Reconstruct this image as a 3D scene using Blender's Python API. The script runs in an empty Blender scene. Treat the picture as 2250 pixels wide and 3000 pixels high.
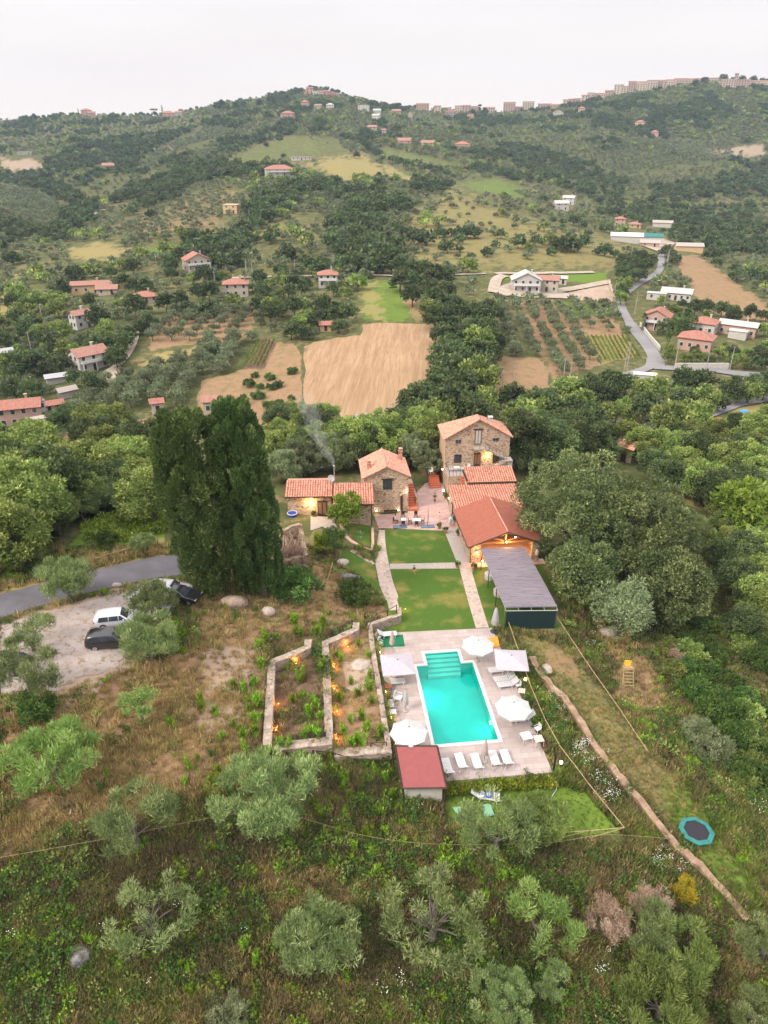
import bpy, bmesh, math, random
import numpy as np
from mathutils import Vector, Matrix, geometry
R = math.radians
rnd = random.Random(7)
NP = np.random.default_rng(11)
scn = bpy.context.scene
COL = scn.collection

# ---------------------------------------------------------------- camera, sky, sun, exposure
CAM_H, FPX, PITCH = 48.0, 2089.0, R(27.6)      # drone height over the pool deck, focal length on a 2250 x 3000 frame, tilt
cam_d = bpy.data.cameras.new("camera")
cam = bpy.data.objects.new("camera", cam_d); COL.objects.link(cam)
cam.location = (0, 0, CAM_H); cam.rotation_euler = (R(90) - PITCH, 0, 0)
cam_d.sensor_fit = 'VERTICAL'; cam_d.sensor_height = 24.0; cam_d.lens = 24.0 * FPX / 3000.0
cam_d.clip_start = 0.5; cam_d.clip_end = 9000
scn.camera = cam
HAZE = 0.00009                                 # density of the air
SUN_EL, SUN_AZ = R(42), R(238)                 # azimuth clockwise from +Y: low in the left rear quarter
world = bpy.data.worlds.new("World"); scn.world = world; world.use_nodes = True
wt = world.node_tree; wt.nodes.clear()
def wn(t, **k):
    n = wt.nodes.new(t)
    for a, v in k.items(): setattr(n, a, v)
    return n
w_out = wn('ShaderNodeOutputWorld'); w_bg = wn('ShaderNodeBackground'); w_bg.inputs[1].default_value = 0.12
w_sky = wn('ShaderNodeTexSky', sky_type='NISHITA', sun_disc=False, sun_elevation=SUN_EL, sun_rotation=SUN_AZ, air_density=1.2, dust_density=2.5)
w_tc = wn('ShaderNodeTexCoord'); w_map = wn('ShaderNodeMapping'); w_map.inputs['Scale'].default_value = (1.2, 1.2, 9.0)
w_no = wn('ShaderNodeTexNoise'); w_no.inputs['Scale'].default_value = 1.6; w_no.inputs['Detail'].default_value = 5
w_rp = wn('ShaderNodeValToRGB')
w_rp.color_ramp.elements[0].position = .35; w_rp.color_ramp.elements[0].color = (6.65, 6.4, 6.25, 1)
w_rp.color_ramp.elements[1].position = .72; w_rp.color_ramp.elements[1].color = (5.95, 5.5, 5.5, 1)
w_sep = wn('ShaderNodeSeparateXYZ'); w_hr = wn('ShaderNodeValToRGB')     # warm veil low over the horizon
w_hr.color_ramp.elements[0].position = .02; w_hr.color_ramp.elements[0].color = (.75, .75, .75, 1)
w_hr.color_ramp.elements[1].position = .16; w_hr.color_ramp.elements[1].color = (0, 0, 0, 1)
w_m0 = wn('ShaderNodeMix', data_type='RGBA'); w_m0.inputs[7].default_value = (7.3, 6.25, 5.3, 1)
w_m1 = wn('ShaderNodeMix', data_type='RGBA'); w_m1.inputs[0].default_value = .96
L = wt.links.new
L(w_tc.outputs['Generated'], w_map.inputs[0]); L(w_map.outputs[0], w_no.inputs['Vector']); L(w_no.outputs[0], w_rp.inputs[0])
L(w_tc.outputs['Generated'], w_sep.inputs[0]); L(w_sep.outputs[2], w_hr.inputs[0]); L(w_hr.outputs[0], w_m0.inputs[0])
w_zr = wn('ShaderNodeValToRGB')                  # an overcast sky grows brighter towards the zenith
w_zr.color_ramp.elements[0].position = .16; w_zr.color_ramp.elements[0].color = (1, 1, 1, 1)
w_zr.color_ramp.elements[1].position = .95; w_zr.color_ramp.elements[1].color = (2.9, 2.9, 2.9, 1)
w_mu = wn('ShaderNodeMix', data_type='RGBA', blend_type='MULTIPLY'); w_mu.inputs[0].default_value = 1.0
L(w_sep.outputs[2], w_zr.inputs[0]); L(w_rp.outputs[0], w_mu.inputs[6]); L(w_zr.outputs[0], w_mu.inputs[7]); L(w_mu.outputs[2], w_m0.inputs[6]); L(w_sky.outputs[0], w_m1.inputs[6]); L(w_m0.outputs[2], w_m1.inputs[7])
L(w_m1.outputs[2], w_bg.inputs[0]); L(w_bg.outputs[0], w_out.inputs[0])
sun_d = bpy.data.lights.new("sun", 'SUN'); sun_d.energy = 3.0; sun_d.angle = R(16); sun_d.color = (1, .90, .78)
sun = bpy.data.objects.new("sun", sun_d); COL.objects.link(sun)
sun.rotation_euler = (R(90) - SUN_EL, 0, math.pi - SUN_AZ)
scn.view_settings.view_transform = 'Standard'; scn.view_settings.look = 'None'
scn.view_settings.exposure = 0.4; scn.view_settings.gamma = 1.0
scn.render.engine = 'CYCLES'
cy = scn.cycles
cy.max_bounces = 6; cy.diffuse_bounces = 3; cy.glossy_bounces = 2; cy.transmission_bounces = 4
cy.transparent_max_bounces = 6; cy.volume_bounces = 0; cy.caustics_reflective = False; cy.caustics_refractive = False
try: cy.use_denoising = True
except Exception: pass

# ---------------------------------------------------------------- sight lines: survey points read off the photograph
CROP = dict(c1=(0,100,.6781),c2=(1125,100,.6781),c3=(0,700,.4822),c4=(700,700,.4822),c5=(1450,700,.4822),c6=(780,1180,.3014),
 c7=(1230,1180,.3014),d1=(740,1750,.3014),d2=(1080,1800,.3617),d3=(0,1600,.4461),d4=(0,2000,.4822),d5=(700,2300,.4822),
 d6=(1450,2000,.4822),d7=(1450,1250,.4822),D=(0,0,1/.7373),e1=(1140,1400,.15672),e2=(1380,1500,.18083),e3=(780,1500,.217),
 e4=(440,1130,.29391),e5=(1240,1320,.15672),e6=(0,1270,.28933),e7=(1850,1250,.31646),f1=(1100,1820,.18083),f2=(1400,1900,.14467),
 f3=(1140,2120,.31344),f4=(780,240,.27728),f5=(1200,220,.31344),f6=(1650,190,.36166),f7=(0,280,.33755))
cp, sp = math.cos(PITCH), math.sin(PITCH)
def ray(k, x, y):
    o = CROP[k]; a = (o[0] + x*o[2] - 1125)/FPX; b = (o[1] + y*o[2] - 1500)/FPX
    return a, cp - b*sp, -sp - b*cp
def at(k, x, y, z=0.0):
    d = ray(k, x, y); t = (z - CAM_H)/d[2]
    return Vector((d[0]*t, d[1]*t, z))
def toD(X, Y, Z):                               # world -> pixel of the 1659 x 2212 view (numpy ok); used for the land-cover map only
    dz = Z - CAM_H; dep = Y*cp - dz*sp
    return 829.5 + 1540.2*X/dep, 1106 + 1540.2*(-Y*sp - dz*cp)/dep
def depth_of(p): return p[1]*cp - (p[2] - CAM_H)*sp

# ---------------------------------------------------------------- noise
def _h(ix, iy, s):
    n = (ix.astype(np.int64)*374761393 + iy.astype(np.int64)*668265263 + s*974711) & 0x7fffffff
    n = ((n ^ (n >> 13))*1274126177) & 0x7fffffff
    return ((n ^ (n >> 16)) & 0xffff)/65535.0
def vnoise(x, y, s=0):
    x = np.asarray(x, float); y = np.asarray(y, float)
    ix = np.floor(x); iy = np.floor(y); fx = x-ix; fy = y-iy
    fx = fx*fx*(3-2*fx); fy = fy*fy*(3-2*fy)
    a = _h(ix,iy,s); b = _h(ix+1,iy,s); c = _h(ix,iy+1,s); d = _h(ix+1,iy+1,s)
    return (a*(1-fx)+b*fx)*(1-fy) + (c*(1-fx)+d*fx)*fy
def fbm(x, y, s=0, o=4):
    v = 0; a = .5; t = 0
    for i in range(o):
        v = v + a*vnoise(x*2**i, y*2**i, s+i); t += a; a *= .5
    return v/t
def sdist(px, py, poly):                        # signed distance, negative inside
    px = np.asarray(px, float); py = np.asarray(py, float)
    d = np.full(px.shape, 1e18); ins = np.zeros(px.shape, bool); n = len(poly)
    for i in range(n):
        ax, ay = poly[i][0], poly[i][1]; bx, by = poly[(i+1) % n][0], poly[(i+1) % n][1]
        ex, ey = bx-ax, by-ay; l2 = ex*ex+ey*ey+1e-12
        t = np.clip(((px-ax)*ex+(py-ay)*ey)/l2, 0, 1)
        d = np.minimum(d, (px-ax-t*ex)**2+(py-ay-t*ey)**2)
        c = (ay > py) != (by > py)
        with np.errstate(divide='ignore', invalid='ignore'):
            ins ^= c & (px < (bx-ax)*(py-ay)/(by-ay+1e-15)+ax)
    d = np.sqrt(d)
    return np.where(ins, -d, d)
def sstep(a, b, x):
    t = np.clip((x-a)/(b-a), 0, 1); return t*t*(3-2*t)

# ---------------------------------------------------------------- the lie of the land
NEAR = {8:[(-40,5),(0,-5),(40,-10)],
 18:[(-40,6),(-15,-1),(0,-4),(15,-6),(40,-9)],
 28:[(-40,6.5),(-20,1.5),(-8,-1.2),(0,-2),(8,-2.8),(18,-4.2),(30,-6),(45,-9)],
 38:[(-45,7),(-25,5),(-15,3),(-6,.6),(0,-1),(6,-1.3),(13,-1.4),(20,-2.6),(28,-4),(45,-7)],
 48:[(-50,8),(-30,7),(-20,5.2),(-12,3.0),(-8,1.6),(-2,.4),(2,0),(14.5,-.3),(17,-1),(22,-2),(30,-3.5),(50,-7)],
 58:[(-55,8),(-30,7.3),(-20,5.8),(-12,3.6),(-6,2),(-1,.5),(0,0),(12.5,0),(16,-.6),(25,-2),(40,-4.5),(60,-7)],
 68:[(-60,7),(-40,7),(-25,6.5),(-14,4.3),(-7,2.2),(-2,.3),(0,0),(20,0),(24,-1.5),(40,-4),(60,-6)],
 80:[(-70,4),(-40,5),(-20,4.5),(-12,2),(-6,1),(-2,.2),(0,0),(20,0),(26,-1.5),(45,-4),(80,-7)],
 92:[(-80,1),(-40,2),(-20,2),(-12,1),(-5,.6),(0,0),(20,0),(30,-1.5),(60,-5),(90,-8)],
 106:[(-90,-3),(-40,-1.5),(-10,.2),(0,.5),(20,.5),(35,-2),(60,-5),(100,-8)],
 122:[(-100,-8),(-40,-5),(0,-3),(20,-3),(60,-6),(110,-9)],
 140:[(-120,-12),(-40,-9.5),(0,-7.5),(25,-7.5),(70,-9),(130,-11)]}
FAR = {170:[(0,945),(330,935),(830,905),(1050,890),(1330,930),(1659,930)],
 210:[(0,845),(330,828),(830,795),(1050,795),(1330,835),(1659,850)],
 260:[(0,740),(330,722),(830,690),(1050,700),(1330,738),(1659,735)],
 330:[(0,648),(330,632),(600,615),(830,600),(1050,610),(1330,635),(1659,660)],
 420:[(0,575),(330,550),(600,530),(830,515),(1050,520),(1330,548),(1659,595)],
 560:[(0,505),(330,462),(600,430),(830,425),(1000,432),(1200,470),(1400,500),(1659,535)],
 750:[(0,440),(330,395),(560,365),(700,350),(900,365),(1050,400),(1200,425),(1400,440),(1659,470)],
 950:[(0,385),(330,340),(560,318),(680,298),(830,315),(1000,345),(1200,370),(1400,375),(1659,400)],
 1200:[(0,325),(330,290),(500,275),(690,245),(830,268),(1000,295),(1200,305),(1400,290),(1659,310)],
 1420:[(0,283),(130,268),(330,270),(450,252),(560,238),(640,220),(690,212),(760,228),(830,240),(930,258),(1050,258),(1150,258),(1230,242),(1330,228),(1400,212),(1480,203),(1659,208)],
 1600:[(0,262),(130,246),(330,252),(450,233),(560,216),(640,202),(690,196),(760,213),(830,224),(930,239),(1050,239),(1150,239),(1230,225),(1330,209),(1400,192),(1480,182),(1560,178),(1659,183)],
 2000:[(0,300),(330,290),(690,262),(930,290),(1230,278),(1480,250),(1659,250)],
 2900:[(0,330),(830,330),(1659,330)]}
ROWS = []
for Y in sorted(NEAR): ROWS.append((Y, [x/Y for x, z in NEAR[Y]], [z for x, z in NEAR[Y]]))
for Y in sorted(FAR):
    tt, zz = [], []
    for u, v in FAR[Y]:
        a = (u-829.5)/1540.2; b = (v-1106)/1540.2
        s = (sp + b*cp)/(cp - b*sp); tt.append(a/(cp - b*sp)); zz.append(CAM_H - s*Y)
    ROWS.append((Y, tt, zz))
LY = np.array([math.log(r[0]) for r in ROWS])
yaw_p = math.atan2(.1155, .9933)                # the pool's own axes
PA, PB, PO = Vector((-.1088, .9941, 0)), Vector((.9941, .1088, 0)), Vector((4.53, 46.85, 0))
PL, PW = 10.8, 5.83
def pool(x, y, z=0.0): return PO + PB*x + PA*y + Vector((0, 0, z))
YARD = [(-.85,63.5),(1.42,47.2),(1.7,44.2),(5.0,44.4),(5.3,42.8),(14.5,43.7),(12.3,64.4),(20,63),(21.5,80),(21,103),(-1,103),(-1.6,92),(-.5,86.5),(-1.3,75),(.5,66.5)]
T1P = [(-5.2,59.5),(-4.2,45.0),(1.0,45.0),(-1.2,62.8)]
T2P = [(-11.2,57.0),(-10.4,45.2),(-4.9,45.0),(-5.9,58.9),(-7.9,60.5)]
LOWL = [(5.2,42.3),(14.6,43.2),(17.0,42.6),(19.2,38.3),(12.8,38.2),(5.0,39.5)]
def height(X, Y):
    X = np.asarray(X, float); Y = np.asarray(Y, float)
    Yc = np.maximum(Y, 18.0); ly = np.log(Yc); t = X/Yc
    k = np.clip(np.searchsorted(LY, ly)-1, 0, len(ROWS)-2)
    zs = np.stack([np.interp(t, r[1], r[2]) for r in ROWS])
    z = np.zeros(X.shape)
    m0 = np.clip(k-1, 0, len(ROWS)-1); m3 = np.clip(k+2, 0, len(ROWS)-1)
    g = lambda i: np.take_along_axis(zs, i[None, ...], 0)[0]
    z1, z2, z0, z3 = g(k), g(k+1), g(m0), g(m3)
    l1, l2, l0, l3 = LY[k], LY[k+1], LY[m0], LY[m3]
    h = l2-l1; w = np.clip((ly-l1)/h, 0, 1)
    s = (z2-z1)/h; sa = np.where(m0 < k, (z1-z0)/np.maximum(l1-l0, 1e-6), s); sb = np.where(m3 > k+1, (z3-z2)/np.maximum(l3-l2, 1e-6), s)
    lim = lambda p, q: np.where(p*q > 0, 2*p*q/(p+q+1e-12*np.sign(p+q+1e-20)), 0)
    d1, d2 = lim(sa, s)*h, lim(s, sb)*h          # monotone cubic in log distance
    z = (2*w**3-3*w**2+1)*z1 + (w**3-2*w**2+w)*d1 + (-2*w**3+3*w**2)*z2 + (w**3-w**2)*d2
    amp = np.where(Y < 120, .25, np.minimum(.25+(Y-120)*.006, 7.0))
    z = z + amp*2*(fbm(X/(6+Y*.09), Y/(6+Y*.09), 3)-.5)
    z = z + np.where(Y > 300, 1, 0)*np.minimum((Y-300)*.022, 15)*(1-sstep(1150, 1420, Y))*2*(fbm(X/130+.4*Y/130, Y/190, 9, 3)-.5)
    for poly, zz, bw in ((YARD, -.04, .5), (T1P, 1.0, .3), (T2P, 1.9, .3), (LOWL, -1.25, .5)):
        near = (Y < 112) & (np.abs(X) < 40)
        if near.any():
            d = sdist(X[near], Y[near], poly); w_ = 1-sstep(0, bw, d)
            z[near] = z[near]*(1-w_) + zz*w_
    near = (Y > 44) & (Y < 62) & (np.abs(X-7) < 9)
    if near.any():                               # the pit the pool basin stands in
        d = sdist(X[near], Y[near], [pool(-.1,-.1), pool(PW+.1,-.1), pool(PW+.1,PL+2.2), pool(-.1,PL+2.2)])
        w_ = 1-sstep(-.1, .2, d); z[near] = z[near]*(1-w_) - 2.2*w_
    return z
def hz(x, y): return float(height(np.array([x]), np.array([y]))[0])
_YS = 15*1.008**np.arange(0, 640)
def ground(k, x, y, lift=0.0):                   # where a sight line meets the land (or a given height over it)
    d = ray(k, x, y); t = _YS/d[1]; X = d[0]*t; Z = CAM_H + d[2]*t
    below = np.nonzero(Z < height(X, _YS)+lift)[0]
    if len(below) == 0: return None
    i = max(below[0], 1); a, b = _YS[i-1], _YS[i]
    yy = np.linspace(a, b, 24); t = yy/d[1]; hh = height(d[0]*t, yy); zz = CAM_H + d[2]*t
    j = int(np.argmax(zz < hh+lift)); return Vector((d[0]*t[j], yy[j], hh[j]))
def groundD(us, vs):                             # many sight lines at once
    us = np.asarray(us, float); vs = np.asarray(vs, float)
    a = (us-829.5)/1540.2; b = (vs-1106)/1540.2
    dy = cp-b*sp; tx = a/dy; tz = (-sp-b*cp)/dy
    out = np.full((len(us), 3), np.nan); todo = np.ones(len(us), bool); prev = 15.0
    ys = 15*1.012**np.arange(0, 430)
    for Y in ys[1:]:
        idx = np.nonzero(todo)[0]
        if len(idx) == 0: break
        hh = height(tx[idx]*Y, np.full(len(idx), Y)); zz = CAM_H + tz[idx]*Y
        hit = idx[zz < hh]
        if len(hit):
            h0 = height(tx[hit]*prev, np.full(len(hit), prev)); e0 = CAM_H+tz[hit]*prev-h0
            e1 = (CAM_H+tz[hit]*Y) - height(tx[hit]*Y, np.full(len(hit), Y))
            f = np.clip(e0/(e0-e1+1e-9), 0, 1); yy = prev+(Y-prev)*f
            out[hit, 0] = tx[hit]*yy; out[hit, 1] = yy; out[hit, 2] = height(tx[hit]*yy, yy); todo[hit] = False
        prev = Y
    return out

# ---------------------------------------------------------------- object helpers
def link(o): COL.objects.link(o); return o
def tag(o, label=None, cat=None, group=None, kind=None):
    if label: o['label'] = label
    if cat: o['category'] = cat
    if group: o['group'] = group
    if kind: o['kind'] = kind
    return o
def thing(name, label, cat, loc=(0,0,0), yaw=0.0, group=None):
    o = bpy.data.objects.new(name, None); o.empty_display_size = .2
    link(o); o.location = loc; o.rotation_euler = (0, 0, yaw)
    return tag(o, label, cat, group)
def kids(o): return [c for c in bpy.data.objects if c.parent == o]
_KIDS = {}
def addkid(p, c): _KIDS.setdefault(p.name, []).append(c)
def copy_tree(o, parent=None):
    c = o.copy(); link(c); c.parent = parent
    if parent: addkid(parent, c)
    for ch in list(_KIDS.get(o.name, [])): copy_tree(ch, c)
    return c
def put(o, loc, yaw=0.0, s=1.0, label=None, group=None):
    o.location = loc; o.rotation_euler = (0, 0, yaw)
    o.scale = s if isinstance(s, tuple) else (s, s, s)
    if label: o['label'] = label
    if group: o['group'] = group
    return o
class MB:
    def __init__(s): s.v = []; s.f = []; s.m = []
    def add(s, V, F, m=0):
        b = len(s.v); s.v += [tuple(p) for p in V]; s.f += [tuple(b+i for i in f) for f in F]; s.m += [m]*len(F); return s
    def box(s, c, d, m=0, yaw=0.0, taper=1.0, M=None):
        V = []
        for z in (-.5, .5):
            k = taper if z > 0 else 1.0
            for x, y in ((-.5,-.5),(.5,-.5),(.5,.5),(-.5,.5)):
                p = Vector((x*d[0]*k, y*d[1]*k, z*d[2]))
                if yaw: p.rotate(Matrix.Rotation(yaw, 3, 'Z'))
                if M: p = M @ p
                V.append(p + Vector(c))
        return s.add(V, [(3,2,1,0),(4,5,6,7),(0,1,5,4),(1,2,6,5),(2,3,7,6),(3,0,4,7)], m)
    def tube(s, path, r, n=6, m=0, cap=True):
        path = [Vector(p) for p in path]; rr = r if isinstance(r, (list, tuple)) else [r]*len(path)
        V = []; F = []
        for i, p in enumerate(path):
            d = (path[min(i+1, len(path)-1)] - path[max(i-1, 0)]).normalized()
            u = d.cross(Vector((0,0,1)) if abs(d.z) < .95 else Vector((1,0,0))).normalized(); w = d.cross(u)
            for j in range(n):
                a = 2*math.pi*j/n; V.append(p + (u*math.cos(a) + w*math.sin(a))*rr[i])
        for i in range(len(path)-1):
            for j in range(n):
                F.append((i*n+j, i*n+(j+1) % n, (i+1)*n+(j+1) % n, (i+1)*n+j))
        if cap: F += [tuple(range(n-1, -1, -1)), tuple((len(path)-1)*n+j for j in range(n))]
        return s.add(V, F, m)
    def lathe(s, prof, n=12, m=0, c=(0,0,0), sx=1, sy=1):
        V = []; F = []
        for r, z in prof:
            for j in range(n):
                a = 2*math.pi*j/n; V.append((c[0]+r*math.cos(a)*sx, c[1]+r*math.sin(a)*sy, c[2]+z))
        for i in range(len(prof)-1):
            for j in range(n): F.append((i*n+j, i*n+(j+1) % n, (i+1)*n+(j+1) % n, (i+1)*n+j))
        F += [tuple(range(n-1, -1, -1)), tuple((len(prof)-1)*n+j for j in range(n))]
        return s.add(V, F, m)
    def prism(s, poly, z0, z1, m=0):                # polygon counter-clockwise
        n = len(poly); V = [(p[0],p[1],z0) for p in poly] + [(p[0],p[1],z1) for p in poly]
        F = [tuple(range(n-1,-1,-1)), tuple(range(n,2*n))] + [(i,(i+1) % n,n+(i+1) % n,n+i) for i in range(n)]
        return s.add(V, F, m)
    def build(s, name, mats, parent=None, loc=(0,0,0), yaw=0.0, smooth=False, bevel=0.0):
        me = bpy.data.meshes.new(name); me.from_pydata(s.v, [], s.f)
        mats = mats if isinstance(mats, (list, tuple)) else [mats]
        for m in mats: me.materials.append(m)
        if len(mats) > 1: me.polygons.foreach_set('material_index', s.m)
        if smooth: me.polygons.foreach_set('use_smooth', [True]*len(me.polygons))
        me.update(); o = bpy.data.objects.new(name, me); link(o)
        o.location = loc; o.rotation_euler = (0, 0, yaw)
        if bevel: bv = o.modifiers.new('bevel', 'BEVEL'); bv.width = bevel; bv.segments = 2
        if parent: o.parent = parent; addkid(parent, o)
        return o
def part(name, me_or_obj, parent, loc=(0,0,0), yaw=0.0):     # another object on existing mesh data
    me = me_or_obj.data if hasattr(me_or_obj, 'data') else me_or_obj
    o = bpy.data.objects.new(name, me); link(o); o.location = loc; o.rotation_euler = (0, 0, yaw)
    o.parent = parent; addkid(parent, o); return o
def npmesh(name, V, F, mats, mi=None, attrs=None, smooth=False):
    V = np.ascontiguousarray(V, np.float32); F = np.ascontiguousarray(F, np.int32)
    me = bpy.data.meshes.new(name); n, k = F.shape
    me.vertices.add(len(V)); me.vertices.foreach_set('co', V.ravel())
    me.loops.add(n*k); me.loops.foreach_set('vertex_index', F.ravel())
    me.polygons.add(n); me.polygons.foreach_set('loop_start', np.arange(0, n*k, k, dtype=np.int32))
    for m in (mats if isinstance(mats, (list, tuple)) else [mats]): me.materials.append(m)
    if mi is not None: me.polygons.foreach_set('material_index', np.ascontiguousarray(mi, np.int32))
    if smooth: me.polygons.foreach_set('use_smooth', np.ones(n, bool))
    for a, d in (attrs or {}).items():
        at_ = me.attributes.new(a, 'FLOAT', 'POINT'); at_.data.foreach_set('value', np.ascontiguousarray(d, np.float32))
    me.update(calc_edges=True); me.validate(); return me
def cdt(outer, holes=(), step=None, jitter=.0):
    pts = []; edges = []
    def loop(poly):
        b = len(pts); q = []
        for i in range(len(poly)):
            a = Vector(poly[i][:2]); c = Vector(poly[(i+1) % len(poly)][:2]); q.append(a)
            if step:
                n = int((c-a).length/step)
                q += [a.lerp(c, (j+1)/(n+1)) for j in range(n)]
        pts.extend(q); edges.extend([(b+i, b+(i+1) % len(q)) for i in range(len(q))])
    loop(outer)
    for h in holes: loop(h)
    if step:
        xs = [p[0] for p in outer]; ys = [p[1] for p in outer]
        gx, gy = np.meshgrid(np.arange(min(xs), max(xs), step), np.arange(min(ys), max(ys), step))
        gx = gx.ravel(); gy = gy.ravel(); ok = sdist(gx, gy, outer) < -step*.4
        pts.extend([Vector((x, y)) for x, y in zip(gx[ok], gy[ok])])
    v, e, f, *_ = geometry.delaunay_2d_cdt(pts, edges, [], 0, 1e-5)
    V = np.array([(p[0], p[1]) for p in v]); F = np.array(f)
    c = V[F].mean(1); keep = sdist(c[:,0], c[:,1], outer) < 0
    for h in holes: keep &= sdist(c[:,0], c[:,1], h) > 0
    return V, F[keep]
def drape(name, outer, mat, lift=.06, step=2.0, holes=(), skirt=0.0):      # a sheet laid on the land
    V, F = cdt(outer, holes, step); z = height(V[:,0], V[:,1]) + lift
    me = npmesh(name, np.column_stack([V, z]), F, mat, smooth=True)
    return tag(link(bpy.data.objects.new(name, me)), kind='structure')
def flat(name, outer, mat, z, holes=(), depth=0.0):                         # level sheet, optional downward edge
    V, F = cdt(outer, holes); V3 = [(x, y, z) for x, y in V]; F3 = [tuple(f) for f in F]
    b = MB(); b.add(V3, F3)
    if depth:
        for lp in [outer]+list(holes):
            n = len(lp); sgn = sum((lp[(i+1) % n][0]-lp[i][0])*(lp[(i+1) % n][1]+lp[i][1]) for i in range(n)) < 0
            Q = [(p[0],p[1],z) for p in lp]+[(p[0],p[1],z-depth) for p in lp]
            FF = [(i, n+i, n+(i+1) % n, (i+1) % n) for i in range(n)]
            b.add(Q, FF if sgn else [f[::-1] for f in FF])
    return tag(b.build(name, mat), kind='structure')
def strip(path, width):                           # polygon of a path of constant or varying width
    path = [Vector(p[:2]) for p in path]; l, r = [], []
    for i, p in enumerate(path):
        d = (path[min(i+1, len(path)-1)]-path[max(i-1, 0)]).normalized(); n = Vector((-d.y, d.x))
        w = (width[i] if isinstance(width, (list, tuple)) else width)/2
        l.append(p+n*w); r.append(p-n*w)
    return [(q.x, q.y) for q in r + l[::-1]]
def smooth_path(pts, n=6):
    pts = [Vector(p) for p in pts]; out = []
    for i in range(len(pts)-1):
        p0, p1, p2, p3 = pts[max(i-1,0)], pts[i], pts[i+1], pts[min(i+2, len(pts)-1)]
        for j in range(n):
            t = j/n
            out.append(.5*((2*p1)+(p2-p0)*t+(2*p0-5*p1+4*p2-p3)*t*t+(3*p1-p0-3*p2+p3)*t**3))
    out.append(pts[-1]); return out
# ---------------------------------------------------------------- materials
class NT:
    def __init__(s, name):
        s.m = bpy.data.materials.new(name); s.m.use_nodes = True; s.t = s.m.node_tree; s.t.nodes.clear()
        s.out = s.t.nodes.new('ShaderNodeOutputMaterial')
    def n(s, typ, ins=None, **k):
        d = s.t.nodes.new('ShaderNode'+typ)
        for a, v in k.items(): setattr(d, a, v)
        for a, v in (ins or {}).items(): s.set(d.inputs[a], v)
        return d
    def set(s, sock, v):
        if isinstance(v, bpy.types.NodeSocket): s.t.links.new(v, sock)
        elif isinstance(v, bpy.types.Node): s.t.links.new(v.outputs[0], sock)
        else: sock.default_value = (v + (1,)) if isinstance(v, tuple) and len(v) == 3 and sock.type == 'RGBA' else v
    def mix(s, f, a, b, bt='MIX'):
        d = s.t.nodes.new('ShaderNodeMix'); d.data_type = 'RGBA'; d.blend_type = bt
        s.set(d.inputs[0], f); s.set(d.inputs[6], a); s.set(d.inputs[7], b); return d.outputs[2]
    def math(s, op, a, b=0.0):
        d = s.t.nodes.new('ShaderNodeMath'); d.operation = op; s.set(d.inputs[0], a); s.set(d.inputs[1], b); return d.outputs[0]
    def noise(s, scale, detail=5, vec=None, rough=.55, dist=0.0):
        d = s.n('TexNoise', {'Scale': scale, 'Detail': detail, 'Roughness': rough, 'Distortion': dist})
        if vec is not None: s.set(d.inputs['Vector'], vec)
        return d.outputs[0]
    def obj(s): return s.n('TexCoord').outputs['Object']
    def geo(s): return s.n('NewGeometry').outputs['Position']
    def ramp(s, f, lo, hi, a=(0,0,0), b=(1,1,1)):
        d = s.t.nodes.new('ShaderNodeValToRGB'); e = d.color_ramp.elements
        e[0].position = lo; e[0].color = a+(1,); e[1].position = hi; e[1].color = b+(1,); s.set(d.inputs[0], f); return d.outputs[0]
    def scale(s, vec, sc, rot=(0,0,0)):
        d = s.n('Mapping', {'Scale': sc, 'Rotation': rot}); s.set(d.inputs[0], vec); return d.outputs[0]
    def attr(s, a): return s.n('Attribute', attribute_name=a).outputs['Fac']
    def bump(s, h, st=.3, dist=.05):
        d = s.n('Bump', {'Strength': st, 'Distance': dist}); s.set(d.inputs['Height'], h); return d.outputs[0]
    def pbr(s, col, rough=.8, spec=.3, metal=0.0, nrm=None, **k):
        d = s.n('BsdfPrincipled'); s.set(d.inputs['Base Color'], col); s.set(d.inputs['Roughness'], rough)
        s.set(d.inputs['Specular IOR Level'], spec); s.set(d.inputs['Metallic'], metal)
        if nrm is not None: s.set(d.inputs['Normal'], nrm)
        for a, v in k.items(): s.set(d.inputs[a.replace('_', ' ')], v)
        s.t.links.new(d.outputs[0], s.out.inputs[0]); return s.m
def plain(name, c1, c2=None, scale=4.0, rough=.7, spec=.3, metal=0.0, lo=.35, hi=.65, bump=0.0, stretch=None):
    t = NT(name); v = t.obj()
    if stretch: v = t.scale(v, stretch)
    f = t.noise(scale, 5, v); c2 = c2 or tuple(x*.8 for x in c1)
    return t.pbr(t.mix(t.ramp(f, lo, hi), c1, c2), rough, spec, metal, t.bump(f, bump) if bump else None)
def emit(name, col, st):
    t = NT(name); e = t.n('Emission', {'Color': col, 'Strength': st}); t.t.links.new(e.outputs[0], t.out.inputs[0]); return t.m
M = {}
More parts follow.
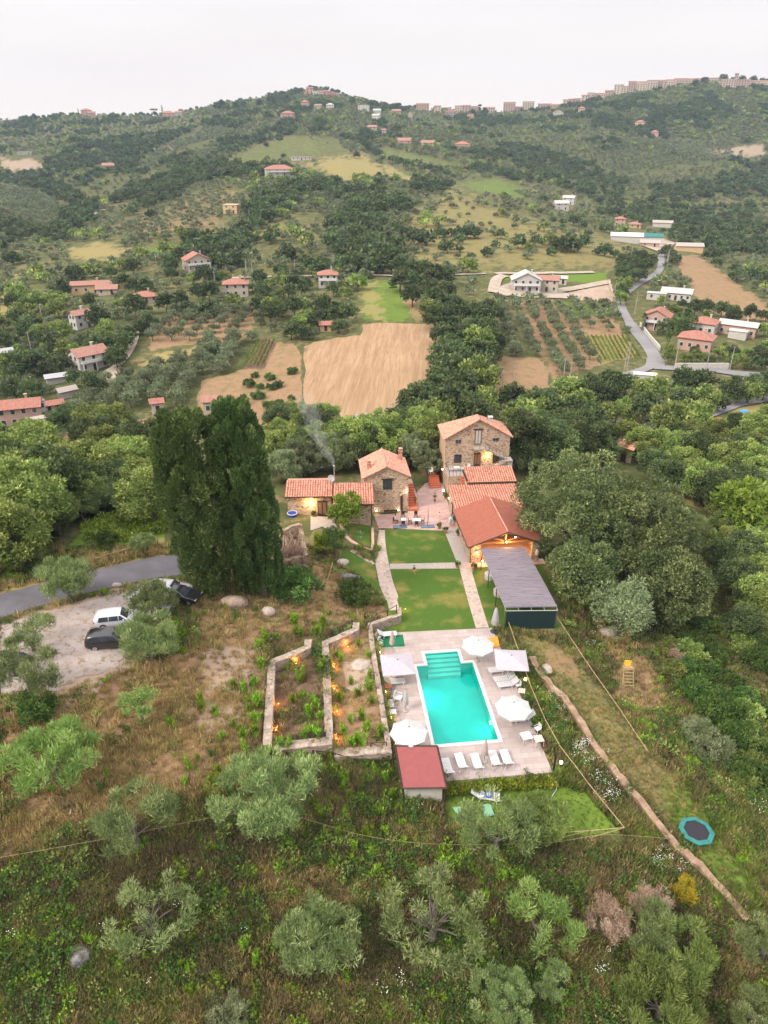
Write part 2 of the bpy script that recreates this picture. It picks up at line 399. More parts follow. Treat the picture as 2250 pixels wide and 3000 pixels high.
def stone_mat(name, cols, mortar, scale=2.6, st=.5):
    t = NT(name); v = t.obj(); w = t.n('TexNoise', {'Scale': 2.0, 'Detail': 2}); t.set(w.inputs['Vector'], v)
    vv = t.n('VectorMath', operation='MULTIPLY_ADD'); t.set(vv.inputs[0], w.outputs['Color']); vv.inputs[1].default_value = (.25,.25,.25); t.set(vv.inputs[2], v)
    vs = t.scale(vv.outputs[0], (1, 1, 1.9))
    cell = t.n('TexVoronoi', {'Scale': scale}); t.set(cell.inputs['Vector'], vs)
    edge = t.n('TexVoronoi', {'Scale': scale}, feature='DISTANCE_TO_EDGE'); t.set(edge.inputs['Vector'], vs)
    sep = t.n('SeparateColor'); t.set(sep.inputs[0], cell.outputs['Color'])
    c = t.mix(t.ramp(sep.outputs[0], .2, .8), cols[0], cols[1]); c = t.mix(t.ramp(sep.outputs[1], .62, .8), c, cols[2])
    c = t.mix(t.ramp(sep.outputs[2], .8, .92), c, cols[3])
    c = t.mix(t.math('MULTIPLY', t.ramp(t.noise(9, 5, v), .35, .7), .35), c, tuple(x*.5 for x in cols[0]))
    c = t.mix(t.ramp(edge.outputs['Distance'], .02, .09, (1,1,1), (0,0,0)), c, mortar)
    c = t.mix(t.ramp(t.noise(.5, 3, v), .5, .8, (0,0,0), (.3,.3,.3)), c, cols[2])
    return t.pbr(c, .9, .2, 0, t.bump(t.ramp(edge.outputs['Distance'], .0, .15), st, .06))
M['stone'] = stone_mat('rubble_stone', ((.37,.245,.165),(.52,.38,.265),(.58,.475,.36),(.17,.105,.075)), (.46,.355,.265), 3.0, .8)
M['stone_pale'] = stone_mat('garden_stone', ((.29,.215,.165),(.36,.285,.23),(.41,.345,.29),(.15,.115,.09)), (.29,.24,.20), 2.6, .6)
M['stone_ruin'] = stone_mat('ruin_stone', ((.27,.185,.125),(.34,.25,.18),(.39,.31,.23),(.15,.095,.07)), (.30,.22,.155), 2.2, .8)
def render_wall(name, c, c2=None): return plain(name, c, c2 or tuple(x*.82 for x in c), 1.2, .9, .2, 0, .3, .75, .1)
M['plaster_warm'] = render_wall('warm_plaster', (.48,.33,.22), (.39,.27,.18))
M['plaster_white'] = render_wall('white_plaster', (.48,.455,.42))
M['plaster_cream'] = render_wall('cream_plaster', (.43,.37,.30))
M['plaster_pink'] = render_wall('pink_plaster', (.46,.30,.24))
M['plaster_grey'] = render_wall('grey_plaster', (.42,.40,.38))
M['plaster_ochre'] = render_wall('ochre_plaster', (.55,.38,.22))
M['town_a'] = render_wall('town_ochre', (.40,.31,.22)); M['town_b'] = render_wall('town_rose', (.40,.30,.25)); M['town_c'] = render_wall('town_sand', (.48,.40,.32)); M['town_d'] = render_wall('town_grey', (.30,.25,.22))
def tile_mat(name, a, b, c):
    t = NT(name); v = t.obj(); cell = t.n('TexVoronoi', {'Scale': 3.2}); t.set(cell.inputs['Vector'], t.scale(v, (1.4, .9, .9)))
    sep = t.n('SeparateColor'); t.set(sep.inputs[0], cell.outputs['Color'])
    k = t.mix(sep.outputs[0], a, b); k = t.mix(t.ramp(t.noise(1.1, 6, v), .5, .72), k, c)
    k = t.mix(t.ramp(sep.outputs[1], .8, .9, (0,0,0), (.6,.6,.6)), k, tuple(x*.55 for x in a))
    return t.pbr(k, .85, .2, 0, t.bump(t.noise(14, 3, v), .2))
M['tile'] = tile_mat('terracotta_tile', (.43,.195,.135), (.51,.285,.21), (.42,.245,.185))
M['tile_pan'] = tile_mat('terracotta_pan_tile', (.30,.105,.065), (.36,.145,.09), (.28,.13,.09))
M['tile_far'] = tile_mat('far_roof_tile', (.29,.115,.085), (.34,.165,.125), (.26,.15,.12))
M['tile_brown'] = tile_mat('brown_roof_tile', (.28,.14,.11), (.33,.18,.14), (.25,.15,.12))
def shingle():
    t = NT('shingle_tile'); v = t.obj()
    br = t.n('TexBrick', {'Scale': 3.4, 'Color1': (.24,.07,.045,1), 'Color2': (.32,.115,.07,1), 'Mortar': (.16,.06,.04,1), 'Mortar Size': .012, 'Brick Width': .5, 'Row Height': .35}, offset=.5)
    t.set(br.inputs['Vector'], t.scale(v, (1, 1, 1), (0, 0, R(90))))
    c = t.mix(t.ramp(t.noise(1.7, 6, t.scale(v, (.6, 2.4, 1))), .45, .62), br.outputs[0], (.25,.08,.055))
    return t.pbr(c, .8, .25, 0, t.bump(br.outputs[1], .3))
M['shingle'] = shingle()
M['wood'] = plain('weathered_wood', (.20,.12,.07), (.12,.07,.04), 6, .8, .2, stretch=(8,1,1))
M['wood_dark'] = plain('dark_wood', (.055,.03,.022), (.03,.018,.014), 6, .6, .3)
M['wood_pale'] = plain('pale_pole_wood', (.36,.27,.15), (.24,.17,.09), 5, .8, .2)
M['wood_warm'] = plain('pine_boards', (.55,.30,.12), (.42,.21,.08), 5, .6, .3, stretch=(6,1,1))
M['brick_step'] = plain('red_brick_step', (.50,.15,.08), (.40,.12,.07), 8, .85, .2, bump=.2)
M['glass'] = plain('window_glass', (.03,.035,.045), (.05,.055,.07), 2, .08, .6)
M['white'] = plain('white_paint', (.60,.585,.57), (.52,.51,.495), 3, .5, .35)
M['plastic'] = plain('white_plastic', (.54,.54,.54), (.48,.475,.48), 5, .4, .4)
M['canvas'] = plain('white_canvas', (.43,.44,.44), (.385,.395,.395), 3, .9, .1)
M['lilac'] = plain('lilac_canvas', (.40,.365,.405), (.35,.325,.365), 3, .9, .1)
M['canvas_pale'] = plain('pale_pink_canvas', (.46,.38,.37), (.38,.32,.31), 6, .9, .1, stretch=(6,6,1))
M['metal_dark'] = plain('dark_metal', (.04,.04,.045), (.03,.03,.03), 6, .5, .4, .3)
M['metal_grey'] = plain('grey_metal', (.38,.38,.39), (.30,.30,.31), 6, .4, .4, .6)
M['concrete'] = plain('concrete', (.37,.325,.29), (.29,.255,.23), 3, .9, .2, bump=.2)
M['mesh_net'] = plain('dark_green_net', (.012,.032,.030), (.008,.02,.02), 5, .8, .2)
M['red_sheet'] = plain('red_roof_sheet', (.23,.058,.056), (.20,.05,.05), 2, .5, .35)
M['green_mat'] = plain('green_mat', (.01,.14,.06), (.012,.11,.05), 9, .9, .2)
M['green_pale'] = plain('faded_green_sheet', (.16,.33,.20), (.20,.38,.26), 2, .8, .2)
M['orange'] = plain('orange_cloth', (.75,.24,.03), (.66,.20,.03), 4, .8, .2)
M['blue'] = plain('blue_plastic', (.02,.05,.33), (.02,.04,.25), 4, .4, .4)
M['teal'] = plain('teal_pad', (.018,.13,.125), (.025,.17,.155), 4, .6, .3)
M['black'] = plain('black_cloth', (.015,.015,.02), (.022,.022,.028), 8, .7, .3)
M['yellow'] = plain('yellow_plastic', (.75,.48,.03), (.65,.40,.03), 4, .5, .4)
M['earth_wall'] = plain('earth_wall', (.33,.23,.16), (.17,.115,.075), 1.1, .95, .1, bump=.8)
M['rubber'] = plain('rubber', (.02,.02,.02), (.03,.03,.03), 5, .8, .3)
M['slab'] = plain('blue_grey_slab', (.12,.16,.22), (.09,.12,.17), 4, .7, .3)
M['terracotta'] = plain('terracotta_pot', (.42,.16,.09), (.34,.13,.08), 4, .8, .2)
M['rock'] = plain('boulder_rock', (.32,.245,.19), (.21,.16,.125), 1.6, .9, .2, bump=.6)
M['rock_grey'] = plain('grey_rock', (.20,.185,.19), (.08,.073,.08), 2.4, .9, .2, bump=.7)
M['rock_white'] = plain('pale_rock', (.40,.34,.30), (.28,.235,.20), 2.0, .9, .2, bump=.6)
M['bark'] = plain('bark', (.13,.10,.085), (.07,.055,.045), 5, .95, .1, bump=.6, stretch=(3,3,.8))
M['bark_pale'] = plain('pale_bark', (.17,.145,.125), (.10,.085,.075), 5, .95, .1, bump=.5, stretch=(3,3,.8))
M['cane'] = plain('cane', (.52,.40,.29), (.32,.22,.16), 7, .9, .1)
M['asphalt'] = plain('asphalt', (.115,.11,.125), (.085,.08,.09), .45, .85, .25, bump=.1)
M['asphalt_far'] = plain('worn_road', (.215,.208,.21), (.17,.165,.168), .15, .85, .2)
M['track'] = plain('pale_track', (.36,.31,.26), (.29,.235,.18), .3, .9, .2)
M['rim'] = plain('alloy_rim', (.45,.45,.46), (.35,.35,.36), 5, .3, .5, .8)
def paint(name, c):
    t = NT(name); return t.pbr(t.mix(t.noise(3, 3, t.obj()), c, tuple(x*.85 for x in c)), .35, .5, 0, None, Coat_Weight=.7, Coat_Roughness=.08)
M['car_black'] = paint('black_car_paint', (.012,.012,.014)); M['car_white'] = paint('white_car_paint', (.50,.52,.56))
M['car_silver'] = paint('silver_car_paint', (.40,.40,.42)); M['car_blue'] = paint('dark_blue_car_paint', (.03,.035,.06))
M['tail'] = plain('tail_light_red', (.55,.02,.02), (.45,.02,.02), 4, .3, .5)
M['skin'] = plain('skin', (.55,.33,.24), (.48,.28,.20), 6, .6, .3)
M['hair'] = plain('dark_hair', (.03,.02,.015), (.05,.03,.02), 9, .7, .3)
M['cloth_dark'] = plain('dark_clothes', (.05,.055,.05), (.09,.06,.05), 9, .9, .1)
M['cloth_navy'] = plain('navy_shirt', (.06,.06,.12), (.05,.05,.09), 9, .9, .1)
M['cloth_pink'] = plain('pink_dress', (.75,.48,.45), (.65,.40,.38), 9, .9, .1)
M['cloth_yellow'] = plain('ochre_shorts', (.55,.38,.10), (.45,.30,.08), 9, .9, .1)
M['bulb'] = emit('lamp_glow', (1,.78,.48,1), 14.0)
M['bulb_amber'] = emit('amber_lamp_glow', (1,.5,.12,1), 6.0)
M['pool_lamp'] = emit('pool_lamp_glow', (.85,1,.9,1), 9.0)
def paving(name, a, b, grout, sc, rot=0.0):
    t = NT(name); v = t.scale(t.geo(), (1,1,1), (0,0,rot))
    br = t.n('TexBrick', {'Scale': sc, 'Color1': a+(1,), 'Color2': b+(1,), 'Mortar': grout+(1,), 'Mortar Size': .012, 'Brick Width': .9, 'Row Height': .5})
    t.set(br.inputs['Vector'], v)
    c = t.mix(t.ramp(t.noise(.7, 6, t.geo()), .4, .7, (0,0,0), (.45,.45,.45)), br.outputs[0], tuple(x*.78 for x in a))
    c = t.mix(t.ramp(t.noise(5, 4, t.geo()), .55, .75, (0,0,0), (.3,.3,.3)), c, tuple(min(1, x*1.15) for x in b))
    return t.pbr(c, .85, .25, 0, t.bump(br.outputs[1], .15, .02))
M['deck'] = paving('deck_flagstone', (.315,.258,.24), (.385,.325,.308), (.25,.2,.185), .8, R(-6))
M['court'] = paving('courtyard_paving', (.37,.235,.205), (.45,.32,.29), (.27,.175,.155), 1.3, R(-6))
def cobble():
    t = NT('cobble_path'); v = t.geo(); e = t.n('TexVoronoi', {'Scale': 2.6}, feature='DISTANCE_TO_EDGE'); t.set(e.inputs['Vector'], v)
    ce = t.n('TexVoronoi', {'Scale': 2.6}); t.set(ce.inputs['Vector'], v); s = t.n('SeparateColor'); t.set(s.inputs[0], ce.outputs['Color'])
    c = t.mix(s.outputs[0], (.43,.345,.305), (.34,.26,.225)); c = t.mix(t.ramp(s.outputs[1], .8, .9), c, (.28,.22,.20))
    c = t.mix(t.ramp(e.outputs['Distance'], .02, .07, (1,1,1), (0,0,0)), c, (.36,.31,.24))
    return t.pbr(c, .9, .2, 0, t.bump(e.outputs['Distance'], .3, .03))
M['cobble'] = cobble()
def lawn():
    t = NT('lawn_grass'); v = t.geo(); a = t.mix(t.ramp(t.noise(7, 6, v), .3, .7), (.040,.084,.012), (.070,.124,.020))
    a = t.mix(t.ramp(t.noise(.28, 4, v, .5), .53, .68, (0,0,0), (.75,.75,.75)), a, (.225,.17,.055))
    a = t.mix(t.ramp(t.noise(.9, 4, v), .55, .75, (0,0,0), (.4,.4,.4)), a, (.13,.15,.03))
    return t.pbr(a, .95, .1, 0, t.bump(t.noise(18, 4, v), .6, .04))
M['lawn'] = lawn()
def field(name, a, b, c, rot, freq):
    t = NT(name); v = t.scale(t.geo(), (1,1,1), (0,0,rot))
    w = t.noise(freq, 4, t.scale(v, (1, .007, 1)), .6); w2 = t.noise(freq*3, 3, t.scale(v, (1, .012, 1)))
    k = t.mix(t.ramp(w, .35, .62), a, b); k = t.mix(t.ramp(w2, .5, .75, (0,0,0), (.6,.6,.6)), k, c)
    k = t.mix(t.ramp(t.noise(.08, 4, v), .45, .7, (0,0,0), (.5,.5,.5)), k, a)
    return t.pbr(k, .95, .1, 0, t.bump(w, .4, .3))
M['plow'] = field('stubble_field', (.25,.16,.090), (.33,.225,.135), (.15,.092,.052), R(4), .95)
M['drygrass'] = field('dry_meadow', (.30,.20,.12), (.34,.24,.14), (.20,.15,.08), R(30), .2)
def gravel():
    t = NT('gravel'); v = t.geo(); c = t.mix(t.ramp(t.noise(.5, 8, v, .7), .38, .62), (.36,.315,.295), (.27,.225,.20))
    c = t.mix(t.ramp(t.noise(1.5, 5, v, .7), .53, .63, (0,0,0), (.9,.9,.9)), c, (.20,.145,.085))
    return t.pbr(c, .95, .1, 0, t.bump(t.noise(8, 6, v), .5, .05))
M['gravel'] = gravel()
def ground_mat():
    t = NT('hillside_ground'); v = t.geo()
    n1 = t.noise(.35, 9, v, .68); n2 = t.noise(1.7, 7, v, .7); n3 = t.noise(6.0, 5, v, .7); nb = t.noise(.02, 6, v, .6)
    g = t.mix(t.ramp(n1, .36, .64), (.050,.060,.022), (.125,.112,.046))          # mixed rough grass
    g = t.mix(t.ramp(n2, .45, .68), g, (.075,.108,.028)); g = t.mix(t.ramp(nb, .42, .62, (0,0,0), (.8,.8,.8)), g, (.080,.084,.034))
    nm = t.noise(.24, 9, v, .74, .4); g = t.mix(t.ramp(nm, .52, .60, (0,0,0), (.85,.85,.85)), g, t.mix(n2, (.165,.122,.062), (.235,.185,.095))); g = t.mix(t.ramp(t.noise(.5, 6, v, .7), .56, .64, (0,0,0), (.8,.8,.8)), g, (.062,.088,.022))
    dry = t.mix(t.ramp(n2, .3, .7), (.30,.190,.118), (.20,.125,.068)); dry = t.mix(t.ramp(n1, .49, .64), dry, (.15,.135,.05))
    lush = t.mix(t.ramp(n2, .3, .7), (.075,.130,.020), (.135,.205,.030)); gold = t.mix(t.ramp(n1, .35, .65), (.27,.215,.09), (.19,.165,.06))
    soil = t.mix(t.ramp(n2, .35, .65), (.105,.062,.045), (.17,.11,.075)); pale = t.mix(t.ramp(n1, .35, .65), (.38,.295,.235), (.30,.215,.155))
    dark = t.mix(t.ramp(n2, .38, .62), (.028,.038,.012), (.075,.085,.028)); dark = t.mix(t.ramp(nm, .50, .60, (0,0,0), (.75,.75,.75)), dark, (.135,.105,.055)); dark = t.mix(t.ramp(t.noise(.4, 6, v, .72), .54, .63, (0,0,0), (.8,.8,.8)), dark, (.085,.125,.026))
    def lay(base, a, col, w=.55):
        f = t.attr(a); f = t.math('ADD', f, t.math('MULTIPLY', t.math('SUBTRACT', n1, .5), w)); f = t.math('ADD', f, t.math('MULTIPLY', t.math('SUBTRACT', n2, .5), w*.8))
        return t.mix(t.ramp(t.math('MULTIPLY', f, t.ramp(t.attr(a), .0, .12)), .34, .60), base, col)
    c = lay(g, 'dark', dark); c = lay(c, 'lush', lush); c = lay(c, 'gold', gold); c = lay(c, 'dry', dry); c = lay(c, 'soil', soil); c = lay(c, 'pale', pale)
    c = t.mix(t.ramp(n3, .5, .8, (0,0,0), (.35,.35,.35)), c, (.05,.05,.025))
    return t.pbr(c, .97, .08, 0, t.bump(n2, .7, .15))
M['ground'] = ground_mat()
def leaf(name, a, b, c, tr=.28, rough=.6, var=.56):
    t = NT(name); k = t.attr('tint'); r = t.n('ObjectInfo').outputs['Random']
    col = t.mix(t.ramp(k, .1, .75), a, b); col = t.mix(t.ramp(k, .78, .98), col, c)
    hs = t.n('HueSaturation', {'Color': col}); t.set(hs.inputs['Hue'], t.math('ADD', .485, t.math('MULTIPLY', r, .03)))
    t.set(hs.inputs['Value'], t.math('ADD', 1-var/2, t.math('MULTIPLY', r, var)))
    d = t.n('BsdfPrincipled', {'Roughness': rough, 'Specular IOR Level': .25}); t.set(d.inputs['Base Color'], hs.outputs[0])
    x = t.n('BsdfTranslucent'); t.set(x.inputs[0], hs.outputs[0]); m = t.n('MixShader', {0: tr}); t.set(m.inputs[1], d.outputs[0]); t.set(m.inputs[2], x.outputs[0])
    t.t.links.new(m.outputs[0], t.out.inputs[0]); return t.m
M['l_olive'] = leaf('olive_leaf', (0.131,0.181,0.065), (0.256,0.328,0.122), (0.463,0.500,0.237))
M['l_olive_far'] = leaf('olive_leaf_far', (0.110,0.137,0.066), (0.181,0.211,0.110), (0.273,0.299,0.176))
M['l_olive_green'] = leaf('green_olive_leaf', (0.144,0.216,0.054), (0.258,0.348,0.094), (0.432,0.492,0.168))
M['l_oak'] = leaf('oak_leaf', (0.052,0.081,0.030), (0.109,0.147,0.050), (0.207,0.240,0.093))
M['l_broad'] = leaf('broad_leaf', (0.110,0.162,0.039), (0.246,0.305,0.078), (0.441,0.473,0.143))
M['l_lime'] = leaf('lime_leaf', (0.130,0.200,0.022), (0.220,0.300,0.040), (0.340,0.380,0.070))
M['l_holm'] = leaf('holm_oak_leaf', (0.069,0.103,0.036), (0.183,0.233,0.083), (0.353,0.397,0.158))
M['l_cyp'] = leaf('cypress_leaf', (.052,.098,.028), (.130,.200,.052), (.29,.36,.11), .25, .6, .08)
M['l_weed'] = leaf('weed_leaf', (0.120,0.230,0.014), (0.210,0.350,0.025), (0.340,0.440,0.060))
M['l_shrub'] = leaf('shrub_leaf', (0.046,0.094,0.020), (0.099,0.171,0.035), (0.198,0.275,0.066))
M['l_hedge'] = leaf('hedge_leaf', (.15,.22,.025), (.29,.33,.035), (.5,.38,.05))
M['l_dead'] = leaf('dry_pink_twig', (0.264,0.168,0.132), (0.408,0.276,0.216), (0.504,0.384,0.300), .2)
M['l_yellow'] = leaf('broom_flower', (0.350,0.340,0.030), (0.620,0.520,0.030), (0.700,0.580,0.040))
M['l_silver'] = leaf('silver_leaf', (0.135,0.170,0.080), (0.245,0.290,0.145), (0.380,0.410,0.240))
M['g_dry'] = leaf('dry_grass_blade', (0.373,0.279,0.124), (0.528,0.404,0.186), (0.620,0.559,0.296), .4)
M['g_green'] = leaf('green_grass_blade', (0.110,0.170,0.032), (0.200,0.270,0.052), (0.320,0.340,0.100), .4)
M['g_dark'] = leaf('dark_grass_blade', (0.062,0.066,0.024), (0.108,0.110,0.036), (0.190,0.165,0.070), .4)
M['g_brown'] = leaf('brown_weed_blade', (.135,.100,.058), (.225,.172,.098), (.33,.27,.16), .3)
M['petal'] = plain('white_petal', (.82,.82,.78), (.76,.76,.70), 4, .8, .2)
def water():
    t = NT('pool_water'); nrm = t.bump(t.noise(2.6, 4, t.geo()), .22, .05)
    f = t.n('Fresnel', {'IOR': 1.33}); t.set(f.inputs['Normal'], nrm)
    g = t.n('BsdfGlossy', {'Roughness': .04}); t.set(g.inputs['Normal'], nrm)
    tr = t.n('BsdfTransparent', {'Color': (.62,.97,.94,1)}); m = t.n('MixShader'); t.set(m.inputs[0], f.outputs[0]); t.set(m.inputs[1], tr.outputs[0]); t.set(m.inputs[2], g.outputs[0])
    t.t.links.new(m.outputs[0], t.out.inputs[0]); return t.m
M['water'] = water()
M['basin'] = plain('turquoise_liner', (.018,.55,.49), (.015,.50,.45), 1, .7, .2)
M['basin_pale'] = plain('pale_turquoise_step', (.14,.62,.54), (.12,.58,.52), 1, .7, .2)
def cane_roof():
    t = NT('cane_mat_roof'); v = t.obj(); w = t.noise(3.2, 6, t.scale(v, (.12, 4.2, 1)), .7); w2 = t.noise(1.0, 3, t.scale(v, (.35, 1.6, 1)))
    c = t.mix(t.ramp(w, .36, .64), (.125,.105,.125), (.215,.19,.22)); c = t.mix(t.ramp(w2, .5, .72, (0,0,0), (.5,.5,.5)), c, (.16,.13,.14))
    return t.pbr(c, .9, .15, 0, t.bump(w, .6, .04))
M['reed'] = cane_roof()
def striped():
    t = NT('red_striped_cloth'); w = t.n('TexWave', {'Scale': 2.4, 'Distortion': 0.0}, bands_direction='DIAGONAL'); t.set(w.inputs['Vector'], t.obj())
    return t.pbr(t.mix(t.ramp(w.outputs[0], .45, .55), (.74,.62,.55), (.55,.20,.15)), .9, .1)
M['striped'] = striped()
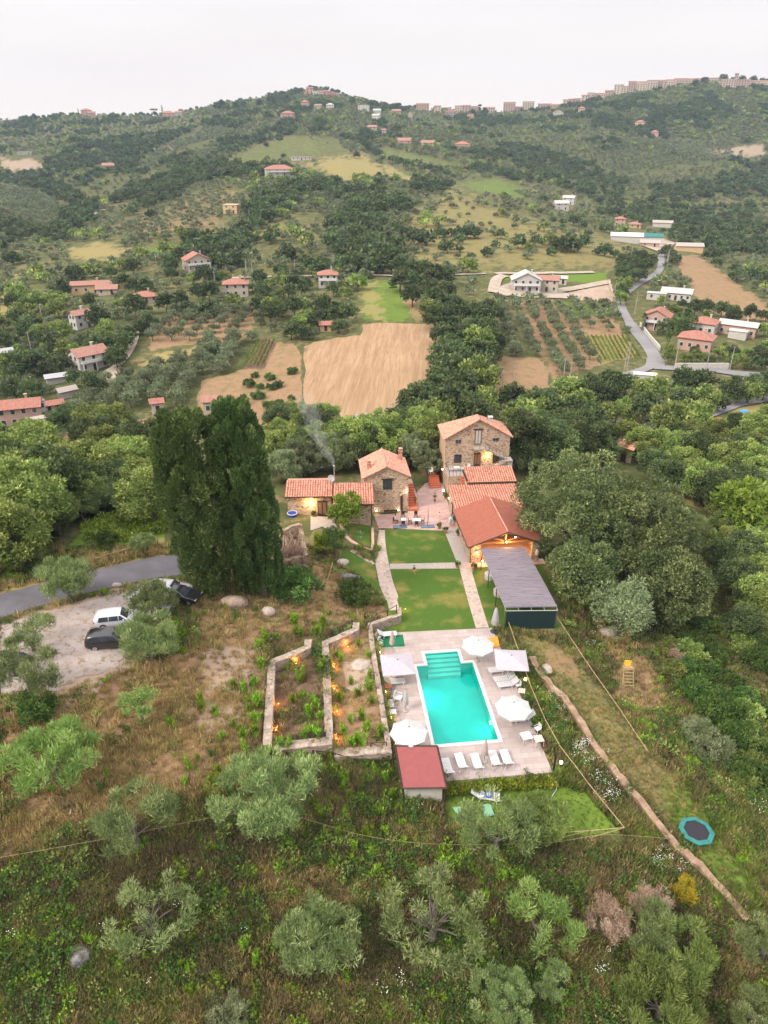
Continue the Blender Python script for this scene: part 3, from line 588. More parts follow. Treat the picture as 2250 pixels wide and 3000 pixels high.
# ---------------------------------------------------------------- the land: one sheet to beyond the ridge, with its cover as weights
def DP(k, pts): o = CROP[k]; return [((o[0]+x*o[2])*.7373, (o[1]+y*o[2])*.7373) for x, y in pts]
def wpoly(k, pts): return [ground(k, x, y) for x, y in pts]
COVER = [  # cover, crop, outline, softness in view px, weight
 ('dry','D',[(0,1540),(150,1480),(420,1390),(560,1330),(590,1440),(570,1620),(480,1690),(350,1740),(0,1850)],40,1.0),
 ('dry','D',[(420,1290),(600,1270),(760,1300),(790,1340),(640,1400),(430,1400)],25,.62),
 ('pale','D',[(430,1400),(560,1390),(555,1500),(430,1510)],28,.62),('pale','D',[(380,1520),(560,1500),(560,1600),(400,1600)],30,.50),
 ('pale','D',[(0,1490),(150,1450),(270,1400),(280,1440),(180,1520),(0,1570)],20,.8),('pale','D',[(0,1340),(280,1262),(400,1250),(330,1420),(0,1500)],14,.9),
 ('soil','D',[(440,1610),(600,1600),(640,1680),(480,1700)],25,.6),('soil','D',[(640,1660),(830,1660),(850,1800),(690,1800)],30,.85),
 ('soil','D',[(590,1420),(700,1390),(720,1610),(580,1610)],8,.85),('dry','D',[(705,1390),(800,1350),(840,1620),(725,1620)],8,.70),
 ('pale','D',[(740,1430),(800,1425),(810,1490),(750,1490)],10,.7),
 ('soil','D',[(0,1830),(500,1790),(620,1900),(400,2000),(0,1990)],50,.42),('soil','D',[(1000,1850),(1300,1830),(1480,1950),(1200,2050),(1000,1960)],45,.55),
 ('dry','D',[(560,1860),(720,1860),(820,1930),(640,1990),(560,1960)],30,.62),('dry','D',[(370,2120),(700,2130),(720,2212),(380,2212)],30,.5),
 ('dry','D',[(600,2020),(640,2150),(520,2140),(480,2030)],30,.5),
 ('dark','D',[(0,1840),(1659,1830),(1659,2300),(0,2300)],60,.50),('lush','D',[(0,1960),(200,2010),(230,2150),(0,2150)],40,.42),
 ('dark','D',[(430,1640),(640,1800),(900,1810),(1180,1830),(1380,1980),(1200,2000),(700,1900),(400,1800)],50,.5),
 ('lush','D',[(500,1390),(590,1370),(575,1640),(530,1640)],22,.6),('lush','D',[(640,1620),(850,1640),(860,1690),(680,1690)],20,.55),
 ('lush','D',[(960,1690),(1215,1660),(1345,1800),(1190,1815),(970,1760)],10,1.0),
 ('lush','D',[(1100,1360),(1150,1440),(1300,1700),(1220,1690),(1120,1480)],14,.62),('dark','D',[(1140,1480),(1210,1500),(1420,1790),(1360,1800)],20,.45),
 ('gold','D',[(1090,1352),(1200,1345),(1290,1480),(1420,1680),(1330,1680),(1180,1470)],18,.42),('dry','D',[(1180,1370),(1240,1420),(1260,1480),(1180,1440)],20,.55),
 ('dry','D',[(1300,1620),(1450,1640),(1480,1740),(1380,1700)],25,.42),('dry','D',[(1330,1400),(1400,1400),(1420,1560),(1340,1500)],25,.45),
 ('lush','D',[(1380,1290),(1659,1250),(1659,1450),(1420,1450)],40,.45),('lush','D',[(1440,1680),(1659,1700),(1659,2000),(1560,1960),(1430,1800)],40,.62),
 ('dark','D',[(1100,960),(1659,1000),(1659,1560),(1480,1480),(1180,1330)],30,.45),('dark','D',[(0,900),(350,930),(350,1100),(160,1150),(0,1250)],25,.6),
 ('gold','D',[(1430,1060),(1500,1050),(1500,1100),(1440,1110)],10,.9),('lush','e6',[(850,950),(1659,760),(1659,1100),(1300,1120),(700,1200)],14,.8),
 ('gold','e6',[(0,1480),(420,1450),(900,1250),(1659,1060),(1659,1200),(1000,1400),(400,1560),(0,1640)],12,.75),
 ('dry','e6',[(0,1610),(420,1560),(940,1420),(1659,1210),(1659,1300),(940,1460),(0,1680)],6,.8),
 ('dry','c3',[(370,1230),(450,1130),(900,1085),(990,1140),(700,1260),(400,1280)],8,1.0),('dry','c4',[(0,830),(160,740),(230,630),(340,635),(375,700),(385,1080),(150,1130),(0,1000)],6,1.0),
 ('dry','c3',[(1190,960),(1235,860),(1490,795),(1659,640),(1659,1150),(1560,1244),(1200,1040)],6,1.0),
 ('dark','c3',[(430,1100),(700,870),(1290,630),(1560,600),(1480,800),(1080,1030)],10,.85),('dark','c3',[(0,560),(420,380),(900,400),(1000,520),(700,880),(300,1000),(0,1020)],30,.6),('dark','D',[(0,300),(560,260),(690,230),(930,265),(1250,250),(1659,200),(1659,420),(1300,430),(1000,380),(860,330),(640,290),(480,340),(300,480),(0,520)],30,.5),
 ('gold','D',[(1110,1370),(1210,1400),(1300,1490),(1420,1660),(1480,1740),(1400,1730),(1290,1600),(1170,1440)],16,.40),('dry','D',[(1290,1560),(1400,1640),(1470,1730),(1400,1760),(1330,1660)],16,.42),('dry','D',[(1320,1390),(1400,1400),(1440,1520),(1400,1560),(1330,1500)],20,.62),
 ('soil','c3',[(1480,790),(1595,795),(1680,620),(1590,600)],5,.9),
 ('gold','c4',[(170,640),(340,640),(370,720),(200,780)],14,.7),('dry','c3',[(900,570),(1150,420),(1540,450),(1540,600),(1220,650),(920,670)],14,.8),
 ('gold','c3',[(830,770),(960,690),(1220,650),(1190,690),(1000,770)],8,.9),('lush','c4',[(735,250),(960,245),(1100,400),(1180,505),(740,505)],16,.56),('gold','c4',[(735,250),(860,260),(900,500),(735,500)],30,.55),
 ('dry','c4',[(960,260),(1090,380),(1180,505),(1040,500)],20,.6),('dry','c5',[(0,700),(310,740),(330,900),(0,960)],8,1.0),('lush','c4',[(1420,880),(1470,770),(1600,790),(1580,880)],14,.75),
 ('dry','c5',[(60,370),(340,370),(560,560),(640,760),(350,880),(300,740)],12,.72),('dry','c5',[(500,480),(720,480),(800,600),(560,600)],12,.85),('lush','c5',[(330,370),(740,390),(800,500),(480,470)],14,.5),
 ('gold','c5',[(560,600),(790,590),(870,720),(650,760)],5,.9),('lush','c5',[(20,220),(680,200),(690,270),(300,260),(40,250)],6,.7),('pale','c5',[(400,340),(600,280),(700,250),(740,380),(500,370)],6,.8),
 ('gold','c2',[(120,760),(300,640),(560,760),(800,830),(1100,900),(1180,1032),(150,1032),(60,900)],18,.80),('dark','c2',[(560,900),(750,850),(800,930),(600,980)],14,.7),
 ('dry','c5',[(1080,90),(1230,100),(1659,400),(1659,500),(1330,470),(1200,330)],12,.75),('lush','c5',[(1180,170),(1400,250),(1500,310),(1250,330)],14,.6),
 ('pale','c2',[(1360,500),(1640,470),(1659,520),(1580,540),(1400,530)],4,.85),('dry','c2',[(1060,610),(1310,570),(1440,560),(1450,600),(1300,640),(1050,660)],8,.6),('lush','c2',[(860,540),(1200,450),(1500,460),(1540,480),(1200,510),(900,580)],8,.45),
 ('pale','c2',[(1410,790),(1480,790),(1490,830),(1420,830)],5,.8),('lush','c2',[(290,640),(500,620),(690,690),(620,720),(400,690)],6,.8),('lush','c2',[(0,480),(330,560),(430,590),(250,600),(0,540)],8,.7),
 ('gold','c2',[(0,560),(160,620),(80,640),(0,600)],5,.95),('gold','c1',[(1240,570),(1450,520),(1570,510),(1659,580),(1659,610),(1480,640),(1380,600)],8,.95),
 ('lush','c1',[(930,580),(1100,480),(1250,430),(1450,460),(1500,510),(1240,545),(1000,580)],8,.62),('gold','c1',[(930,580),(1100,480),(1250,430),(1450,460),(1500,510),(1240,545),(1000,580)],8,.42),
 ('pale','c1',[(1200,550),(1340,530),(1500,640),(1400,630)],8,.5),('gold','c1',[(270,930),(430,890),(560,930),(500,980),(300,980)],7,.95),('gold','c1',[(0,1010),(200,960),(300,970),(100,1032)],8,.7),
 ('gold','c1',[(440,730),(560,680),(600,720),(470,760)],8,.8),('lush','c1',[(570,960),(680,900),(850,910),(700,960)],6,.8),('pale','c1',[(0,530),(150,530),(200,590),(60,610),(0,580)],6,.85),
 ('pale','c1',[(640,480),(780,450),(760,500),(640,510)],6,.75),('dry','c1',[(450,850),(620,760),(860,690),(1000,640),(1060,720),(960,760),(1000,900),(900,900),(600,880)],14,.80),
 ('lush','c1',[(500,440),(640,440),(630,480),(520,470)],6,.5),('lush','c1',[(900,420),(1080,390),(1150,400),(960,440)],8,.6),('dry','c1',[(80,470),(260,440),(300,470),(100,500)],8,.5),
 ('gold','c3',[(30,250),(120,200),(90,400),(60,520),(0,520),(0,420)],12,.75),('lush','c3',[(0,640),(320,600),(330,680),(100,700)],12,.7),('lush','c3',[(0,770),(180,760),(150,850),(0,860)],8,.6),
 ('gold','c1',[(1080,780),(1300,790),(1400,870),(1200,930),(1080,900)],14,.7),('gold','c1',[(1060,980),(1250,960),(1659,980),(1659,1032),(1060,1032)],12,.62),
 ('dry','d7',[(540,0),(760,0),(960,60),(880,150),(760,130),(560,110)],6,1.0),('lush','c5',[(1200,790),(1310,880),(1050,930),(1000,900)],6,.7),('lush','c5',[(1310,1090),(1659,1050),(1659,1170),(1400,1190)],8,.8),
 ('gold','c5',[(1400,1050),(1500,1010),(1659,1000),(1659,1050),(1480,1080)],5,.8),('lush','c5',[(1100,950),(1350,930),(1500,960),(1320,1030)],6,.8),('lush','c5',[(1370,660),(1659,650),(1659,740),(1400,730)],6,.5),
 ('dry','e3',[(600,680),(1000,760),(1000,1000),(1400,1220),(1650,1250),(1600,1382),(0,1382),(0,1220),(500,1200)],20,.8),('gold','e3',[(600,200),(800,180),(760,300),(600,360)],14,.5),
 ('dark','c1',[(0,600),(200,640),(400,760),(300,900),(0,940)],25,.7),('dark','c2',[(600,480),(900,560),(1100,700),(900,740),(700,640)],25,.7),
]
TN = np.concatenate([np.linspace(-25, 6, 20), 7*1.02**np.arange(0, 70), 28*1.0062**np.arange(0, 245), 128*1.0115**np.arange(0, 272)])
TT = np.linspace(-1.12, 1.12, 520)
TT = np.sign(TT)*np.abs(TT/1.12)**1.15*1.12
gY, gT = np.meshgrid(TN, TT, indexing='ij'); gX = gT*np.maximum(gY, 58)
gZ = height(gX, gY); U, Vv = toD(gX, np.maximum(gY, 12), gZ)
cov = {}
for a in ('dry','lush','gold','soil','pale','dark'): cov[a] = np.zeros(gX.shape)
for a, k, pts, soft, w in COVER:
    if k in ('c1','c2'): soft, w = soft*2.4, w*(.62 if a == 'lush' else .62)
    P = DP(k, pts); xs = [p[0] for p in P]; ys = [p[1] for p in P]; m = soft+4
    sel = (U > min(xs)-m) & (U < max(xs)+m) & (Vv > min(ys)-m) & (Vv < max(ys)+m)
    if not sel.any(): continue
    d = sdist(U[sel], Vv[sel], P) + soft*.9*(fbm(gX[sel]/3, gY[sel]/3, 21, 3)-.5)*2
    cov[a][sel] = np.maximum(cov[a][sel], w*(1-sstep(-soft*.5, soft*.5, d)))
nr, nc = gX.shape
idx = np.arange(nr*nc).reshape(nr, nc)
Fq = np.stack([idx[:-1,:-1], idx[:-1,1:], idx[1:,1:], idx[1:,:-1]], -1).reshape(-1, 4)
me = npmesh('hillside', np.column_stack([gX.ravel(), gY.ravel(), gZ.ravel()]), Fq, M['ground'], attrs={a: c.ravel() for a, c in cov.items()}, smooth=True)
terrain = tag(link(bpy.data.objects.new('hillside', me)), kind='structure')
def cover_at(a, X, Y):
    i = np.clip(np.searchsorted(TN, Y), 0, nr-1); j = np.clip(np.searchsorted(TT, np.asarray(X)/np.maximum(Y, 58)), 0, nc-1); return cov[a][i, j]
# fields and roads laid on it
def rough(poly, amp, n=4):
    out = []
    for i in range(len(poly)):
        a, b = Vector(poly[i][:2]), Vector(poly[(i+1) % len(poly)][:2])
        for j in range(n): p = a.lerp(b, j/n); out.append((p.x+rnd.uniform(-amp, amp), p.y+rnd.uniform(-amp, amp)))
    return out
drape('plowed_field', rough(wpoly('c4',[(400,655),(460,632),(600,605),(735,590),(752,525),(960,515),(1180,522),(1210,580),(1225,660),(1245,760),(1200,880),(1100,990),(1000,1055),(800,1100),(620,1150),(400,1110),(395,880)]), .6, 3), M['plow'], .25, 2.6)
road_main = smooth_path(wpoly('d3',[(-900,560),(-450,505),(0,395),(300,310),(620,230),(900,165),(1200,125)]), 6)
drape('access_road', strip(road_main, 4.4), M['asphalt'], .07, 1.0)
drape('gravel_lot', rough(wpoly('D',[(0,1352),(120,1322),(250,1285),(330,1262),(400,1256),(405,1275),(330,1330),(285,1385),(262,1440),(170,1462),(120,1495),(0,1505)]), .45, 5), M['gravel'], .045, 1.0)
ROAD_R = smooth_path(wpoly('c5',[(1000,60),(1010,140),(985,210),(850,290),(770,360),(770,420),(830,530),(920,640),(975,740),(960,790)]), 5)
drape('valley_road', strip(ROAD_R, [3.6]*30+[4.6]*10+[6]*6), M['asphalt_far'], .35, 2.0)
drape('valley_lane', strip(smooth_path(wpoly('c5',[(960,775),(820,825),(640,870),(500,900),(380,935)]), 5), 3.6), M['asphalt_far'], .4, 2.0)
drape('valley_road', strip(smooth_path(wpoly('c5',[(960,785),(1200,795),(1500,825),(1700,835)]), 5), 4.2), M['asphalt_far'], .4, 2.0)
drape('village_road', strip(smooth_path(wpoly('c5',[(1250,1085),(1380,1040),(1500,1000),(1700,965)]), 5), 4.2), M['asphalt_far'], .35, 2.0)
drape('lower_road', strip(smooth_path(wpoly('c5',[(60,1085),(300,1095),(620,1100),(830,1100)]), 5), 4.0), M['asphalt_far'], .35, 2.0)
drape('farm_track', strip(smooth_path(wpoly('c5',[(0,215),(300,212),(600,205)]), 4), 3.2), M['track'], .5, 2.0)
drape('farm_track', strip(smooth_path(wpoly('c5',[(-10,330),(10,250),(60,225)]), 4), 5.0), M['track'], .5, 2.0)
drape('villa_forecourt', wpoly('c5',[(-10,330),(40,290),(100,270),(390,305),(700,250),(705,275),(400,330),(520,345),(510,370),(60,350)]), M['track'], .45, 2.0)
drape('farm_yard', wpoly('c2',[(1090,905),(1200,885),(1260,905),(1200,950),(1175,940)]), M['track'], .6, 3.0)
drape('house_drive', strip(smooth_path(wpoly('c3',[(650,880),(690,800),(760,720),(810,630),(820,560)]), 5), [5.5]*6+[3.2]*15), M['track'], .35, 1.5)
drape('farm_track', strip(smooth_path(wpoly('c3',[(1260,240),(1500,238),(1659,232)]), 4), 2.4), M['track'], .5, 2.0)
drape('farm_track', strip(smooth_path(wpoly('c4',[(0,238),(300,228),(700,225),(960,232),(1300,222),(1500,215)]), 4), 2.4), M['track'], .5, 2.0)
drape('farm_track', strip(smooth_path(wpoly('c1',[(400,790),(440,765),(450,760)]), 4), 6), M['track'], .8, 3.0)

# ---------------------------------------------------------------- the yard: lawns, paths, courtyard, deck and pool
flat('lawn', [at('D',*p) for p in [(826,1144),(970,1144),(1068,1352),(1100,1352),(1200,1348),(1150,1190),(975,1140)]][:2] + [(20.3,79),(19.6,64.2),(12.0,64.15),(-.2,63.1),(.0,68),(.2,75)], M['lawn'], 0.0)
flat('garden_path', strip(smooth_path([at('D',*p) for p in [(818,1145),(820,1185),(832,1250),(845,1290),(852,1318)]], 5), [1.7]*16+[1.2]*5), M['cobble'], .012)
flat('garden_path', strip(smooth_path([at('D',*p) for p in [(984,1158),(1000,1210),(1022,1290),(1042,1356)]], 5), 1.45), M['cobble'], .012)
flat('cross_path', [at('D',*p) for p in [(842,1229),(842,1218),(986,1215),(990,1228)]], M['concrete'], .008)
flat('courtyard', [tuple(at('c6',*p))[:2] for p in [(1035,1215),(1035,1090),(1375,1070),(1380,960),(1550,780),(1660,760)]] + [(9.3,101.6),(9.6,92),(10.3,85),(9.6,83.0),(8.9,86.2)], M['court'], .004)
flat('garden_path', [tuple(at('c7',*p))[:2] for p in [(225,1215),(370,1225),(475,1560),(520,1640),(380,1600)]], M['concrete'], .016)
drape('side_path', strip(smooth_path([at('e3',*p,.3) for p in [(1430,700),(1300,650),(1120,560)]], 5), 1.5), M['cobble'], .05, .6)
drape('side_lawn', [at('e3',*p,.2) for p in [(1080,560),(1470,730),(1540,1100),(1340,1000),(1220,890),(1000,830),(990,690)]], M['lawn'], .11, .4)
drape('side_lawn', [at('e3',*p,.3) for p in [(1130,190),(1420,200),(1415,490),(1240,430),(1060,250)]], M['lawn'], .11, .4)
drape('side_path', [at('e3',*p,.9) for p in [(600,75),(880,75),(1000,280),(880,280),(760,220),(600,300)]], M['concrete'], .06, .6)
dk = [(-1.01,63.07),(11.98,64.07),(14.42,43.73),(5.3,42.8),(5.1,44.6),(1.62,44.3),(1.35,47.1)]
STX0, STX1, STY = 1.15, 4.65, PL+1.95
hole = [pool(0,0),pool(PW,0),pool(PW,PL),pool(STX1,PL),pool(STX1,STY),pool(STX0,STY),pool(STX0,PL),pool(0,PL)]
cop = [pool(-.32,-.32),pool(PW+.32,-.32),pool(PW+.32,PL+.32),pool(STX1+.32,PL+.32),pool(STX1+.32,STY+.32),pool(STX0-.32,STY+.32),pool(STX0-.32,PL+.32),pool(-.32,PL+.32)]
t2 = lambda L_: [(p[0], p[1]) for p in L_]
flat('pool_deck', dk[::-1], M['deck'], .03, [t2(cop)], 1.5)
pl = thing('swimming_pool', 'rectangular turquoise swimming pool with white coping and steps at its far end', 'pool', PO, 0)
def pl_part(b, n, m): o = b.build(n, m, pl); o.location = -PO; return o
b = MB(); V, F = cdt(t2(cop), [t2(hole)]); b.add([(x, y, .045) for x, y in V], [tuple(f) for f in F])
n = 8
for lp, sg in ((t2(cop), 1), (t2(hole), -1)):
    b.add([(p[0],p[1],.045) for p in lp]+[(p[0],p[1],-.06) for p in lp], [((i,n+i,n+(i+1) % n,(i+1) % n))[::sg] for i in range(n)])
pl_part(b, 'coping', M['white'])
b = MB(); b.add([(p[0],p[1],-.061) for p in hole]+[(p[0],p[1],-1.5) for p in hole], [(i,(i+1) % n,n+(i+1) % n,n+i) for i in range(n)])
V, F = cdt(t2(hole)); b.add([(x, y, -1.5) for x, y in V], [tuple(f) for f in F]); pl_part(b, 'basin', M['basin'])
for i in range(5):
    b = MB(); y1 = STY - i*.48; z1 = -.26-.22*i
    q = [pool(STX0+.01, y1-.48), pool(STX1-.01, y1-.48), pool(STX1-.01, y1-.01), pool(STX0+.01, y1-.01)]
    b.prism(t2(q), -1.49, z1); pl_part(b, 'step', M['basin_pale'] if i % 1 == 0 else M['basin'])
V, F = cdt(t2(hole)); b = MB(); b.add([(x, y, -.12) for x, y in V], [tuple(f) for f in F]); tag(b.build('pool_water', M['water']), kind='structure')
def lamp_light(name, loc, energy, col, size, parent=None):
    l = bpy.data.lights.new(name, 'POINT'); l.energy = energy; l.color = col; l.shadow_soft_size = size
    o = bpy.data.objects.new(name, l); link(o); o.location = loc
    if parent: o.parent = parent
    return o
for k, x, y, side, lb in (('d2',470,632,0,'glowing underwater lamp in the left wall of the pool'),('d2',985,878,1,'glowing underwater lamp in the right wall of the pool')):
    p = at(k, x, y, -.5); rel = p-PO; yy = rel.dot(PA); xx = .06 if side == 0 else PW-.06
    q = pool(xx, yy, -.5); lt = thing('pool_lamp', lb, 'pool lamp', q, yaw_p)
    sg = 1 if side == 0 else -1
    b = MB(); b.tube([(-.05*sg,0,0),(.03*sg,0,0)], .17, 14); b.build('lens', M['pool_lamp'], lt)
    b = MB(); b.tube([(-.055*sg,0,0),(.01*sg,0,0)], .21, 14); b.build('bezel', M['white'], lt)
    lamp_light('pool_light', (.3*sg,0,0), 110 if side == 0 else 30, (.85,1,.92), .12, lt)
# ---------------------------------------------------------------- the stone houses round the courtyard
def fl(k, x, y, P0, yaw):                        # sight line onto a facade plane -> (along, up) in the facade's own frame
    d = Vector(ray(k, x, y)); C = Vector((0,0,CAM_H)); P0 = Vector(P0); n = Vector((-math.sin(yaw), math.cos(yaw), 0))
    p = C + d*((P0-C).dot(n)/d.dot(n)); return (p-P0).dot(Vector((math.cos(yaw), math.sin(yaw), 0))), p.z-P0.z
def tiled(mb, a, b, c, d, pitch=.34, amp=.08, th=.10, m=0, pan=1):
    a, b, c, d = map(Vector, (a, b, c, d)); n = max(2, int((b-a).length/pitch)); nrm = (b-a).cross(d-a).normalized()
    if nrm.z < 0: nrm = -nrm
    V = []; F = []; prof = (0, .7, 1, .7); N = n*4+1; rows = max(2, int((d-a).length/.42)+1)
    for r in range(rows):
        for end in ((0, 1) if r < rows-1 else (0,)):
            t = (r+end)/(rows-1) if r < rows-1 else 1.0
            lift = 0.035 if end == 0 else 0.0
            for i in range(N):
                s = i/(N-1); p = (a.lerp(b, s)).lerp(d.lerp(c, s), t); V.append(p + nrm*(prof[i % 4]*amp + lift))
    L_ = len(V)//N
    for j in range(L_-1):
        for i in range(N-1): F.append((j*N+i, j*N+i+1, (j+1)*N+i+1, (j+1)*N+i))
    b0 = len(mb.m); mb.add(V, F, m)
    if pan:
        for j in range(L_-1):
            for i in range(N-1):
                if i % 4 in (0, 3): mb.m[b0+j*(N-1)+i] = 1
    low = [p - nrm*th for p in (a, b, c, d)]
    mb.add(low+[a, b, c, d], [(3,2,1,0),(0,1,5,4),(1,2,6,5),(2,3,7,6),(3,0,4,7)], m)
def plane_roof(mb, a, b, c, d, th=.14, m=0):
    a, b, c, d = map(Vector, (a, b, c, d)); up = (b-a).cross(d-a).normalized(); up = up if up.z > 0 else -up
    lo = [p-up*th for p in (a, b, c, d)]; mb.add([a,b,c,d]+lo, [(0,1,2,3),(7,6,5,4),(0,4,5,1),(1,5,6,2),(2,6,7,3),(3,7,4,0)], m)
def window(par, x0, x1, z0, z1, y=0.0, frame='wood_dark', pane='glass', name='window', lintel=False):
    b = MB(); f = .07; cx, cz = (x0+x1)/2, (z0+z1)/2; w, h = x1-x0, z1-z0
    for c, d in (((cx,y-.02,z0+f/2),(w,.08,f)),((cx,y-.02,z1-f/2),(w,.08,f)),((x0+f/2,y-.02,cz),(f,.08,h-2*f)),((x1-f/2,y-.02,cz),(f,.08,h-2*f)),((cx,y-.02,cz),(f*.7,.07,h-2*f))): b.box(c, d)
    if lintel: b.box((cx, y-.03, z1+.09), (w+.5, .14, .16))
    o = b.build(name, M[frame], par)
    p = MB(); p.box((cx, y-.008, cz), (w-2*f, .02, h-2*f)); p.build('pane', M[pane], o); return o
def door(par, x0, x1, z0, z1, y=0.0, mat='wood_dark', label=None):
    b = MB(); b.box(((x0+x1)/2, y-.03, (z0+z1)/2), (x1-x0, .1, z1-z0)); o = b.build('door', M[mat], par)
    for sx in (.27, .73):
        q = MB(); q.box((x0+(x1-x0)*sx, y-.09, (z0+z1)/2+.1), ((x1-x0)*.34, .03, (z1-z0)*.7)); q.build('panel', M['wood'], o)
    if label: o['label'] = label
    return o
def steps(mb, x0, x1, y0, z0, y1, z1, n, m=0, base=None):       # flight along y
    for i in range(n):
        ya = y0+(y1-y0)*i/n; yb = y0+(y1-y0)*(i+1)/n; zt = z0+(z1-z0)*(i+1)/n; zb = (z0-.3) if base is None else base
        mb.box(((x0+x1)/2, (ya+yb)/2, (zt+zb)/2), (x1-x0, abs(yb-ya), zt-zb), m)
def wall_lamp(label, loc, energy=40, col=(1,.68,.34), yaw=0.0, cat='wall lamp', off=.35):
    t = thing('wall_lamp', label, cat, loc, yaw)
    b = MB(); b.box((0,.02,0), (.12,.04,.22)); b.tube([(0,0,.05),(0,-.12,.1)], .015); b.build('bracket', M['metal_dark'], t)
    b = MB(); b.lathe([(.03,-.1),(.1,-.04),(.11,.04),(.04,.12)], 10, 0, (0,-.16,0)); b.build('globe', M['bulb'], t)
    lamp_light('lamp_light', (0,-off,.02), energy, col, .08, t); return t
# --- cottage with two tiled roofs on the left
Y0 = R(1.5); P0 = Vector((-13.45, 88.55, .7))
h = thing('stone_cottage', 'low stone cottage with two tiled roof sections beside the ruin', 'cottage', P0, Y0)
b = MB(); W1 = 6.2; zE, zR = 3.55, 4.55; Wl = 2.75; D1 = 5.5
def gable_block(b, x0, x1, y0, y1, zb, zeF, zr, yr, zeB):       # gables on the two x ends
    V = [(x0,y0,zb),(x1,y0,zb),(x1,y1,zb),(x0,y1,zb),(x0,y0,zeF),(x1,y0,zeF),(x1,yr,zr),(x0,yr,zr),(x0,y1,zeB),(x1,y1,zeB)]
    b.add(V, [(0,1,5,4),(1,2,9,6,5),(2,3,8,9),(3,0,4,7,8)])
gable_block(b, 0, W1, 0, D1, -1.2, zE, zR-.03, Wl, zE); b.build('wall', M['stone'], h)
b = MB(); gable_block(b, W1+.003, W1+5.55, -1.6, 4.4, -1.5, 3.1, 4.42, 1.9, 3.3); b.build('wall', M['stone'], h)
b = MB(); tiled(b, (-.25,-.35,zE-.06),(W1+.12,-.35,zE-.06),(W1+.12,Wl,zR),(-.25,Wl,zR)); plane_roof(b, (-.25,D1+.3,zE-.06),(W1+.12,D1+.3,zE-.06),(W1+.12,Wl,zR),(-.25,Wl,zR), .1)
r1 = b.build('roof', [M['tile'], M['tile_pan']], h, smooth=False)
b = MB(); tiled(b, (W1+.24,-2.0,3.08),(W1+5.85,-2.0,3.08),(W1+5.75,1.9,4.45),(W1+.24,1.9,4.45)); plane_roof(b, (W1+.24,4.7,3.25),(W1+5.75,4.7,3.25),(W1+5.75,1.9,4.45),(W1+.24,1.9,4.45), .1)
r2 = b.build('roof', [M['tile'], M['tile_pan']], h)
b = MB()
for p in ([(-.25,-.42,zE-.1),(W1+.12,-.42,zE-.1)],[(W1-.05,-.3,zE-.1),(W1-.05,-.08,zE-.4),(W1-.05,-.06,-.6)],[(W1+.2,-2.06,3.0),(W1+5.9,-2.06,3.0)],[(W1+5.5,-1.9,3.0),(W1+5.5,-1.66,2.7),(W1+5.5,-1.66,-.7)]): b.tube(p, .06, 6)
b.build('gutter', M['wood_dark'], h)
x0, z0 = fl('c6',503,1098,P0,Y0); x1, z1 = fl('c6',590,950,P0,Y0); door(h, x0, x1, .25, z1)
b = MB(); b.box((W1*.55,-.9,.0),(W1*.95,1.8,.5)); b.build('doorstep', M['concrete'], h)
b = MB(); b.tube([(W1+.35,2.2,4.2),(W1+.35,2.2,6.9)], .09, 8); b.lathe([(.11,6.9),(.16,6.95),(.16,7.05),(.05,7.15)], 8, 0, (W1+.35,2.2,0)); b.build('flue', M['metal_grey'], r1)
b = MB(); 
for sx in (0, 1): b.box((W1*.35+sx*.5, Wl-.5, zR+.1), (.05,.05,.3))
dish = thing('satellite_dish', 'round white satellite dish on the ridge of the low cottage', 'satellite dish', P0+Vector((W1*.985,1.9,4.6)), R(-8))
b = MB(); b.tube([(0,0,-.55),(0,0,.65)], .03, 6); b.build('mast', M['metal_grey'], dish)
b = MB(); n = 18; prof = [(0,.10),(.2,.085),(.38,.045),(.5,-.02)]
for sgn in (1,):
    V = []; F = []
    for r_, y_ in prof:
        for j in range(n): a = 2*math.pi*j/n; V.append((r_*math.cos(a), -.12+y_, .75+r_*1.08*math.sin(a)))
    for i in range(len(prof)-1):
        for j in range(n): F.append((i*n+j, i*n+(j+1) % n, (i+1)*n+(j+1) % n, (i+1)*n+j))
    b.add(V, F)
o = b.build('reflector', M['plastic'], dish, smooth=True); sd = o.modifiers.new('thick', 'SOLIDIFY'); sd.thickness = .02
b = MB(); b.tube([(0,-.1,.3),(0,-.55,.62)], .02, 5); b.box((0,-.57,.66),(.09,.12,.09)); b.build('feed_arm', M['metal_dark'], dish)
lx, lz = fl('c6',430,965,P0,Y0)
wall_lamp('lit wall lamp left of the door of the low cottage', P0+Vector((lx,-.06,lz)), 220, (1,.66,.28), Y0, off=.5)
# --- tall gabled house
Y0 = R(6); P0 = Vector((-2.85, 91.6, 0)); W, D, zE, zR = 6.4, 6.2, 5.7, 7.25
h = thing('gabled_house', 'narrow two storey stone house with gable roof and two roof chimneys', 'house', P0, Y0)
def front_gable(b, W, D, zb, zE, zR, xr=None):
    xr = W/2 if xr is None else xr
    b.add([(0,0,zb),(W,0,zb),(W,D,zb),(0,D,zb),(0,0,zE),(W,0,zE),(W,D,zE),(0,D,zE),(xr,0,zR),(xr,D,zR)], [(0,1,5,8,4),(1,2,6,5),(2,3,7,9,6),(3,0,4,7)])
b = MB(); front_gable(b, W, D, -.6, zE, zR-.03); b.build('wall', M['stone'], h)
b = MB(); o_ = .3; k = (zR-zE)/(W/2)
tiled(b, (-o_,D+o_,zE-o_*k),(-o_,-o_,zE-o_*k),(W/2,-o_,zR),(W/2,D+o_,zR), .34, .05, .1, 0, 0); tiled(b, (W+o_,-o_,zE-o_*k),(W+o_,D+o_,zE-o_*k),(W/2,D+o_,zR),(W/2,-o_,zR), .34, .05, .1, 0, 0)
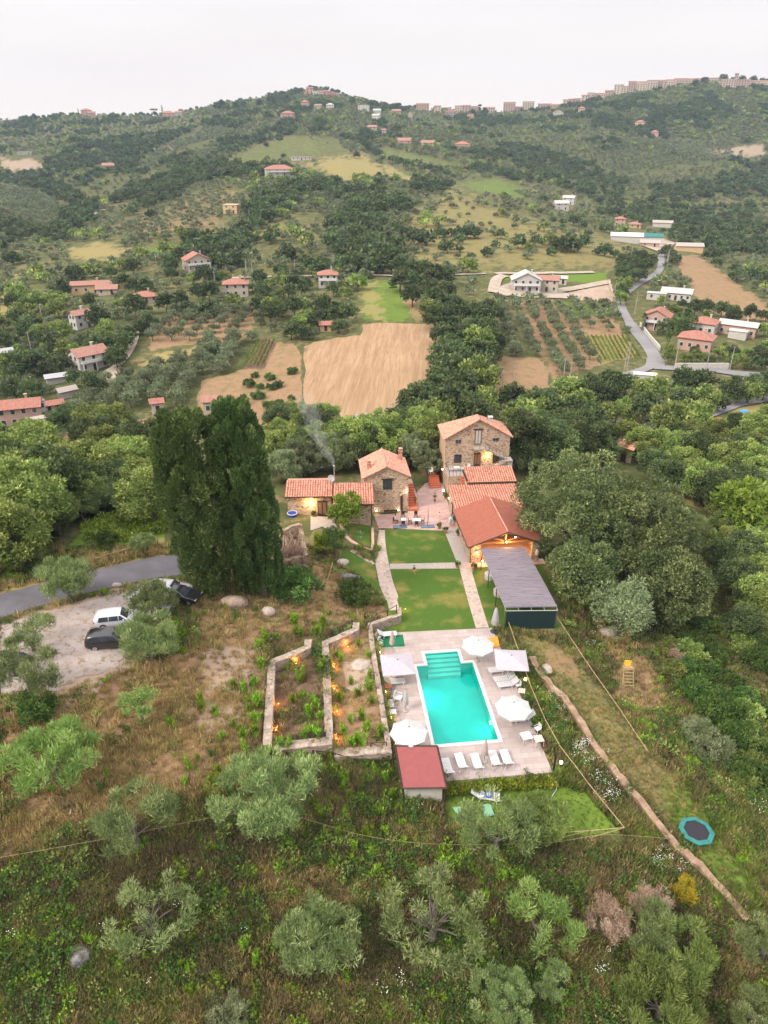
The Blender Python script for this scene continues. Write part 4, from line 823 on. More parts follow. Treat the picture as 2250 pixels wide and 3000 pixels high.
rf = b.build('roof', [M['tile'], M['tile_pan']], h); b = MB(); b.tube([(W/2,-o_,zR+.05),(W/2,D+o_,zR+.05)], .1, 8); b.build('ridge_tile', M['tile'], rf)
for cx, cyy, hh in ((.9, 2.0, 1.0), (W-.55, 5.2, 1.5)):
    zt = zE+k*min(cx, W-cx); b = MB(); b.box((cx,cyy,zt+hh/2-.25),(.5,.5,hh)); b.box((cx,cyy,zt+hh-.2),(.66,.66,.1)); b.box((cx,cyy,zt+hh+.02),(.34,.34,.32)); b.box((cx,cyy,zt+hh+.2),(.6,.6,.08)); b.build('chimney', M['tile'], rf)
x0, z1 = fl('c6',1135,748,P0,Y0); x1, z0 = fl('c6',1222,840,P0,Y0); window(h, x0, x1, z0, z1, lintel=True)
x0, z1 = fl('c6',1308,905,P0,Y0); x1, z0 = fl('c6',1322,1045,P0,Y0); b = MB(); b.box(((x0+x1)/2,-.03,(z0+z1)/2),(x1-x0+.1,.1,z1-z0)); b.build('door', M['wood_dark'], h)
b = MB(); steps(b, W+.15, W+1.3, .9, .3, 4.1, 2.4, 9); b.box((W+.75,.35,.15),(1.3,1.1,.32)); b.build('staircase', M['brick_step'], h)
b = MB(); b.prism([(W+.02,-.1),(W+.147,-.1),(W+.147,4.2),(W+.02,4.2)], -.3, .5); b.box((W-.05+.9*0+.55,4.95,1.05),(1.5,1.6,2.7)); b.box((W+1.42,2.5,.7),(.22,3.2,1.6)); b.build('stair_wall', M['stone'], h)
b = MB()
for i in range(3): b.tube([(W+1.45,.9+i*1.6,1.4+i*.2),(W+1.45,.9+i*1.6,2.1+i*.75)], .025, 5)
b.tube([(W+1.45,.9,2.1),(W+1.45,4.1,3.6)], .025, 5); b.build('stair_rail', M['metal_dark'], h)
for (k_, x_, y_, lb, e) in (('c6',1362,860,'lit lamp on the stair side of the gabled house',30),('c6',1070,1045,'small lit lamp low on the left wall of the gabled house',14),('c6',1285,1048,'small lit lamp by the dark front door of the gabled house',10)):
    lx, lz = fl(k_, x_, y_, P0, Y0); p = P0+Vector((math.cos(Y0)*lx, math.sin(Y0)*lx-.08, max(lz,.3))); wall_lamp(lb, p, e, (1,.8,.6), Y0)
# --- three storey house at the back with its terrace
Y0 = R(5); P0 = Vector((9.35, 100.95, 0)); W, D, zE, zR = 10.0, 5.6, 7.95, 10.85; TZ = 3.0
h = thing('tower_house', 'tallest three storey stone house with hipped tile roof at the back of the courtyard', 'house', P0, Y0)
b = MB(); b.add([(0,0,-1.5),(W,0,-1.5),(W,D,-1.5),(0,D,-1.5),(0,0,zE),(W,0,zE),(W,D,zE),(0,D,zE),(W/2,0,zR-.04)], [(0,1,5,8,4),(1,2,6,5),(2,3,7,6)]); b.build('wall', M['stone'], h)
b = MB(); b.add([(0,D,-1.5),(0,0,-1.5),(0,0,zE),(0,D,zE)], [(0,1,2,3)]); b.build('side_wall', M['plaster_warm'], h)['label'] = 'smooth warm plastered side wall'
b = MB(); o_ = .35; ap = (W/2, 1.6, zR); k = (zR-zE)/(W/2)
E0, E1, E2, E3 = (-o_,-o_,zE-o_*k),(W+o_,-o_,zE-o_*k),(W+o_,D+o_,zE-o_*k),(-o_,D+o_,zE-o_*k); F0 = (W/2,-o_,zR)
tiled(b, E3, E0, F0, ap, .34, .04, .1, 0, 0); tiled(b, E1, E2, ap, F0, .34, .04, .1, 0, 0); b.add([E2, E3, ap], [(0,1,2)])
rf = b.build('roof', [M['tile'], M['tile_pan']], h); b = MB(); b.tube([F0, ap], .1, 8); b.tube([ap, E3], .09, 6); b.tube([ap, E2], .09, 6)
b.build('ridge_tile', M['tile'], rf); b = MB(); b.box((W*.72,2.2,zE+1.6),(.5,.5,1.2)); b.box((W*.72,2.2,zE+2.3),(.75,.75,.1)); b.build('chimney', M['plaster_white'], rf)
def fw(c, fn, **kw):
    xa, zb_ = fl('c7', c[0], c[3], P0, Y0); xb, za = fl('c7', c[2], c[1], P0, Y0); return fn(h, xa, xb, zb_, za, **kw)
fw((332,502,405,582), window); fw((705,490,772,582), window); fw((342,355,405,398), window, frame='metal_grey'); fw((705,338,770,374), window, frame='metal_grey')
fw((520,485,592,622), door, label='dark open ground door under the balcony'); fw((532,262,602,402), window, lintel=True, name='balcony_door', frame='wood_dark', pane='plaster_white')
xa, za = fl('c7',512,432,P0,Y0); xb, _ = fl('c7',625,432,P0,Y0)
b = MB(); b.box(((xa+xb)/2,-.55,za),(xb-xa,1.1,.2)); b.build('balcony', M['concrete'], h)
b = MB(); b.box(((xa+xb)/2,-.06,za-.42),(xb-xa-.2,.14,.2)); b.build('lintel', M['wood'], h)
b = MB(); ns = 9; xs0, xs1, zs0, zs1 = xb, W-.6, za, TZ+1.4
for i in range(ns): b.box((xs0+(xs1-xs0)*(i+.5)/ns,-.55,zs0+(zs1-zs0)*(i+.5)/ns),((xs1-xs0)/ns+.02,1.0,.16))
b.box((W-.3,-.7,TZ+1.32),(1.2,1.5,.16)); b.box((W-.1,-1.2,TZ+.65),(.8,.3,1.3)); b.build('staircase', M['concrete'], h)
b = MB()
for i in range(7): t_ = i/6; b.tube([(xs0+(xs1-xs0)*t_,-1.02,zs0+(zs1-zs0)*t_),(xs0+(xs1-xs0)*t_,-1.02,zs0+(zs1-zs0)*t_+.95)], .022, 4)
b.tube([(xs0,-1.02,zs0+.95),(xs1,-1.02,zs1+.95)], .03, 4); b.tube([(xs0,-1.02,zs0),(xs1,-1.02,zs1)], .05, 4); b.tube([(xa,-1.02,zs0+.95),(xs0,-1.02,zs0+.95)], .025, 4)
for i in range(3): b.tube([(xa+(xb-xa)*i/2,-1.02,za),(xa+(xb-xa)*i/2,-1.02,za+.95)], .022, 4)
b.tube([(W-.9,-1.45,TZ+2.2),(W+.3,-1.45,TZ+2.2)], .03, 4); b.tube([(W-.9,-1.45,TZ+2.2),(W-3.4,-1.45,TZ+.3)], .04, 4); b.build('stair_rail', M['metal_dark'], h)
b = MB(); steps(b, W-3.6, W-.9, -1.2, TZ-.2, -1.2001, TZ, 1)
for i in range(6): b.box((W-3.2+i*.42,-1.2,TZ+.1+i*.2),(.44,.8,.2+i*.02))
b.build('lower_steps', M['stone_pale'], h)
b = MB(); b.prism([(.05,-3.4),(W,-3.4),(W,-.003),(.05,-.003)], -1.0, TZ); b.build('terrace', M['stone'], h)
b = MB(); b.box((W/2,-1.7,TZ+.02),(W-.02,3.3,.036)); b.build('terrace_floor', M['concrete'], h)
b = MB()
for i in range(5): b.tube([(.2+i*.55,-3.3,TZ),(.2+i*.55,-3.3,TZ+.95)], .025, 4)
for i in range(4): b.tube([(.15,-.3-i*1.0,TZ),(.15,-.3-i*1.0,TZ+.95)], .025, 4)
b.tube([(.15,-3.3,TZ+.95),(2.4,-3.3,TZ+.95)], .03, 4); b.tube([(.15,-.3,TZ+.95),(.15,-3.3,TZ+.95)], .03, 4); b.build('terrace_rail', M['metal_dark'], h)
b = MB(); steps(b, 2.0, 3.0, -5.9, .9, -3.42, TZ, 7); b.build('terrace_steps', M['brick_step'], h)
lx, lz = fl('c7',655,515,P0,Y0); wall_lamp('bright wall lamp under the stairs of the tallest house', P0+Vector((lx,lx*.087-.08,lz)), 130, (1,.70,.32), Y0)
wall_lamp('small lit lamp at the left corner of the tallest house', P0+Vector((-.15,-.3,TZ-.2)), 16, (1,.75,.5), R(-90))
tarp = thing('blue_tarpaulin', 'bright blue tarpaulin under the stairs of the tallest house', 'tarpaulin', P0+Vector((W-.6,-1.9,TZ)), Y0)
b = MB(); b.add([(-1.0,0,0),(.6,0,0),(.6,.05,1.1),(-.2,.05,.95),(-1.0,.3,.25),(-1.0,.35,0),(.6,.35,0),(.6,.4,1.1),(-.2,.4,.95)], [(0,1,2,3,4),(5,8,7,6),(2,7,8,3),(1,6,7,2)]); b.build('sheet', plain('blue_tarp', (.05,.22,.42), (.20,.42,.55), 3, .5), tarp)
# --- two tiled wings between that house and the tavern
Y0 = R(4)
P0 = Vector((12.3, 93.9, .4)); h = thing('upper_wing', 'small wing with orange tiled roof directly below the house terrace', 'outbuilding', P0, Y0)
b = MB(); gable_block(b, 0, 6.9, .2, 3.6, -.5, 3.2, 4.05, 3.55, 4.05); b.build('wall', M['plaster_warm'], h)
b = MB(); tiled(b, (-.15,-.15,3.35),(7.1,-.15,3.35),(7.1,3.55,4.2),(-.15,3.55,4.2), .34, .09); b.build('roof', [M['tile'], M['tile_pan']], h)
b = MB(); b.box((-.3,1.7,3.72),(.12,3.6,.35),M=None); b.box((3.45,-.12,3.17),(7.3,.1,.3)); b.tube([(-.2,-.2,3.28),(7.1,-.2,3.28)], .09, 6); b.build('gutter', M['wood_dark'], h)
P0 = Vector((9.95, 87.3, 0)); h = thing('lower_wing', 'long wing with pale orange tiled roof joining the tavern', 'outbuilding', P0, Y0)
b = MB(); gable_block(b, 0, 9.4, .1, 6.3, -.5, 2.62, 3.3, 6.25, 3.3); b.build('wall', M['stone'], h)
b = MB(); tiled(b, (-.2,-.1,2.8),(9.6,-.1,2.8),(9.6,6.25,3.45),(-.2,6.25,3.45), .34, .09); b.build('roof', [M['tile'], M['tile_pan']], h)
b = MB(); b.box((-.05,2.9,1.1),(.1,1.3,2.2)); o = b.build('door', M['wood_dark'], h); b = MB(); b.box((-.12,3.05,1.25),(.04,.8,1.4)); b.build('curtain', M['plaster_cream'], o)
wall_lamp('lit lamp over the side door of the tiled wing', P0+Vector((-.45,4.6,2.2)), 26, (1,.75,.48), R(-86))
# --- tavern with open gabled front
Y0 = R(6); P0 = Vector((10.95, 77.75, 0)); W, D, zE, zR = 9.0, 9.6, 2.75, 4.5
h = thing('tavern', 'dining hall with dark red shingle roof and open timber gable lit from inside', 'tavern', P0, Y0)
b = MB(); b.box((.12,D/2,1.2),(.24,D,3.1)); b.box((W-.12,D/2,1.2),(.24,D,3.1)); b.box((W/2,D-.12,1.2),(W-.49,.24,3.1)); b.build('wall', M['stone'], h)
b = MB(); b.box((.78,.2,1.2),(1.06,.4,3.1)); b.build('front_wall', M['stone'], h); b = MB(); b.box((W-.62,.2,1.2),(.74,.4,3.1)); b.build('pillar', M['stone'], h)
b = MB(); o_ = .45; k = (zR-zE)/(W/2)
plane_roof(b, (-o_,D,zE-o_*k+.1),(-o_,-o_-.1,zE-o_*k+.1),(W/2,-o_-.1,zR+.1),(W/2,D,zR+.1), .1); plane_roof(b, (W+o_,-o_-.1,zE-o_*k+.1),(W+o_,D,zE-o_*k+.1),(W/2,D,zR+.1),(W/2,-o_-.1,zR+.1), .1)
rf = b.build('roof', M['shingle'], h)
b = MB(); b.tube([(W/2,-o_-.12,zR+.14),(W/2,D,zR+.14)], .09, 8); b.build('ridge_tile', M['tile'], rf)
b = MB(); b.tube([(-o_,-o_-.16,zE-o_*k),(W/2,-o_-.16,zR),(W+o_,-o_-.16,zE-o_*k)], .1, 5); b.tube([(-o_-.05,-o_,zE-o_*k),(-o_-.05,D,zE-o_*k)], .07, 5); b.tube([(.02,-.4,zE-.3),(.02,-.1,zE-.5),(.02,-.08,0)], .05, 5); b.build('gutter', M['wood_dark'], rf)
b = MB()
for sx in (-1, 1): b.add([(W/2,-.3,zR-.03),(W/2,D-.3,zR-.03),(W/2+sx*(W/2-.25),D-.3,zE-.02),(W/2+sx*(W/2-.25),-.3,zE-.02)], [(0,1,2,3)])
b.build('ceiling_boards', M['wood_warm'], h)
b = MB()
for yy in (.15, 3.4, 6.6):
    b.box((W/2,yy,zE-.02),(W-.5,.18,.22)); b.box((W/2,yy,(zE+zR)/2),(.2,.18,zR-zE-.3))
    for sx in (-1, 1):
        b.tube([(W/2,yy,zE+.15),(W/2+sx*2.3,yy,zE+.75)], .08, 4); b.tube([(W/2,yy,zR-.12),(W/2+sx*(W/2-.3),yy,zE+.02)], .1, 4)
b.build('roof_truss', M['wood_warm'], h)
b = MB(); b.box((W/2,D/2,.02),(W-.5,D-.5,.06)); b.box((W/2,-.6,.0),(W+1.2,1.3,.12)); b.build('floor', M['court'], h)
b = MB(); b.box((W/2,D-.3,1.3),(W-.6,.06,2.4)); b.build('back_wall', M['plaster_ochre'], h)
for lb, (x_, y_, z_), e in (('lit hanging lamp at the peak of the open tavern gable',(W/2,-.1,2.95),230),('lit lamp inside the left part of the tavern',(2.6,2.2,2.1),320),('lit lamp inside the right part of the tavern',(6.4,2.4,2.1),320),('lit wall lamp on the left front wall of the tavern',(.75,-.25,1.75),130),('low lit lamp at the left front foot of the tavern',(1.5,-.35,.5),60)):
    p = P0+Vector((x_*math.cos(Y0)-y_*math.sin(Y0), x_*math.sin(Y0)+y_*math.cos(Y0), z_)); wall_lamp(lb, p, e, (1,.55,.18), Y0, 'lamp', off=.3)
# --- reed roofed pergola in front of it
A = [at('e2',*p,2.5) for p in ((160,605),(870,580),(1385,1530),(550,1540),(1405,1592),(565,1600))]
h = thing('reed_pergola', 'long pergola roofed with grey cane mats and screened with dark net', 'pergola', (A[0].x, A[3].y, 0))
org = Vector((A[0].x, A[3].y, 0)); q = [a-org for a in A]
b = MB(); n = 44
for i in range(n):                                # rows of cane mats sagging between rafters
    for j in range(6):
        f = lambda s, t_: q[0].lerp(q[1], s).lerp(q[3].lerp(q[2], s), t_) + Vector((0,0,.06*math.sin(i*2.1+j)+.03*rnd.uniform(-1,1)))
        s0, s1, t0, t1 = j/6-.004, (j+1)/6+.004, i/n-.006, (i+1)/n+.006
        V = [q[0].lerp(q[1], s).lerp(q[3].lerp(q[2], s), t_) for s, t_ in ((s0,t0),(s1,t0),(s1,t1),(s0,t1))]
        dz = .10 + rnd.uniform(-.022,.022); tl = rnd.uniform(-.018,.018)
        b.add([p+Vector((0,0,dz+(tl if m in (0,3) else -tl))) for m, p in enumerate(V)]+[p+Vector((0,0,dz-.03)) for p in V], [(3,2,1,0),(4,5,6,7),(0,1,5,4),(1,2,6,5),(2,3,7,6),(3,0,4,7)])
b.build('cane_roof', M['reed'], h)
b = MB()
for e0, e1 in ((0,3),(1,2),(0,1),(3,2),(5,4),(3,5),(2,4)): b.tube([q[e0]-Vector((0,0,.02)), q[e1]-Vector((0,0,.02))], .05, 4)
for i in range(1, 4): b.tube([q[3].lerp(q[2], i/4), q[5].lerp(q[4], i/4)], .04, 4)
for i in range(1, 5): b.tube([q[0].lerp(q[3], i/5)-Vector((0,0,.05)), q[1].lerp(q[2], i/5)-Vector((0,0,.05))], .04, 4)
b.build('frame', M['metal_grey'], h)
for s in range(4):
    for c in (0, 1):
        p = (q[0] if c == 0 else q[1]).lerp(q[5] if c == 0 else q[4], .06+s*.305); b = MB(); b.tube([(p.x,p.y,-.1),(p.x,p.y,2.5)], .055, 6); b.build('post', M['wood_dark' if s < 3 else 'metal_grey'], h)
b = MB(); a0, a1 = q[5], q[4]; b.add([(a0.x+.1,a0.y+.02,.05),(a1.x-.1,a1.y+.02,.05),(a1.x-.1,a1.y+.02,2.35),(a0.x+.1,a0.y+.02,2.35),(a0.x+.1,a0.y+.06,.05),(a1.x-.1,a1.y+.06,.05),(a1.x-.1,a1.y+.06,2.35),(a0.x+.1,a0.y+.06,2.35)], [(0,1,2,3),(7,6,5,4),(3,2,6,7)])
b.build('net_screen', M['mesh_net'], h)
for i, (tx, ty) in enumerate(((1.0,9.6),(1.25,6.0))):
    p = org+Vector((tx-.1+i*.35, ty, 0)); t = thing('dining_table', ('white clothed table at the far left of the pergola','pale pink clothed table halfway along the pergola')[i], 'table', p, R(6))
    b = MB(); b.lathe([(.62,.02),(.66,.3),(.68,.74),(.66,.76)], 14); b.build('tablecloth', M['canvas' if i == 0 else 'canvas_pale'], t)
    b = MB(); b.lathe([(.3,-.0),(.3,.02)], 8); b.build('foot', M['wood_dark'], t)
# --- small pool building with the red roof
A = [at('d2',*p) for p in ((215,1065,2.0),(555,1065,2.0),(635,1405,1.3),(275,1410,1.3))]; org = Vector((A[3].x, A[3].y, -1.25)); q = [a-org for a in A]
h = thing('pool_house', 'small pool house with flat dark red sheet roof at the deck corner', 'pool house', org)
b = MB(); plane_roof(b, q[0], q[1], q[2], q[3], .1); rf = b.build('roof', M['red_sheet'], h)
b = MB()
for e0, e1 in ((0,1),(1,2),(2,3),(3,0)): b.tube([q[e0], q[e1]], .09, 4)
b.build('roof_edge', M['wood_dark'], rf)
i0, i1, i2, i3 = [q[i].lerp((q[0]+q[1]+q[2]+q[3])/4, .16) for i in range(4)]
b = MB(); b.add([(p.x,p.y,-.5) for p in (i0,i1,i2,i3)]+[(p.x,p.y,p.z-.13) for p in (i0,i1,i2,i3)], [(0,1,5,4),(1,2,6,5),(2,3,7,6),(3,0,4,7)]); b.build('wall', M['plaster_white'], h)
for p in (q[2], q[3], q[0], q[1]):
    c = p.lerp((q[0]+q[1]+q[2]+q[3])/4, .06); b = MB(); b.tube([(c.x,c.y,-.4),(c.x,c.y,c.z-.1)], .07, 4); b.build('post', M['wood_dark'], h)
# --- ruin beside the cypresses
P0 = at('e3',580,870,1.5); Y0 = R(14)
h = thing('ruined_tower', 'roofless crumbling stone tower with fallen canes inside beside the cypress', 'ruin', P0, Y0)
b = MB(); W, D = 4.4, 4.2
def ragged(b, p0, p1, zt0, zt1, th, amp, n=10, m=0):
    p0, p1 = Vector(p0), Vector(p1); d = (p1-p0).normalized(); nn = Vector((-d.y, d.x, 0))*th; V = []; F = []
    for i in range(n+1):
        t_ = i/n; p = p0.lerp(p1, t_); z = zt0+(zt1-zt0)*t_+rnd.uniform(-amp, amp)
        V += [(p.x,p.y,-1.5),(p.x+nn.x,p.y+nn.y,-1.5),(p.x+nn.x,p.y+nn.y,z+rnd.uniform(-.1,.1)),(p.x,p.y,z)]
    for i in range(n):
        for j in range(4): F.append((4*i+j, 4*i+(j+1) % 4, 4*i+4+(j+1) % 4, 4*i+4+j))
    F += [(0,3,2,1),(4*n,4*n+1,4*n+2,4*n+3)]; b.add(V, F, m)
ragged(b, (-W,0,0), (0,0,0), 2.5, 2.9, .55, .18); ragged(b, (0,0,0), (0,D,0), 2.9, 4.9, .55, .22); ragged(b, (0,D,0), (-W,D,0), 5.0, 4.4, .55, .3); ragged(b, (-W,D,0), (-W,0,0), 4.4, 2.6, .55, .3)
b.box((-.35,-.03,1.0),(.6,.14,4.0)); b.build('wall', M['stone_ruin'], h)
b = MB(); 
for i in range(70):
    x_ = rnd.uniform(-W+.6,-.7); y_ = rnd.uniform(.8,D-.8); l = rnd.uniform(.8,2.0); a = rnd.uniform(-.5,.5); z_ = rnd.uniform(1.6,3.4)
    b.tube([(x_,y_-.6,z_),(x_+a*.5,y_-.4,z_+l*.5),(x_+a,y_+.3*rnd.uniform(-1,1),z_+l)], .045, 4)
b.build('fallen_canes', M['cane'], h)
g_ = np.random.default_rng(4); RUIN_AT = (h, W, D)
b = MB(); b.box((-W/2,D/2,.9),(W-1.2,D-1.2,1.2)); b.build('rubble', M['stone_ruin'], h)
p = at('c6',255,1118,1.2); t = thing('water_tub', 'round blue tub with white rim behind the ruined tower', 'tub', p)
b = MB(); b.lathe([(.6,0),(.66,.2),(.66,.7),(.6,.75)], 16); b.build('tub', M['blue'], t); b = MB(); b.tube([(.68*math.cos(a*.4), .68*math.sin(a*.4), .76) for a in range(17)], .06, 5); b.build('rim', M['plastic'], t)
# --- retaining walls of the garden terraces and other stonework
def stone_wall(name, label, pts, th, ht, cat='stone wall', mat='stone_pale', base=None, group=None, n=3, amp=.05):
    pts = [Vector(p) for p in pts]; b = MB(); V = []; F = []; P_ = []
    for i in range(len(pts)-1):
        m_ = max(1, int((pts[i+1]-pts[i]).length/.6))
        for j in range(m_): P_.append(pts[i].lerp(pts[i+1], j/m_))
    P_.append(pts[-1]); org = P_[0].copy()
    for i, p in enumerate(P_):
        d = (P_[min(i+1,len(P_)-1)]-P_[max(i-1,0)]); d.z = 0; d.normalize(); nn = Vector((-d.y,d.x,0))*th/2; z = p.z+rnd.uniform(-amp,amp)
        zb = p.z-ht
        for s, zz in ((-1,zb),(1,zb),(1,z),(-1,z)): V.append(Vector((p.x+nn.x*s+rnd.uniform(-.02,.02), p.y+nn.y*s+rnd.uniform(-.02,.02), zz))-org)
    for i in range(len(P_)-1):
        for j in range(4): F.append((4*i+j, 4*i+(j+1) % 4, 4*i+4+(j+1) % 4, 4*i+4+j))
    k_ = len(P_)-1; F += [(0,3,2,1),(4*k_,4*k_+1,4*k_+2,4*k_+3)]; b.add(V, F)
    o = b.build(name, M[mat], None, org); return tag(o, label, cat, group)
WZ = 3.0
stone_wall('retaining_wall', 'leftmost garden retaining wall turning at a corner, above the bare soil bed', [at('d1',*p) for p in ((540,405,3.0),(535,480,3.0),(185,625,3.0),(140,1430,2.9))], .72, 3.0)
stone_wall('retaining_wall', 'middle garden retaining wall running between the two terrace beds', [at('d1',*p) for p in ((1005,240,2.3),(1000,310,2.3),(705,440,2.3),(745,1380,2.25))], .72, 3.0)
stone_wall('retaining_wall', 'stone wall along the left edge of the pool deck with the lawn corner wall', [at('d1',*p) for p in ((1420,100,1.0),(1430,165,1.0),(1140,255,1.25),(1165,480,1.3),(1320,1440,1.35))], .5, 1.9)
stone_wall('retaining_wall', 'front wall closing the left garden terrace towards the olive slope', [at('d1',*p) for p in ((110,1450,2.35),(440,1425,2.35),(770,1390,2.3))], .95, 2.2)
stone_wall('retaining_wall', 'front wall closing the right garden terrace beside the pool house', [at('d1',*p) for p in ((790,1510,1.35),(1080,1490,1.35),(1350,1470,1.35))], .95, 2.2)
stone_wall('garden_wall', 'rough low stone wall edging the bright side lawn by the cobbled path', [at('e3',*p) for p in ((980,840,1.0),(1150,850,.7),(1250,930,.5),(1400,1060,.4),(1540,1160,.3))], .5, 1.2)
stone_wall('garden_wall', 'pink rendered garden wall curving from the cottage to the courtyard path', [at('e3',*p) for p in ((1010,160,1.3),(1060,300,1.1),(1150,385,.9),(1300,470,.7),(1420,510,.6),(1440,420,.7),(1435,210,.8))], .35, 1.2, mat='plaster_pink')
stone_wall('garden_wall', 'pale block wall beside the yellow bush at the foot of the ruin', [at('e3',*p) for p in ((640,690,1.6),(760,690,1.5),(880,750,1.3),(990,760,1.2))], .5, 1.4)
pw = wpoly('D',[(1148,1428),(1163,1458),(1190,1490),(1218,1515),(1250,1565),(1285,1620),(1330,1680),(1382,1742),(1425,1795),(1462,1838),(1510,1880),(1560,1932),(1612,1995)])
stone_wall('path_wall', 'long low earth and stone wall running down the slope to the lower right', [p+Vector((0,0,.62)) for p in pw], .62, 1.4, mat='earth_wall', amp=.17)
stone_wall('road_wall', 'pale concrete wall beside the road junction in the valley', [p+Vector((0,0,2.2)) for p in wpoly('c5',[(1090,795),(1415,795)])], .5, 3.2, mat='plaster_white')
stone_wall('road_wall', 'white wall edging the valley road below the pink villas', [p+Vector((0,0,1.6)) for p in wpoly('c5',[(880,530),(940,610),(1000,680)])], .4, 2.4, mat='plaster_white')
stone_wall('villa_wall', 'pale boundary wall beside the large white villa', [p+Vector((0,0,1.0)) for p in wpoly('c5',[(690,270),(735,385)])], .4, 2, mat='plaster_cream')
# ---------------------------------------------------------------- houses of the valley and the hill town
HBOX = []                                          # where each house shows, so that no tree is planted right in front of it
_WM = {}
def far_window_mesh(w, h):
    k = (round(w,1), round(h,1))
    if k not in _WM:
        b = MB(); b.box((0,.02,0),(w,.04,h)); me_ = bpy.data.meshes.new('window'); me_.from_pydata(b.v, [], b.f); me_.materials.append(M['glass']); b2 = MB(); b2.box((0,.0,0),(w+.24,.03,h+.24)); m2 = bpy.data.meshes.new('frame'); m2.from_pydata(b2.v, [], b2.f); m2.materials.append(M['white']); _WM[k] = (me_, m2)
    return _WM[k]
def house(label, k, x, y, wpx, rot=0.0, storeys=2, roof='hip', wall='plaster_cream', tile='tile_far', dr=.75, cols=4, balcony=False, sc=1.0, cat='house', group=None, nm='house', chimney=True, sink=.0, hgt=None):
    p = ground(k, x, y)
    if p is None: return
    px = wpx*CROP[k][2]*.7373; w = px*depth_of(p)/1540.2*sc; d = w*dr; H_ = (hgt or storeys*2.65)
    p = Vector((p.x, p.y+d*.35, 0)); p.z = min(hz(p.x, p.y-d*.4), hz(p.x, p.y))+.25; yaw = R(rot) - math.atan2(p.x, p.y)
    u_, v_ = DP(k, [(x, y)])[0]; HBOX.append((u_-px*.52, u_+px*.52, v_-(H_*.9+d*.25)*1540.2/depth_of(p), v_+px*.03, p.y))
    t = thing(nm, label, cat, p, yaw, group); b = MB(); hw, hd = w/2, d/2; e = .55; rh = {'hip':.19*min(w,d)+.3,'gable':.22*d+.2,'gable_front':.22*w+.2,'flat':.0}[roof]
    if roof == 'gable_front': b.add([(-hw,-hd,-5),(hw,-hd,-5),(hw,hd,-5),(-hw,hd,-5),(-hw,-hd,H_),(hw,-hd,H_),(hw,hd,H_),(-hw,hd,H_),(0,-hd,H_+rh-.05),(0,hd,H_+rh-.05)], [(0,1,5,8,4),(1,2,6,5),(2,3,7,9,6),(3,0,4,7)])
    elif roof == 'gable': b.add([(-hw,-hd,-5),(hw,-hd,-5),(hw,hd,-5),(-hw,hd,-5),(-hw,-hd,H_),(hw,-hd,H_),(hw,hd,H_),(-hw,hd,H_),(-hw,0,H_+rh-.05),(hw,0,H_+rh-.05)], [(0,1,5,4),(1,2,6,9,5),(2,3,7,6),(3,0,4,8,7)])
    else: b.box((0,0,(H_-5)/2),(w,d,H_+5))
    b.build('wall', M[wall], t); b = MB(); q = rh/hd*e if roof != 'gable_front' else rh/hw*e
    if roof == 'hip':
        r_ = max(hw-hd, hw*.12); A_ = [(-hw-e,-hd-e,H_-.1),(hw+e,-hd-e,H_-.1),(hw+e,hd+e,H_-.1),(-hw-e,hd+e,H_-.1)]; B_ = [(-r_,0,H_+rh),(r_,0,H_+rh)]
        b.add(A_+B_+[(p_[0],p_[1],H_-.28) for p_ in A_], [(0,1,5,4),(1,2,5),(2,3,4,5),(3,0,4),(0,6,7,1),(1,7,8,2),(2,8,9,3),(3,9,6,0),(9,8,7,6)])
    elif roof == 'gable': plane_roof(b, (-hw-e,-hd-e,H_-q),(hw+e,-hd-e,H_-q),(hw+e,0,H_+rh),(-hw-e,0,H_+rh), .2); plane_roof(b, (hw+e,hd+e,H_-q),(-hw-e,hd+e,H_-q),(-hw-e,0,H_+rh),(hw+e,0,H_+rh), .2)
    elif roof == 'gable_front': plane_roof(b, (-hw-e,hd+e,H_-q),(-hw-e,-hd-e,H_-q),(0,-hd-e,H_+rh),(0,hd+e,H_+rh), .2); plane_roof(b, (hw+e,-hd-e,H_-q),(hw+e,hd+e,H_-q),(0,hd+e,H_+rh),(0,-hd-e,H_+rh), .2)
    else: b.box((0,0,H_+.1),(w+.5,d+.5,.2))
    rf = b.build('roof', M[tile], t)
    if chimney and w > 6: b = MB(); b.box((hw*.4,hd*.2,H_+rh*.6+.6),(.6,.6,1.6)); b.box((hw*.4,hd*.2,H_+rh*.6+1.5),(.9,.9,.12)); b.build('chimney', M[wall], rf)
    if cols:
        for s in range(storeys):
            for c in range(cols):
                wx = -hw+w*(c+.5)/cols; isd = (s == 0 and c == cols//2); ww, wh = (1.0, 2.1) if isd else (1.0, 1.25); zc_ = s*2.65+(1.05 if isd else 1.55)
                if isd: b = MB(); b.box((wx,-hd-.03,zc_),(ww,.1,wh)); b.build('door', M['wood_dark'], t)
                else: m1, m2 = far_window_mesh(ww, wh); o = part('window', m2, t, (wx,-hd-.03,zc_)); part('pane', m1, o, (0,-.05,0))
        for s in range(storeys):
            for c in (-.4, .4): m1, m2 = far_window_mesh(1.0, 1.2); o = part('window', m2, t, (hw+.02,c*d*.5,s*2.65+1.55), R(90)); part('pane', m1, o, (0,-.05,0)); o = part('window', m2, t, (-hw-.02,c*d*.5,s*2.65+1.55), R(-90)); part('pane', m1, o, (0,-.05,0))
    if balcony: b = MB(); b.box((0,-hd-.7,3.0),(w*.9,1.4,.18)); b.box((0,-hd-1.36,3.5),(w*.9,.07,.9)); [b.box((sx*w*.42,-hd-1.3,1.4),(.25,.25,3.0)) for sx in (-1,0,1)]; b.build('balcony', M['white'], t)
    return t
house('cream house with red hip roof and white balcony, highest on the left valley slope','c3',1190,195,150,12,2,'gable_front','plaster_cream','tile_far',.8,4,True)
